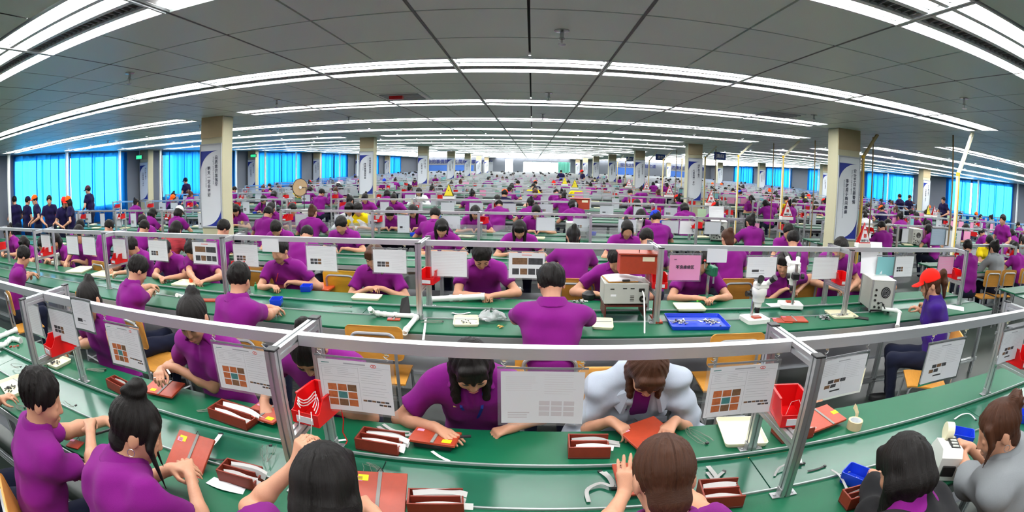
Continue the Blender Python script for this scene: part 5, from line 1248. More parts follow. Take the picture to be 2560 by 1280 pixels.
S2 = [((1078, 628), (1167, 629), (1078, 690), 'l', 'blank wrinkled sheet right of the centre frame, second rail'), ((1272, 632), (1362, 633), (1272, 695), 'p', 'grey sheet with six brown photos, centre of the second rail'), ((932, 623), (1015, 626), (932, 681), '6', 'sheet with six small dark photos hiding a bobbed woman, second rail'),
      ((765, 614), (840, 617), (766, 675), '6', 'sheet with small photos beside the orange table, second rail'), ((582, 610), (643, 613), (584, 664), '6', 'sheet with photos just right of the column side frame, second rail'), ((480, 604), (541, 608), (483, 658), 'p', 'sheet with four dark photos left of the column side frame, second rail'),
      ((370, 600), (416, 603), (374, 650), '6', 'sheet with small dark photos over a hidden face, second rail left'), ((281, 597), (312, 599), (284, 645), 'l', 'narrow blank sheet by the red bin, second rail left'), ((204, 592), (236, 594), (207, 636), 'l', 'narrow blank sheet, second rail, third from the left edge'),
      ((165, 590), (193, 592), (168, 634), 'l', 'narrow blank sheet, second rail, second from the left edge'), ((102, 588), (124, 589), (104, 628), 'l', 'narrow blank sheet, second rail, nearest the left edge'),
      ((1870, 642), (1943, 643), (1868, 694), '1', 'sheet with one small photo left of the seeing woman at the microscope'), ((2035, 644), (2097, 643), (2032, 698), 'l', 'blank sheet right of the woman at the microscope'), ((2241, 641), (2285, 641), (2237, 692), '6', 'sheet with dark photos behind the framed power supply')]
for tl, tr, bl, k, lb in S2: sheet_px(tl, tr, bl, B2, k, lb)
sheet_px((654, 597), (696, 598), (655, 629), B2 - .03, '0', 'small blank paper taped over the second rail, hiding a forehead', hooks=False, sleeve=False)
sheet_px((1770, 622), (1818, 623), (1770, 656), B2 - .03, '0', 'small blank paper taped over the second rail beside the pink sheet', hooks=False, sleeve=False)
pk = sheet_px((1675, 637), (1753, 639), (1675, 701), B2, '0', 'pink sheet lettered with five large characters, second rail', m=M_PINK)
text('lettering', '不良维修区', .031, M_INK, pk, (0, -.006, -.105), (PI/2, 0, 0), bold=.015); text('small_print', 'repair', .010, M_INK, pk, (-.085, -.006, -.035), (PI/2, 0, 0))
sheet_px((2348, 642), (2386, 642), (2345, 686), B2, 'l', 'plain pink sheet at the right end of the second rail', m=M_PINK)
sheet_px((2195, 642), (2237, 642), (2196, 690), B2 + .02, '0', 'teal sheet behind the framed power supply', m=M_TEAL)
# red bins on the frames
for k, lb in ((-2, 'red bin on the leftmost frame of the nearest bench'), (-1, 'red bin holding white cable ties on the left frame of the nearest bench'), (0, 'red bin with a few wires on the right frame of the nearest bench'), (1, 'red bin on the frame at the right edge of the nearest bench')):
    parts_bin((KX(k) + .045, B1 + .01, .997), -.16, lb)
for k in range(-7, 3): parts_bin((KX(k) + .045, B2, .997), -.12, 'red bin on the %s frame from the left of the second bench' % ORD[k+7])
# ties and wires in the bins
q = Vector((KX(-1) + .045, B1, 1.03)); t = thing('cable_tie', 'white cable ties looping out of the red bin on the left frame', 'cable ties', q)
for k in range(3):
    b = MB(); b.strip([(.0 + .04*math.cos(a)*(1 - .1*k), -.06 + .045*math.sin(a), .04 + .012*k + .02*math.sin(a*2)) for a in [i*PI/7 - .5 for i in range(12)]], .004, .0006, (0, .3, 1)); b.build('loop', M_RIBW, t)
for k, dx in enumerate((-.03, .02)):
    b = MB(); b.strip([(dx, -.085, .03), (dx+.004, -.10, .0), (dx - .01, -.102, -.06), (dx + .006, -.10, -.12)], .004, .0005, (1, 0, 0)); b.build('tail', M_RIBW, t)
b = MB(); b.tube([(0, 0, 0), (.02, .01, .05), (.05, 0, .06), (.06, -.03, .02)], .0012, 5); o = b.build('wire', M_RIBW, None, True, loc=(KX(0)+.03, B1, 1.01)); tag(o, 'white wire curling in the red bin of the right frame', 'wire')
b = MB(); b.strip([(0, 0, 0), (.008, -.01, -.05), (-.004, -.012, -.11), (.012, -.015, -.15), (.004, -.02, -.165)], .005, .0006, (1, 0, 0)); o = b.build('red_tie', M_RED, None, loc=(KX(-1)+.06, B1+.2, .93)); tag(o, 'red strip dangling from the left frame of the nearest bench', 'strip')

# ------------------------------------------------------------------ things on the nearest bench
NBX = 'on the nearest bench'
cable_box(foot((903, 1092), (1005, 1108), (900, 1125)), 'red-brown cable box left of the woman with her hand on a red board', 5, seed=1, lblside='cable box left of the centre woman')
cable_box(foot((1420, 1112), (1520, 1112), (1418, 1148)), 'red-brown cable box below the large pale sheet', 4, seed=2, lblside='cable box below the large pale sheet')
cable_box(foot((1935, 1080), (2010, 1066), (1945, 1112)), 'red-brown cable box behind the foot of the right frame', 5, seed=3, lblside='cable box behind the right frame')
cable_box(foot((287, 958), (325, 978), (275, 972)), 'small red-brown cable box at the left, before the pinned-up woman', 3, seed=4, lblside='small cable box at the left')
cable_box(foot((548, 1020), (640, 1050), (537, 1048)), 'red-brown cable box under the nine-photo sheet at the left', 5, seed=5, lblside='cable box under the left nine-photo sheet')
cable_box(foot((572, 1172), (660, 1195), (553, 1205)), 'red-brown cable box on the near table beside a torn white strip', 5, seed=6, lblside='cable box beside the torn white strip')
cable_box(foot((1030, 1250), (1165, 1250), (1015, 1290)), 'red-brown cable box at the bottom edge right of the ponytail woman', 5, seed=7, lblside='cable box at the bottom edge')
cable_box(foot((1752, 1228), (1850, 1222), (1740, 1276)), 'red-brown cable box beside the reddish-haired woman', 5, seed=8, lblside='cable box beside the reddish-haired woman')
cable_box(foot((2098, 1252), (2170, 1232), (2112, 1280)), 'pinkish cable box under the hands of the woman in black', 3, seed=9, lblside='cable box under the black-jacketed woman')
c, w, d, rz = foot((1038, 1083), (1150, 1098), (1026, 1120)); jig(c, w, d, rz, 'red board with a steel strip under the centre woman\'s hand', strip=.52, yellow=(.30, -.28), lift=.028, tilt=-.06)
b = MB(); b.bbox((0, 0, .014), (w*.8, d*.8, .026), .003); o = b.build('block', M_BLACK, None, loc=(c.x, c.y, TZ+.0005), rz=rz); tag(o, 'dark block under the centre woman\'s red board', 'block')
c, w, d, rz = foot((1556, 1077), (1640, 1079), (1585, 1118)); jig(Vector((c.x, c.y, TZ)), .22, .16, .5, 'red board under the hands of the woman in the pale grey jacket', strip=None, yellow=None, lift=.03, tilt=.15)
c, w, d, rz = foot((370, 962), (468, 975), (357, 985)); jig(c, .23, .16, rz-.1, 'red board before the woman with the white strip', strip=.55, yellow=(-.2, -.3), lift=.02, tilt=.08)
c, w, d, rz = foot((640, 1022), (700, 1040), (635, 1048)); jig(c, .2, .15, rz, 'red board half behind the left frame under bent hands', strip=.5, yellow=(.3, -.3), lift=.02)
c, w, d, rz = foot((1980, 1044), (2100, 1040), (1985, 1085)); jig(c, .26, .16, .25, 'red board on the far table behind the right frame', strip=.6, yellow=(.42, 0), lift=.03, tilt=.1)
c, w, d, rz = foot((440, 1110), (530, 1135), (425, 1180)); jig(c, .21, .22, rz-.05, 'tilted red board held by the woman with the high bun', strip=.55, yellow=(-.3, .33), tilt=.5, lift=.03)
c, w, d, rz = foot((893, 1205), (1010, 1212), (880, 1275)); jig(c, .21, .18, rz, 'tilted red board before the ponytail woman', strip=.52, yellow=(-.28, .33), tilt=.35, lift=.02)
c, w, d, rz = foot((1565, 1180), (1640, 1180), (1560, 1235)); jig(c, .20, .16, .1, 'red board held by the reddish-haired woman', strip=None, yellow=None, tilt=.3, lift=.02)
c, w, d, rz = foot((170, 1098), (212, 1110), (165, 1115)); jig(c, .09, .07, rz, 'small orange-brown plate beside the young man\'s hands', strip=None, yellow=None, thick=.008)
c, w, d, rz = foot((2380, 1150), (2400, 1140), (2385, 1168)); jig(c, .12, .09, .5, 'small orange-brown plate before the grey sweatshirt', strip=None, yellow=None)
for fp, lb, m in ((((1790, 1052), (1890, 1050), (1808, 1122)), 'empty cream tray left of the right frame, nearest bench', M_CREAM), (((104, 905), (142, 886), (135, 930)), 'cream tray of black parts by the leftmost red bin', M_CREAM), (((-12, 965), (40, 945), (30, 998)), 'cream tray of black parts at the left edge of the photo', M_CREAM)):
    tray(foot(*fp), lb, m)
def bits(p, n, spread, label, m, s=.010, seed=0, group='small loose parts', name='parts_heap', flat=.6):
    r = random.Random(seed); t = thing(name, label, 'parts', p, 0, group)
    for k in range(n):
        b = MB(); x, y = r.gauss(0, spread*.45), r.gauss(0, spread*.45); z = s*.4 + s*flat*max(0, 1 - math.hypot(x, y)/spread)*r.random()*1.5
        M = Euler((r.uniform(-.4, .4), r.uniform(-.4, .4), r.uniform(0, 6.3))).to_matrix(); b.bbox((x, y, z), (s*r.uniform(.8, 3.2), s*r.uniform(.4, 1.1), s*r.uniform(.3, .7)), s*.08, M=M); b.build('piece', m if not isinstance(m, list) else m[k % len(m)], t)
    return t
bits(atz(135, 908, TZ+.006), 22, .055, 'black small parts lying in the tray by the leftmost red bin', M_CONN, .010, 1); bits(atz(24, 972, TZ+.006), 22, .055, 'black small parts lying in the tray at the left edge', M_CONN, .010, 2)
# bins and the tape machine at the right
for (x, y), rz, lb in (((2140, 1205), .55, 'blue bin holding white bits beside the woman in black'), ((2402, 1102), .75, 'blue bin holding white bits left of the grey sweatshirt'), ((2548, 1050), .8, 'blue bin at the right edge of the photo')):
    p = atz(x, y, TZ+.001); parts_bin(p, rz, lb, True); bits(p + Vector((0, 0, .004)), 9, .03, lb.replace('blue bin holding white bits', 'white bits in the blue bin').replace('blue bin at', 'white bits in the blue bin at'), M_RIBW, .007, int(x))
def tape_machine(p, rz):
    t = thing('tape_dispenser', 'white electric tape dispenser with a cream tape roll behind the woman in black', 'dispenser', p, rz)
    prof = [(-.10, 0), (.10, 0), (.10, .075), (.06, .125), (-.07, .14), (-.10, .11)]
    b = MB(); b.extrude(prof, (-.055, 0, 0), (.055, 0, 0)); b.build('case', M_WHITEP, t)
    k = MB(); k.lathe([(0, -.02), (.042, -.02), (.042, .02), (.0, .02)], 24, (0, .07, .155), M=Matrix.Rotation(PI/2, 3, 'Y')); k.build('tape_roll', M_CREAM, t, True)
    k = MB(); k.box((.02, -.0, .1355), (.05, .12, .006)); k.build('control_panel', M_BLACK, t)
    for j in range(4): k = MB(); k.box((.02, -.04 + .027*j, .140), (.032, .016, .004)); k.build('button', M_GREYP, t)
    k = MB(); k.bbox((0, -.104, .05), (.07, .012, .05), .003); k.build('cutter_mouth', M_BLACK, t); k = MB(); k.box((.056, -.07, .05), (.002, .03, .07)); k.build('yellow_label', M_YELLAB, t); return t
tape_machine(atz(2350, 1172, TZ+.001), -.55)
tape_roll(atz(2134, 1070, TZ+.0005), 'roll of buff tape standing by the right frame', .040, .045)
b = MB(); b.strip([(0, 0, 0), (.005, .01, .03), (-.006, .02, .055), (-.02, .022, .07)], .03, .0006, (1, .3, 0)); o = b.build('tape_strip', mat('buff tape', (.5, .4, .25), .5), None, loc=atz(2140, 1048, TZ+.001)); tag(o, 'curled strip of buff tape behind the tape roll', 'tape')
# loose ribbon cables on the belt and tables
def rib(pxs, w, label, z=TZ+.004, hump=0.0, m=None, conn=True):
    n = len(pxs); ribbon([tuple(atz(x, y, z + hump*math.sin(PI*i/(n-1)))) for i, (x, y) in enumerate(pxs)], w, label, m=m, conn=conn)
BZ = TZ - .014
rib([(1472, 1255), (1468, 1225), (1500, 1208), (1530, 1215), (1522, 1195), (1500, 1178)], .016, 'grey ribbon cable curled on the belt below the pale sheet', BZ+.004, .01)
rib([(1510, 1180), (1528, 1200), (1535, 1222)], .022, 'short flat ribbon cable folded on the belt below the pale sheet', BZ+.006)
rib([(1758, 1240), (1765, 1215), (1790, 1195), (1810, 1178)], .014, 'thin ribbon cable arching beside the reddish-haired woman', BZ+.004, .02)
rib([(1770, 1165), (1790, 1190), (1815, 1225), (1850, 1232)], .020, 'long ribbon cable with a black plug beside the reddish-haired woman', BZ+.006, .012)
rib([(1768, 1180), (1790, 1205), (1830, 1228)], .016, 'second ribbon cable crossing beside the reddish-haired woman', BZ+.004, .008)
rib([(1936, 1190), (1950, 1168), (1985, 1156), (2010, 1158)], .010, 'thin cable arched on the belt left of the right frame foot', BZ+.003, .015)
rib([(1985, 1125), (1998, 1140), (2002, 1160)], .014, 'short white cable hanging off the far table by the right frame', BZ+.008, .01, M_RIBW)
rib([(2020, 1178), (2045, 1172), (2062, 1165)], .010, 'black plugged lead right of the right frame foot', BZ+.003, 0, M_CONN)
rib([(2078, 1174), (2100, 1190), (2118, 1225), (2130, 1262)], .012, 'dark cable running to the box of the woman in black', TZ+.004, .02)
rib([(2386, 1048), (2405, 1036), (2425, 1035), (2440, 1050)], .010, 'white cable loop on the belt left of the grey sweatshirt', BZ+.003, .01, M_RIBW)
rib([(500, 1125), (530, 1112), (552, 1085)], .022, 'white ribbon cable beside the tilted red board', TZ+.003, .02, M_RIBW)
rib([(505, 1140), (535, 1148), (562, 1150)], .010, 'black lead beside the tilted red board', TZ+.003, 0, M_CONN)
rib([(945, 1066), (975, 1082), (1020, 1088), (1030, 1078)], .018, 'grey ribbon cable curled behind the cable box, centre', TZ+.003, .03)
rib([(958, 1060), (985, 1076), (1028, 1080)], .016, 'second grey ribbon cable curled behind the cable box, centre', TZ+.012, .02)
rib([(1465, 1090), (1500, 1100), (1548, 1108)], .030, 'stack of grey ribbon cables behind the box below the pale sheet', TZ+.006, .006, None, False)
rib([(1468, 1098), (1505, 1108), (1550, 1114)], .030, 'second stack of grey ribbon cables behind the box below the pale sheet', TZ+.003, .004, None, False)
rib([(1080, 1128), (1100, 1142), (1124, 1153)], .014, 'white stick of sleeving before the centre red board', TZ+.004, 0, M_RIBW, False)
rib([(842, 1102), (856, 1100), (868, 1099)], .014, 'short white strip lying right of the left frame foot', TZ+.003, 0, M_RIBW, False)
rib([(525, 1200), (560, 1214), (612, 1226)], .055, 'torn white paper strip on the near table', TZ+.002, .006, M_PAPER, False)
for (x, y), lb, n, L, a, sd in (((520, 1022), 'thin wire bundle left of the cable box under the photo sheet', 5, .13, 1.0, 1), ((930, 1180), 'frayed wire bundle hanging on the belt, right of the ponytail woman', 7, .13, -.9, 2), ((672, 1135), 'frayed wire bundle on the belt left of the ponytail woman', 6, .13, 1.9, 3), ((240, 925), 'tangled wires on the far table left of the small cable box', 9, .16, .4, 4), ((52, 1018), 'tangled grey wires below the tray at the left edge', 8, .08, .3, 5), ((1740, 1090), 'fine wires right of the reddish-haired woman\'s head', 6, .16, -1.2, 6), ((40, 915), 'dark wires on the belt at the left edge', 6, .14, .2, 7), ((175, 1010), 'thin wires on the belt left of the high bun', 3, .12, .1, 8)):
    wires(atz(x, y, TZ+.003), lb, n, L, sd, a)
tw = MB(); tw.cyl((0, 0, 0), (.10, .05, .03), .006, 8); o = tw.build('tool', M_BLACK, None, True, loc=atz(236, 1086, .84)); tag(o, 'black hand tool in the young man\'s right hand', 'tool')
tw = MB(); tw.cyl((0, 0, 0), (.045, .01, .0), .007, 8); o = tw.build('tool', M_BLACK, None, True, loc=atz(1150, 1092, .80)); tag(o, 'black tool under the centre woman\'s right fingertips', 'tool')
tw = MB(); tw.cyl((0, 0, 0), (.04, .02, .0), .008, 8); o = tw.build('tool', M_BLACK, None, True, loc=atz(1552, 1072, .80)); tag(o, 'black tool in the right hand of the pale grey jacket', 'tool')
rib([(386, 945), (398, 928), (415, 922), (425, 935)], .012, 'white strip held up by the pinned-up woman', .90, .0, M_RIBW, False)
# far left end: pipes and bits
pvc([atz(-30, 852, TZ+.02), atz(8, 838, TZ+.02), atz(42, 824, TZ+.02)], 'white pipe lying at the left edge, upper'); pvc([atz(-25, 868, TZ+.02), atz(12, 862, TZ+.02), atz(28, 846, TZ+.02), atz(52, 852, TZ+.02)], 'white bent pipe lying at the left edge, lower')
bits(atz(32, 872, TZ+.002), 3, .04, 'orange-brown blocks by the white pipes at the left edge', M_BAKE, .022, 3)

# ------------------------------------------------------------------ things on the second bench
P2 = lambda x, y, dz=0: atz(x, y, TZ + .0005 + dz)
pvc([P2(1078, 748, .02), P2(1140, 745, .03), P2(1212, 741, .05)], 'thick white pipe aimed at the bowed young man', .026)
pvc([P2(925, 772, .09), P2(932, 782, .03), P2(975, 787, .02), P2(1044, 790, .02), P2(1012, 828, .02), P2(1012, 846, -.10)], 'white bent pipe left of the centre frame, second bench', .019)
pvc([P2(442, 738, .09), P2(452, 742, .03), P2(504, 745, .02), P2(474, 764, .02), P2(470, 790, -.10)], 'white bent pipe over the near edge, second bench left', .019)
pvc([P2(2205, 772, .05), P2(2250, 778, .05), P2(2243, 818, -.02)], 'white bent pipe below the framed power supply', .019)
for fp, lb in ((((1138, 793), (1199, 793), (1130, 818)), 'cream tray of dark parts beside the plastic bag, second bench'), (((888, 738), (955, 741), (880, 750)), 'cream tray under the bobbed woman\'s hands'), (((445, 702), (500, 706), (438, 715)), 'cream tray with an orange cup, second bench left'), (((1480, 799), (1531, 801), (1480, 824)), 'cream tray right of the thick-haired man'), (((1688, 762), (1758, 762), (1686, 779)), 'cream tray before the pink sheet person'),
                 (((2068, 780), (2128, 779), (2075, 798)), 'cream tray of small parts right of the red boards'), (((240, 680), (285, 684), (235, 691)), 'cream tray at the second bench left, right one of two'), (((185, 669), (226, 670), (178, 682)), 'cream tray at the second bench left, left one of two')): tray(foot(*fp), lb, h=.020)
bits(P2(1165, 806, .006), 16, .05, 'dark parts in the cream tray beside the plastic bag', [M_CONN, M_STEEL, M_BWP], .008, 11); bits(P2(2100, 789, .006), 14, .05, 'metal parts in the cream tray right of the red boards', [M_STEEL, M_CONN], .009, 12)
cup = MB(); cup.lathe([(0, 0), (.022, 0), (.027, .04), (.025, .04), (.021, .003), (0, .003)], 14); o = cup.build('cup', mat('orange plastic', lin(225, 90, 40), .35), None, True, loc=P2(478, 705, .006)); tag(o, 'small orange cup in the cream tray at left', 'cup')
c, w, d, rz = foot((1672, 792), (1808, 792), (1665, 826)); tray((c, w, d, rz), 'large blue tray of silver parts, second bench right', M_BLUE, .03)
bits(P2(1702, 806, .006), 40, .07, 'silver parts heaped in the left of the blue tray', [M_STEEL, M_CHROME, M_WHITEP, M_CONN], .012, 13); bits(P2(1775, 806, .006), 40, .07, 'silver parts heaped in the right of the blue tray', [M_STEEL, M_CHROME, M_WHITEP, M_CONN], .012, 14)
bits(P2(2062, 797), 34, .07, 'pile of silver clips left of the cream tray, second bench right', [M_STEEL, M_CHROME, M_CONN], .012, 15, flat=1.2); bits(P2(1450, 755), 26, .07, 'pile of silver clips beside the black hair dryer shape, second bench', [M_STEEL, M_CONN, M_WHITEP], .012, 16, flat=1)
bits(P2(415, 704), 34, .09, 'heap of grey cable ends at the second bench left', [M_WIRE, M_CONN, M_STEEL], .012, 17, flat=1.2)
# plastic bag
r_ = random.Random(5); bg_ = MB()
def bagp(u, v):
    a = 2*PI*u; R = .085*math.sin(PI*(.12 + .80*v))**.7*(1 + .22*math.sin(3*a + 4*v) + .12*math.sin(7*a + 9*v)); return (R*math.cos(a)*1.15, R*math.sin(a)*.85, .075*(v**1.2) + .012*math.sin(5*a)*v)
bg_.grid(bagp, 30, 12); o = bg_.build('plastic_bag', clear_mat('milky plastic bag', (.9, .93, .95), .42, .2), None, True, loc=P2(1228, 800, .008)); tag(o, 'crumpled clear plastic bag on the second bench, left of the thick-haired man', 'bag')
bits(P2(1250, 818, .004), 10, .03, 'brassy parts in the mouth of the plastic bag', [mat('brass', lin(196, 160, 90), .35, .7)], .009, 18)
# tester with clipboard on a dark stand
st = thing('instrument_stand', 'dark brown board stand under the grey test box', 'stand', (atz(1560, 790, TZ).x, 3.78, TZ)); cx = atz(1560, 760, TZ).x
for nm, p, s_ in (('side_board', (-.16, 0, .045), (.012, .24, .09)), ('side_board', (.16, 0, .045), (.012, .24, .09)), ('top_board', (0, 0, .096), (.34, .26, .012))): b = MB(); b.bbox(p, s_, .002); b.build(nm, M_BAKED, st)
stp = st.location
tester(Vector((stp.x, stp.y, TZ+.114)), .35, .26, .165, 0, 'grey metal test box with a round grille, second bench, centre right')
cl = thing('clipboard', 'clipboard with loose white sheets on the grey test box', 'clipboard', (stp.x - .04, stp.y, TZ+.285), .1); b = MB(); b.bbox((0, 0, 0), (.24, .23, .006), .002); b.build('board', M_WOOD, cl)
b = MB(); b.grid(lambda u, v: ((u-.5)*.23, (v-.5)*.23, .006 + .012*math.sin(u*3)*v), 6, 4); b.build('papers', M_PAPER, cl); b = MB(); b.bbox((.02, -.115, .012), (.06, .02, .016), .004); b.build('clip', M_CONN, cl)
b = MB(); b.grid(lambda u, v: ((u-.5)*.18, (v-.5)*.21, .002 + .01*math.sin(u*4+1)), 6, 3); o = b.build('loose_sheet', M_PAPER, None, loc=(stp.x + .10, stp.y + .01, TZ+.283)); tag(o, 'loose white sheet beside the clipboard on the grey test box', 'paper')
b = MB(); b.tube([(stp.x + .12, stp.y - .14, TZ+.22), (stp.x + .12, stp.y - .20, TZ+.20), (stp.x + .10, stp.y - .36, TZ+.06), (stp.x + .07, stp.y - .52, TZ-.02), (stp.x - .02, stp.y - .56, TZ-.16)], .006, 8); o = b.build('power_lead', M_RIBW, None, True); tag(o, 'white power lead falling from the grey test box over the bench edge', 'cable')
bd = thing('upright_board', 'upright orange-brown board right of the grey test box', 'board', (stp.x + .235, stp.y - .18, TZ)); b = MB(); b.bbox((0, .03, .09), (.012, .16, .18), .002); b.build('panel', M_BAKE, bd); b = MB(); b.bbox((0, 0, .008), (.06, .20, .016), .002); b.build('foot', M_BAKE, bd)
pc = aty(1595, 684, 3.74); cabinet((pc.x, 3.79, pc.z), .30, .16, .155, -.04, 'red-brown cabinet hanging above the grey test box'); b = MB(); b.tube([(pc.x, 3.74, pc.z+.16), (pc.x, 3.72, RZ)], .003, 6); o = b.build('hanger', M_BLACK, None); tag(o, 'thin black hanger of the red-brown cabinet', 'hanger')
b = MB(); b.lathe([(0, 0), (.05, .0), (.062, .02), (.062, .05), (.03, .075), (0, .08)], 18); b.tube([(.04, 0, .03), (.10, -.01, .025), (.15, -.02, .02)], [.03, .026, .02], 10); o = b.build('hair_dryer', M_BLACK, None, True, loc=P2(1472, 748)); tag(o, 'black hand-held blower lying left of the grey test box', 'blower')
# microscopes, arbor press, power supply
microscope(P2(1886, 802), .1, 'white stereo microscope on the near table, second bench right', 1.08, .0); microscope(P2(1975, 766), PI-.25, 'tall white stereo microscope used by the long-haired woman', 1.12, .06)
ap = thing('drill_stand', 'green bench drill before the pink sheet person', 'drill', P2(1772, 748), .15)
b = MB(); b.bbox((0, 0, .012), (.14, .18, .024), .004); b.build('base', mat('green enamel', lin(30, 110, 80), .35), ap); b = MB(); b.cyl((0, .05, .02), (0, .05, .36), .016, 12); b.build('pillar', M_CHROME, ap, True)
b = MB(); b.bbox((0, .0, .27), (.07, .14, .09), .012); b.cyl((0, -.05, .23), (0, -.05, .31), .028, 14); b.build('head', MATS['green enamel'], ap); b = MB(); b.cyl((0, -.05, .16), (0, -.05, .24), .010, 10); b.build('spindle', M_CHROME, ap, True)
b = MB(); b.tube([(-.03, 0, .27), (-.09, -.03, .30), (-.10, -.04, .36)], .006, 8); b.build('lever', M_CHROME, ap, True); b = MB(); b.lathe([(0, -.014), (.014, 0), (0, .014)], 10, (-.10, -.04, .37)); b.build('knob', M_RED, ap, True)
tower(P2(2186, 772), -.30, 'framed grey power supply with a round fan on the second bench', .25, .30, .27)
b = MB(); b.grid(lambda u, v: ((u-.5)*.26, .03*v*v, v*.30), 6, 8); o = b.build('leaning_sheet', M_PAPER, None, loc=(atz(2186, 772, TZ).x - .03, atz(2186, 772, TZ).y + .10, TZ+.32)); o.rotation_euler = (-.15, 0, -.2); tag(o, 'large white sheet leaning on the framed power supply', 'paper')
jig(P2(1985, 800), .22, .15, -.2, 'flat red boards with pale cross lines right of the near microscope', strip=.5, yellow=None); jig(P2(1955, 802), .16, .13, -.25, 'thin red board under the crossed red boards', strip=None, yellow=None, thick=.005)
jig(P2(520, 752), .26, .08, .3, 'long red-brown board behind the bent pipe, second bench left', strip=None, yellow=None); jig(P2(690, 722), .02, .02, 0, 'tiny red-brown block at the second bench left of the frame', strip=None, yellow=None)
jig(P2(985, 800), .10, .05, .1, 'small red-brown plates before the bent pipe', strip=.5, yellow=None, thick=.01)
ph = MB(); ph.bbox((0, 0, .005), (.075, .15, .009), .004); o = ph.build('phone', M_BLACK, None, loc=P2(2152, 796), rz=.9); tag(o, 'black phone lying right of the cream tray, second bench', 'phone')
for (x, y), rz, lb in (((767, 726), .2, 'blue bin on the far table beside the orange table'), ((692, 760), .3, 'blue bin under the turned man\'s elbow')): parts_bin(P2(x, y), rz, lb, True)
rib([(1130, 782), (1150, 785), (1175, 781)], .02, 'white offcut on the belt behind the plastic bag', TZ-.01, .004, M_RIBW, False); rib([(1064, 800), (1062, 820), (1058, 850)], .016, 'white tape strip hanging over the near edge, centre', TZ+.003, .0, M_RIBW, False)
for (x, y), lb, a, sd in (((1080, 806), 'tools and wires right of the centre frame foot, second bench', .3, 21), ((855, 768), 'grey wires on the belt left of the bent pipe', .1, 22), ((600, 738), 'grey wires on the belt left of the turned man', .6, 23), ((250, 700), 'grey wires on the near table, second bench far left', .5, 24)): wires(P2(x, y, .002), lb, 7, .16, sd, a)
bk = MB(); bk.add([(-.05, 0, .0), (.05, 0, .0), (.02, .05, .16), (-.03, .04, .14), (-.05, .02, 0), (.05, .02, 0), (.02, .06, .16), (-.03, .05, .14)], [(0, 1, 2, 3), (7, 6, 5, 4), (0, 4, 5, 1), (1, 5, 6, 2), (2, 6, 7, 3), (3, 7, 4, 0)]); o = bk.build('tool_holder', M_BLACK, None, loc=P2(1012, 795)); tag(o, 'black upright tool holder left of the centre frame', 'holder')
for (x, y), k, lb in (((140, 664), .9, 'grey machine head at the second bench far left'), ((1292, 740), .4, 'small dark pot by the white pipe')):
    t = thing('machine_head', lb, 'machine', P2(x, y), .3); b = MB(); b.bbox((0, 0, .05*k), (.18*k, .09*k, .05*k), .012); b.build('arm', M_GREYP, t); b = MB(); b.bbox((.07*k, 0, .10*k), (.06*k, .09*k, .20*k), .014); b.build('head', M_GREYP, t); b = MB(); b.cyl((.11*k, 0, .12*k), (.14*k, 0, .12*k), .04*k, 14); b.build('hand_wheel', M_BLACK, t, True)
sh = MB(); sh.grid(lambda u, v: ((u-.5)*.20, (v-.5)*.14, .001), 2, 2); o = sh.build('loose_sheet', M_PAPER, None, loc=P2(1945, 763)); tag(o, 'white paper under the tall microscope', 'paper')
sh = MB(); sh.grid(lambda u, v: ((u-.5)*.20, (v-.5)*.28, .001), 2, 2); o = sh.build('loose_sheet', M_PAPER, None, loc=P2(2382, 768), rz=.7); tag(o, 'white paper at the right end of the second bench', 'paper')
# warning signs on rails
p = aty(2152, 614, B2 + .05); warn_sign((p.x, B2 + .02, RZ+.02), 'white and red triangular warning sign on the second rail at right', k=1.15)

# ------------------------------------------------------------------ chairs
for x, y, rz, yl, lb in ((-1.03, 3.16, .05, False, 'empty plywood chair between the left frame and the centre, behind the nearest bench'), (-1.93, 2.79, .15, False, 'plywood chair behind the left nine-photo sheet'), (.12, 2.86, 0, False, 'plywood chair of the thick-haired man, hoop seen through the rail'), (1.38, 3.09, -.03, False, 'empty plywood chair before the near microscope'),
                         (-2.96, 2.80, -.25, False, 'plywood chair under the man with his ear showing'), (-4.06, 3.08, -.2, False, 'empty plywood chair at the far left behind the first bench'), (-5.30, 2.72, -.3, False, 'plywood chair beside the leftmost seated man of the second bench'), (3.12, 2.62, .95, False, 'plywood chair under the red-capped woman'),
                         (-1.76, .70, -.45, False, 'plywood chair at the lower left corner, hoop to the camera'), (-1.12, .50, -.28, False, 'plywood chair under the high-bun woman'), (1.52, .48, .45, False, 'plywood chair at the lower right corner'), (.28, .50, 0, False, 'plywood chair under the reddish-haired woman'), (-.42, .50, 0, False, 'plywood chair under the ponytail woman'), (.98, .50, .3, False, 'plywood chair under the woman in black'),
                         (-.22, 2.20, PI, False, 'plywood chair behind the centre woman of the nearest bench'), (.46, 2.20, PI, False, 'plywood chair behind the pale grey jacket'), (1.22, 2.14, PI+.1, False, 'empty plywood chair behind the far table near the right frame'), 
                         (-1.88, 4.74, 0, True, 'yellow chair with a steel hoop behind the orange table'), (.43, 4.70, 0, False, 'plywood chair of the ponytailed woman, third bench'), (2.07, 4.72, 0, False, 'plywood chair behind the hidden-face person, second bench right'), (2.85, 4.68, 0, False, 'plywood chair right of the tall microscope'), (-2.84, 4.72, -.1, False, 'plywood chair behind the man with the red pencil'), (-5.4, 4.4, -.1, False, 'plywood chair behind the second bench at left')): chair(x, y, rz, lb, yl)
for k, (x, y, rz) in enumerate(((6.75, 4.75, -.2), (7.25, 4.72, -.2), (7.95, 4.75, -.15), (9.0, 4.75, 0))): chair(x, y, rz, 'plywood chair before the right-hand block, %s from its left end' % ORD[k])
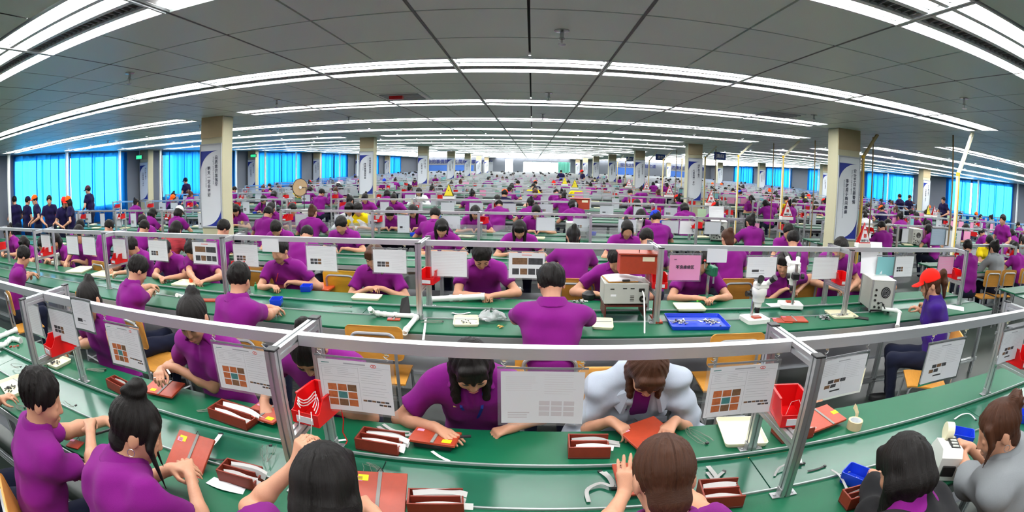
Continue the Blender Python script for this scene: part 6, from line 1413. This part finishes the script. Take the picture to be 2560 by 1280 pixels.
for x, y, lb in ((-1.60, 2.12, 'round stool under the woman with the white strip'), (-.93, 2.10, 'round stool under the bending woman'), (-2.62, 2.10, 'round stool under the woman at the far left sheet')):
    t = thing('stool', lb, 'stool', (x, y, 0), 0, 'round stools'); b = MB(); b.lathe([(0, .43), (.15, .43), (.16, .44), (.15, .455), (0, .455)], 20); b.build('seat', M_WOOD, t, True)
    for k in range(4): b = MB(); b.tube([(.10*math.cos(k*PI/2+.8), .10*math.sin(k*PI/2+.8), .43), (.17*math.cos(k*PI/2+.8), .17*math.sin(k*PI/2+.8), 0)], .011, 8); b.build('leg', M_STEEL, t)
# orange topped side table
p = aty(802, 715, 4.52); t = thing('side_table', 'orange topped side table beside the yellow chair', 'table', (p.x, 4.52, 0)); b = MB(); b.bbox((0, 0, .70), (.30, .28, .02), .004); b.build('tabletop', mat('orange red laminate', lin(205, 84, 44), .35), t)
for sx in (-1, 1):
    for sy in (-1, 1): b = MB(); b.cyl((sx*.13, sy*.12, 0), (sx*.13, sy*.12, .69), .012, 8); b.build('leg', M_STEEL, t)

b = MB(); b.lathe([(0, 0), (.016, 0), (.016, .045), (.006, .055), (.006, .07), (0, .071)], 12); o = b.build('bottle', mat('green bottle', lin(20, 120, 70), .3), None, True, loc=P2(640, 724)); tag(o, 'small green dropper bottle on the second bench by the turned man', 'bottle')
p = P2(690, 704, .06); b = MB(); b.cyl((0, 0, 0), (.05, -.03, .09), .004, 8); o = b.build('pencil', mat('red pencil', lin(215, 50, 50), .4), None, True, loc=p); tag(o, 'red pencil in the hand of the man with the covered forehead', 'pencil')
b = MB(); b.bbox((0, 0, .003), (.22, .16, .006), .002); o = b.build('dark_board', M_BAKED, None, loc=P2(692, 716), rz=.1); tag(o, 'dark board under the hands of the man with the red pencil', 'board')
p = P2(1747, 752, .03); b = MB(); b.bbox((0, 0, 0), (.05, .014, .012), .003); o = b.build('green_tool', mat('bright green', lin(90, 200, 60), .4), None, loc=p, rz=.4); tag(o, 'bright green tool in the hand of the pink sheet person', 'tool')
# ------------------------------------------------------------------ the rest of the hall: people, sheets, bins and instruments row after row
VAR = {}
def variant(key, shirt, hairm=None, capm=None, collar=None, **kw):
    VAR[key] = (kw, shirt, hairm, capm, collar)
base = dict(fingers=False, elbow=1.0)
variant('short', M_PURPLE, lean=.30, bend=.2, hp=.6, hair='short', **base); variant('short_turn', M_PURPLE, lean=.22, bend=.15, hp=.45, hy=.5, hair='short', **base); variant('short_low', M_PURPLE, lean=.42, bend=.25, hp=.9, hy=-.2, hair='short', **base)
variant('pony', M_PURPLE, lean=.25, bend=.2, hp=.5, hair='pony', sex='f', **base); variant('bob', M_PURPLE, lean=.32, bend=.2, hp=.65, hy=-.3, hair='bob', sex='f', **base); variant('long', M_PURPLE, lean=.30, bend=.2, hp=.7, hair='long', sex='f', **base); variant('bun', M_PURPLE, lean=.28, bend=.2, hp=.55, hy=.3, hair='bun', sex='f', **base)
variant('redcap', M_PURPLE, None, M_REDCAP, lean=.25, bend=.2, hp=.5, hair='pony', sex='f', **base); variant('orangecap', M_NAVY, None, M_ORCAP, lean=.2, bend=.1, hp=.4, hair='short', **base); variant('bluecap', M_PURPLE, None, M_BLUECAP, lean=.2, bend=.15, hp=.4, hy=-.2, hair='short', **base)
variant('whitecap', M_PURPLE, None, M_WCAP, lean=.25, bend=.15, hp=.5, hair='bob', sex='f', **base); variant('grey', M_GREYJ, None, None, M_GREYJ, lean=.25, bend=.15, hp=.5, hair='pony', sex='f', sleeve='long', **base); variant('white', M_WHITE, None, None, M_WHITE, lean=.25, bend=.15, hp=.5, hair='long', sex='f', sleeve='long', **base)
variant('yellow', M_YEL, None, None, M_YEL, lean=.25, bend=.2, hp=.6, hair='short', **base); variant('brown', M_PURPLE, M_HAIRB, None, None, lean=.22, bend=.15, hp=.4, hair='updo', sex='f', **base)
M_STRIPE = mat('striped knit', (.3, .02, .03), .8, 0, .9, 40, stretch=(.2, .2, 1.5)); variant('striped', M_STRIPE, None, None, M_STRIPE, lean=.3, bend=.2, hp=.6, hair='long', sex='f', sleeve='long', **base)
TPL = {}
def template(key):
    if key not in TPL:
        kw, sh, hm, cm, co = VAR[key]; f = Fig(lh=(-.13, .36, .80), rh=(.10, .40, .80), **kw)
        body = f.body_mesh(.013, M_SKIN); parts = [('shirt', f.shirt_mesh(.018, sh)), ('collar', f.collar_mesh(.010, co or sh)), ('hair', f.hair_mesh(.012, hm or M_HAIR)), ('trousers', f.leg_mesh(.03, M_JEAN))]
        if cm: parts.append(('cap', f.cap_mesh(.010, cm)))
        TPL[key] = (body, parts)
    return TPL[key]
DESC = {'short': 'short-haired purple polo worker', 'short_turn': 'short-haired purple polo worker, head turned', 'short_low': 'bent low purple polo worker', 'pony': 'ponytailed purple polo worker', 'bob': 'bob-haired purple polo worker', 'long': 'long-haired purple polo worker', 'bun': 'bun-haired purple polo worker',
        'redcap': 'purple polo worker in a red cap', 'orangecap': 'navy clad worker in an orange cap', 'bluecap': 'purple polo worker in a blue cap', 'whitecap': 'purple polo worker in a white cap', 'grey': 'worker in a grey sweater', 'white': 'worker in a white coat', 'yellow': 'worker in a yellow shirt', 'brown': 'brown-haired purple polo worker', 'striped': 'worker in a red striped sweater'}
NP = [0]
def seat(key, x, y, rz, where, group=None):
    where = where.replace('from the left', 'from left')
    body, parts = template(key); o = put('person', body, None, (x, y, 0), rz); tag(o, DESC[key] + ', ' + where, 'person', group)
    for nm, me in parts: put(nm if nm != 'shirt' else 'polo_shirt', me, o)
    NP[0] += 1
# third bench, from the photograph
T3 = [(-1, 'short', 246, 566), (-1, 'short', 333, 570), (-1, 'striped', 413, 572), (-1, 'short_turn', 535, 575), (-1, 'short_low', 738, 562), (-1, 'pony', 1438, 590), (-1, 'short', 1630, 592), (-1, 'brown', 1836, 592), (-1, 'short_turn', 1998, 598), (-1, 'short', 175, 562),
      (1, 'short_low', 715, 552), (1, 'short', 870, 556), (1, 'bob', 1110, 556), (1, 'long', 1300, 560), (1, 'pony', 1560, 560), (1, 'short_turn', 1960, 565), (1, 'short', 380, 556)]
n3 = {-1: 0, 1: 0}
for s, key, x, y in sorted(T3, key=lambda t: t[2]):
    Y = B3 + s*.62; X = aty(x, y, Y).x; n3[s] += 1
    seat(key, X, Y, 0 if s < 0 else PI, '%s from left, %s side of the third bench' % (ORD[n3[s]-1], 'near' if s < 0 else 'far'))
# farther rows
KEYS = ['short']*5 + ['short_turn']*3 + ['short_low']*3 + ['pony']*4 + ['bob']*3 + ['long']*3 + ['bun']*2 + ['brown']*2 + ['redcap', 'whitecap', 'bluecap', 'grey', 'white', 'yellow', 'orangecap']
FIX = {(0, -1): [('short', 652, 498), ('brown', 770, 512), ('bluecap', 1648, 532), ('short', 1080, 500), ('pony', 1890, 540)], (0, 1): [('bob', 605, 540), ('pony', 690, 520), ('white', 882, 508), ('yellow', 905, 512), ('long', 1040, 515), ('short_low', 985, 505), ('pony', 1340, 528), ('long', 1595, 530), ('short', 745, 520), ('bob', 1190, 520)]}
far_list = []
r = random.Random(21)
for ri in range(-1, 18):
    yb = ROWS[ri] if ri >= 0 else 5.45
    for c, (xa, xb) in enumerate(FARX):
        if ri == -1 and c != 2: continue
        for s in (-1, 1):
            seats = []
            if c == 1 and (ri, s) in FIX: seats = [(k, aty(px, py, yb + s*.60).x, 0) for k, px, py in FIX[(ri, s)]]
            else:
                n = int((xb-xa)/.78)
                for k in range(n):
                    if r.random() < (.60 if ri < 1 else .44 if ri < 4 else .34 if ri < 6 else .22): seats.append((r.choice(KEYS), xa + .4 + (xb-xa-.8)*k/(n-1) + r.uniform(-.08, .08), r.uniform(-.2, .2)))
            if c == 0 and ri == 0 and s < 0: seats = [q for q in seats if q[1] > -8.6]
            if c == 0 and ri == 0 and s > 0: seats = [q for q in seats if q[1] > -9.5 or q[1] < -11.6]
            if c == 2 and ri == -1 and s < 0: seats = [('short_turn', aty(2432, 610, 4.85).x, -.25), ('grey', aty(2502, 612, 4.85).x, -.2), ('short', aty(2556, 640, 4.85).x, -.2)]
            seats.sort(key=lambda t: t[1])
            seats = [q for q in seats if not (c == 2 and abs(q[1] - 14.75) < .55) and not (c == 2 and q[1] < 5.4)]
            for n, (k, x, a) in enumerate(seats): far_list.append((ri, c, s, n, k, x, yb + s*.62, a))
vis_ = [t for t in far_list if seen(t[5], t[6], 1.1)]
vis_.sort(key=lambda t: t[5]**2 + t[6]**2)
quota = 245; ind, rest_ = vis_[:quota], vis_[quota:]
for ri, c, s, n, k, x, y, a in ind:
    seat(k, x, y, (0 if s < 0 else PI) + a, '%s on %s side, %s row, %s block' % (ORD[n], 'near' if s < 0 else 'far', ORD[ri+3], blk[c]))
# everyone beyond: one object
crowd = MB(); M_CR = [M_PURPLE, M_HAIR, M_SKIN]
for ri, c, s, n, k, x, y, a in rest_:
    if abs(x - 14.75) < .5 or abs(x + 4.89) < .5 or abs(x - 4.755) < .5 or (ri == 0 and abs(x) > 40): continue
    f = 1 if s < 0 else -1; T = lambda px, py, pz: (x + px*f, y + py*f, pz); lx = r.uniform(-.03, .03)
    crowd.tube([T(0, -.02, .46), T(0, .04, .72), T(lx, .12, .92), T(lx, .15, 1.02)], [.15, .15, .17, .08], 8, 0); crowd.tube([T(-.22, .13, .78), T(-.17, .12, .95), T(.17, .12, .95), T(.22, .13, .78)], [.05, .06, .06, .05], 6, 0)
    hc = (lx + r.uniform(-.02, .02), .20, 1.14); crowd.tube([T(hc[0], hc[1]-.02, hc[2]-.10), T(hc[0], hc[1], hc[2]-.06), T(hc[0], hc[1]-.02, hc[2]+.03), T(hc[0], hc[1]-.02, hc[2]+.10), T(hc[0], hc[1]-.02, hc[2]+.125)], [.05, .085, .10, .075, .02], 8, 1)
    crowd.tube([T(-.20, .18, .80), T(-.08, .38, .80)], [.035, .03], 5, 2); crowd.tube([T(.20, .18, .80), T(.08, .38, .80)], [.035, .03], 5, 2); crowd.tube([T(hc[0], hc[1]+.045, hc[2]-.08), T(hc[0], hc[1]+.055, hc[2]+.02)], [.05, .055], 6, 2)
o = crowd.build('crowd', M_CR, None, True); tag(o, 'purple clad workers seated in rows toward the end of the hall', 'crowd', None, 'stuff')
# standing people by the left windows and elsewhere
STF = [('dark haired man standing at the far left in a navy polo', 38, 490, 6.75, 'short', M_NAVY, None, PI*.5), ('man in a dark blue cap, second of the group by the left curtain', 64, 490, 6.95, 'short', M_NAVY, M_NAVY, 0), ('man in an orange cap looking down, third of the group by the left curtain', 92, 485, 7.0, 'short', M_NAVY, M_ORCAP, PI*.9), ('bareheaded man in a navy polo, facing right, in the group by the left curtain', 123, 488, 7.0, 'short', M_NAVY, None, -PI*.7),
       ('woman in a red cap in the group by the second curtain', 158, 495, 6.8, 'pony', M_NAVY, M_REDCAP, -PI*.6), ('woman in an orange cap and white mask by the second curtain', 176, 488, 6.9, 'long', M_NAVY, M_ORCAP, PI*.8), ('man in a dark red cap standing taller before the second curtain', 224, 462, 9.4, 'short', M_NAVY, mat('cloth dark red', (.08, .012, .03), .8), PI*.6), ('man in a navy cap standing before the third left window', 467, 443, 14.9, 'short', M_NAVY, M_NAVY, PI*.5),
       ('purple polo man standing at the right beside the right-hand benches', 2512, 536, 6.5, 'short', M_PURPLE, None, PI*.5), ('dark clad man standing before the right curtain', 2362, 492, 13.2, 'short', M_NAVY, None, PI*.5), ('man standing before the right windows, left of two', 2252, 485, 16.0, 'short', M_NAVY, None, 0), ('man standing before the right windows, right of two', 2272, 487, 16.0, 'short', M_NAVY, None, PI),
       ('person in a red cap standing far along the middle aisle', 1458, 424, 30.0, 'short', M_NAVY, M_REDCAP, PI*.6), ('dark haired person standing far along the middle aisle', 1403, 425, 34.0, 'short', M_NAVY, None, 0)]
for k, (lb, px, py, Y, hair, sh, cm, rz) in enumerate(STF):
    f = Fig(stand=True, lean=.04, bend=.05, hp=.25, hair=hair, sex='f' if hair != 'short' else 'm', lh=(-.16, .22, 1.0), rh=(.16, .24, 1.0), fingers=False)
    p = aty(px, py, Y); body = f.body_mesh(.014, M_SKIN); o = put('person', body, None, (p.x, Y, min(.12, max(-.12, p.z - f.Cn[2] - .105)) if k not in (6, 7) else .0), rz); o.location.z = 0; tag(o, lb, 'person')
    put('polo_shirt', f.shirt_mesh(.018, sh), o); put('hair', f.hair_mesh(.012, M_HAIR), o); put('trousers', f.leg_mesh(.025, M_JEAN), o); [put('shoe', f.shoe_data(M_SHOE, q), o) for q in (-1, 1)]
    if cm: put('cap', f.cap_mesh(.009, cm), o)
    zt = f.Cn[2] + .105 + (.02 if cm else 0); k_ = max(.94, min(1.1, p.z/zt)); o.scale = (k_, k_, k_)
# sheets on the far rails
r = random.Random(5); far_s = []
CW, CP_ = 'white', 'coloured'
for ri in range(-1, 9):
    yb = (ROWS[ri] if ri >= 0 else 5.45) - .30
    for c, (xa, xb) in enumerate(FARX):
        if ri == -1 and c != 2: continue
        x = xa + .45; n = 0
        while x < xb - .3:
            if ri == 0 and c == 1: pass
            if r.random() < .9 and seen(x, yb, 1.05): far_s.append((ri, c, n, x, yb)); n += 1
            x += r.uniform(.45, .8)
M_BACKLIT = mat('backlit greyed sheet', lin(186, 192, 198), .6)  # white paper greyed: backlighting and haze are put into the colour
far_s.sort(key=lambda t: t[3]**2 + t[4]**2)
for ri, c, n, x, yb in far_s[:225]:
    col = None; nm = 'white'
    if c == 2 or x > 2.6:
        q = r.random(); col, nm = ((M_PINK, 'pink') if q < .22 else (M_TEAL, 'teal') if q < .38 else (M_LGREEN, 'pale green') if q < .48 else (None, 'white'))
    k = r.choice('l6l1l'); w, h = (.29, .20) if r.random() < .75 else (.20, .28)
    sheet(x, yb - .001, 1.085, w, h, k if col is None else '0', '%s hanging sheet, %s from the left, %s row, %s block' % (nm, ORD[min(n, 24)], ORD[ri+3], blk[c]), 1.125, col or M_BACKLIT, 0, 0, 'sheets hung on the far rails', hooks=ri < 1, sleeve=ri < 2)
b = MB(); b2_ = MB()
for ri in range(3, 18):
    yb = ROWS[ri] - .30
    for c, (xa, xb) in enumerate(FARX):
        x = xa + .3
        while x < xb - .2:
            if ri >= 9 or r.random() < .5: b.box((x, yb + .015, .99), (r.choice((.29, .29, .21)), .002, .19), m=0 if r.random() < .8 else r.choice((1, 2)))
            x += r.uniform(.35, .6)
        if ri >= 6:
            for k in range(max(2, round((xb-xa)/1.9)+1)):
                x = xa + .1 + (xb-xa-.2)*k/(max(2, round((xb-xa)/1.9)+1)-1)
                for dy in (0, .34): b2_.box((x, yb + dy, .58), (.04, .04, 1.16))
                b2_.box((x, yb + .17, 1.145), (.04, .34, .04))
        for k in range(int((xb-xa)/1.1)):
            if r.random() < .6: b2_.box((xa + .5 + 1.1*k + r.uniform(-.2, .2), yb + .30 + r.choice((-.2, .25)), TZ + .10), (r.uniform(.15, .34), .22, r.uniform(.10, .26)))
o = b.build('hanging_sheets', [mat('backlit greyed sheet', lin(188, 193, 198), .6), M_PINK, M_TEAL]); tag(o, 'white and coloured sheets hung along the far bench rows', 'sheet', 'sheets hung on the far rails', 'stuff')
o = b2_.build('bench_clutter', M_EDGE); tag(o, 'grey posts and instruments along the far bench rows', 'clutter', None, 'stuff')
# clear screens on the first far row
for k, px in enumerate((620, 730, 820, 905, 1095, 1180, 1270, 1480, 1560)):
    p = aty(px, 570, 7.62); b = MB(); b.box((0, 0, 0), (.46, .003, .20)); o = b.build('clear_screen', M_CLEAR, None, loc=(p.x, 7.62, .87)); tag(o, 'clear plastic screen on the fourth row, middle block, %s from the left' % ORD[k], 'screen', 'clear screens on the fourth row')
# red bins on the far frames
nb = 0
for ri in range(-1, 6):
    yb = (ROWS[ri] if ri >= 0 else 5.45) - .30
    for c, (xa, xb) in enumerate(FARX):
        if ri == -1 and c != 2: continue
        n = max(2, round((xb-xa)/1.9)+1)
        for k in range(n):
            x = xa + .1 + (xb-xa-.2)*k/(n-1)
            if ri == -1: x = 6.22 + 1.85*k
            if seen(x, yb, 1.0) and r.random() < .8: parts_bin((x + .05, yb - .01, .981), r.choice((-.3, -PI/2, .2)), 'red bin on a post frame, %s row, %s block, %s from its left end' % (ORD[ri+3], blk[c], ORD[k])); nb += 1
# instruments, trays and signs farther back
far_i = [('test box', 1428, 552, 8.3), ('test box', 1420, 560, 6.1)]
tester(Vector((aty(1445, 575, 8.2).x, 8.2, TZ+.012)), .40, .28, .22, 0, 'grey test box on the fourth row, middle block')
tower((aty(1795, 590, 7.95).x, 7.95, TZ), -.3, 'framed grey power supply on the fourth row at right', .27, .3, .30); b = MB(); b.grid(lambda u, v: ((u-.5)*.28, .03*v*v, v*.22), 4, 6); o = b.build('leaning_sheet', M_PAPER, None, loc=(aty(1790, 560, 8.0).x, 8.0, TZ+.36)); tag(o, 'white sheet leaning on the fourth-row power supply', 'paper')
tower((aty(2285, 600, 7.85).x, 7.85, TZ), -.3, 'framed grey power supply on the right-hand block', .27, .3, .30); b = MB(); b.bbox((0, 0, .2), (.30, .03, .26), .006); b.bbox((0, .03, .03), (.18, .14, .02), .004); b.cyl((0, .03, .03), (0, .03, .12), .02, 8); t = thing('monitor', 'black computer monitor on the right-hand block', 'monitor', (aty(2245, 600, 7.8).x, 7.8, TZ)); b.build('screen', M_BLACK, t)
microscope((aty(1595, 590, 7.9).x, 7.9, TZ), .2, 'white stereo microscope on the fourth row, middle block', 1.0, .03)
pc = aty(1450, 530, 10.4); cabinet((pc.x, 10.5, 1.0), .40, .16, .22, 0, 'red-brown cabinet hanging on the fifth row')
p = aty(750, 480, 10.6); t = thing('component_reel', 'large tan component reel on a bent black arm, left of the middle block', 'reel', (p.x, 10.6, TZ)); b = MB()
Mr = Matrix.Rotation(PI/2, 3, 'X') @ Matrix.Rotation(.0, 3, 'Y'); Mr = Matrix.Rotation(.9, 3, 'Z') @ Mr
b.lathe([(.03, -.012), (.20, -.012), (.20, .012), (.03, .012), (.03, -.012)], 28, (0, 0, .66), M=Mr); b.build('disc', mat('tan reel', lin(190, 160, 120), .6), t, True); b = MB(); b.lathe([(.195, -.014), (.207, -.014), (.207, .014), (.195, .014), (.195, -.014)], 28, (0, 0, .66), M=Mr); b.build('rim', M_BLACK, t, True)
b = MB(); b.tube([(.05, .02, .66), (.16, .02, .66), (.16, .02, .50), (.10, .02, .48), (.10, .02, .0)], .012, 8); b.build('arm', M_BLACK, t, True); b = MB(); b.cyl(tuple(Mr @ Vector((0, 0, -.03)) + Vector((0, 0, .66))), tuple(Mr @ Vector((0, 0, .03)) + Vector((0, 0, .66))), .035, 12); b.build('hub', M_WHITEP, t, True)
p = aty(760, 495, 10.4); pot = MB(); pot.lathe([(0, 0), (.09, 0), (.12, .16), (.11, .16), (.085, .01), (0, .01)], 18); o = pot.build('white_tub', M_WHITEP, None, True, loc=(p.x, 10.5, TZ)); tag(o, 'white tub on the bench beside the tan reel', 'tub')
for k, (px, py, row, yel) in enumerate(((1122, 474, 1, True), (1437, 452, 3, True), (1412, 440, 4, True), (1966, 540, 0, False), (1777, 498, 1, False), (1673, 480, 2, False), (1616, 470, 3, False), (1572, 463, 4, False), (2320, 520, 1, True), (2336, 520, 1, False))):
    Y = ROWS[row] - .30; x = aty(px, py, Y).x
    warn_sign((x, Y, 1.166), '%s triangular warning sign on the %s row rail, %s' % ('yellow' if yel else 'white and red', ORD[row+3], 'left of centre' if px < 1300 else ('centre' if px < 1480 else ('right-hand block' if px > 2200 else 'right of centre'))), yel, 1.7)
# angled conduits up to the lights, thin poles, hanging signs
for k, (pt, pe, pb, Y, zb, m) in enumerate((((2432, 330), (2395, 436), (2388, 600), 3.95, TZ, None), ((2194, 336), (2158, 392), (2148, 520), 5.62, TZ, mat('tan conduit', lin(186, 160, 110), .45)), ((1999, 352), (1958, 392), (1952, 512), 8.1, TZ, None), ((1880, 358), (1846, 390), (1842, 495), 10.7, TZ, None), ((1792, 366), (1763, 394), (1760, 470), 13.4, TZ, None), ((1713, 386), (1705, 398), (1702, 460), 16.1, TZ, None), ((1681, 375), (1658, 400), (1656, 460), 16.2, TZ, None), ((1643, 378), (1623, 402), (1621, 455), 18.9, TZ, None), ((1578, 386), (1564, 404), (1562, 448), 24.0, TZ, None), ((1560, 388), (1544, 406), (1543, 446), 26.5, TZ, None))):
    a = atz(pt[0], pt[1], ZC); Y = a.y; e_ = aty(pe[0], pe[1], Y); conduit((a.x, Y, ZC), (e_.x, Y, e_.z), (e_.x, Y, 0), 'angled %s conduit from bench to ceiling, %s from the right' % ('tan' if m else 'yellow-white', ORD[k]), m)
for k, (px, py, Y) in enumerate(((2380, 480, 4.9), (2178, 500, 6.9), (2034, 480, 9.0), (1932, 440, 11.0), (1788, 440, 16.3), (1690, 430, 19.4))):
    x = aty(px, py, Y).x; b = MB(); b.cyl((0, 0, .75), (0, 0, ZC), .014, 8); b.cyl((0, 0, 0), (0, 0, .76), .018, 8); o = b.build('pole', mat('tan pole', lin(132, 112, 78), .5), None, True, loc=(x, Y, 0)); tag(o, 'thin tan pole from floor to ceiling on the right, %s from the right' % ORD[k], 'pole')
for k, (px, py, Y, w_) in enumerate(((1800, 390, 16.3, .45), (1651, 393, 22.0, .45), (1575, 398, 29.0, .45))):
    p = aty(px, py, Y); t = thing('hanging_sign', 'blue hanging sign with white characters, %s from the right' % ORD[k], 'sign', (p.x, Y, p.z)); b = MB(); b.bbox((0, 0, 0), (w_, .02, .26), .003); b.build('panel', mat('sign blue', lin(34, 60, 130), .5), t); text('lettering', '清扫', .15, M_WHITEP, t, (0, -.012, -.06), (PI/2, 0, 0), bold=.01)
    for s in (-1, 1): b = MB(); b.cyl((s*w_*.4, 0, .13), (s*w_*.4, 0, ZC - p.z), .004, 6); b.build('rod', M_STEEL, t)
# green exit lights
for k, (x, y, z, lb) in enumerate(((-12.6, 12.0, 2.45, 'green exit light by the left wall piers'), (-12.6, 19.8, 2.45, 'green exit light farther along the left wall'), (20.9, 20.2, 2.4, 'green exit light on the right wall'))):
    t = thing('exit_light', lb, 'light', (x, y, z)); b = MB(); b.bbox((0, 0, 0), (.34, .05, .15), .004); b.build('case', M_BLACK, t); b = MB(); b.box((0, -.027, 0), (.30, .002, .11)); b.build('panel', mat('green lit panel', (.02, .3, .1), .5, emit=(.05, .8, .3), estr=.5), t)
    b = MB(); b.cyl((0, 0, .07), (0, 0, ZC-z), .006, 6); b.build('rod', M_STEEL, t)
# trays and boxes scattered on the farther benches
r = random.Random(9); nt_ = 0
for ri in range(-1, 4):
    yb = ROWS[ri] if ri >= 0 else 5.45
    for c, (xa, xb) in enumerate(FARX):
        if ri == -1 and c != 2: continue
        for k in range(int((xb-xa)/.9)):
            x = xa + .5 + (xb-xa-1)*k/max(1, int((xb-xa)/.9)-1) + r.uniform(-.15, .15); y = yb + r.choice((-1, 1))*r.uniform(.22, .32)
            if not seen(x, y, TZ): continue
            q = r.random(); wh = '%s row, %s block, item %s along' % (ORD[ri+3], blk[c], ORD[k])
            if q < .6: tray((Vector((x, y, TZ+.001)), .26, .18, r.uniform(-.3, .3)), 'cream tray on the ' + wh.replace('item ', ''), h=.022)
            elif q < .8: parts_bin((x, y, TZ+.001), r.uniform(-.5, .5), 'blue bin on the ' + wh.replace('item ', ''), True)
for k, x in enumerate((-8.6, -6.9, -4.1, -1.3, .45, 2.1)):
    tray((Vector((x, B3 + (.28 if k % 2 else -.28), TZ+.001)), .26, .18, .1*k), 'cream tray on the third bench, %s from the left' % ORD[k], h=.02)

# notices at the right
sheet_px((2330, 571), (2368, 575), (2330, 612), 5.13, 'l', 'grey blue wiring chart on the nearest right-hand rail', m=mat('grey blue paper', lin(150, 172, 190), .6), rail_z=1.125)
gs = sheet_px((2366, 575), (2404, 578), (2364, 622), 5.12, '0', 'white notice with green squares on the nearest right-hand rail', rail_z=1.125)
for i in range(3):
    for j in range(2): b = MB(); b.box((-.005 + .055*j, -.008, -.06 - .055*i), (.045, .002, .045)); b.build('green_square', mat('green print', lin(60, 150, 110), .6), gs)
sheet_px((2108, 526), (2152, 527), (2107, 562), 7.73, 'l', 'teal notice hung before the right-hand column', m=M_TEAL, rail_z=1.125)
sheet_px((1700, 553), (1742, 553), (1700, 585), 7.73, 'l', 'white hanging sheet on the fourth row right of the blue-capped worker', rail_z=1.125)
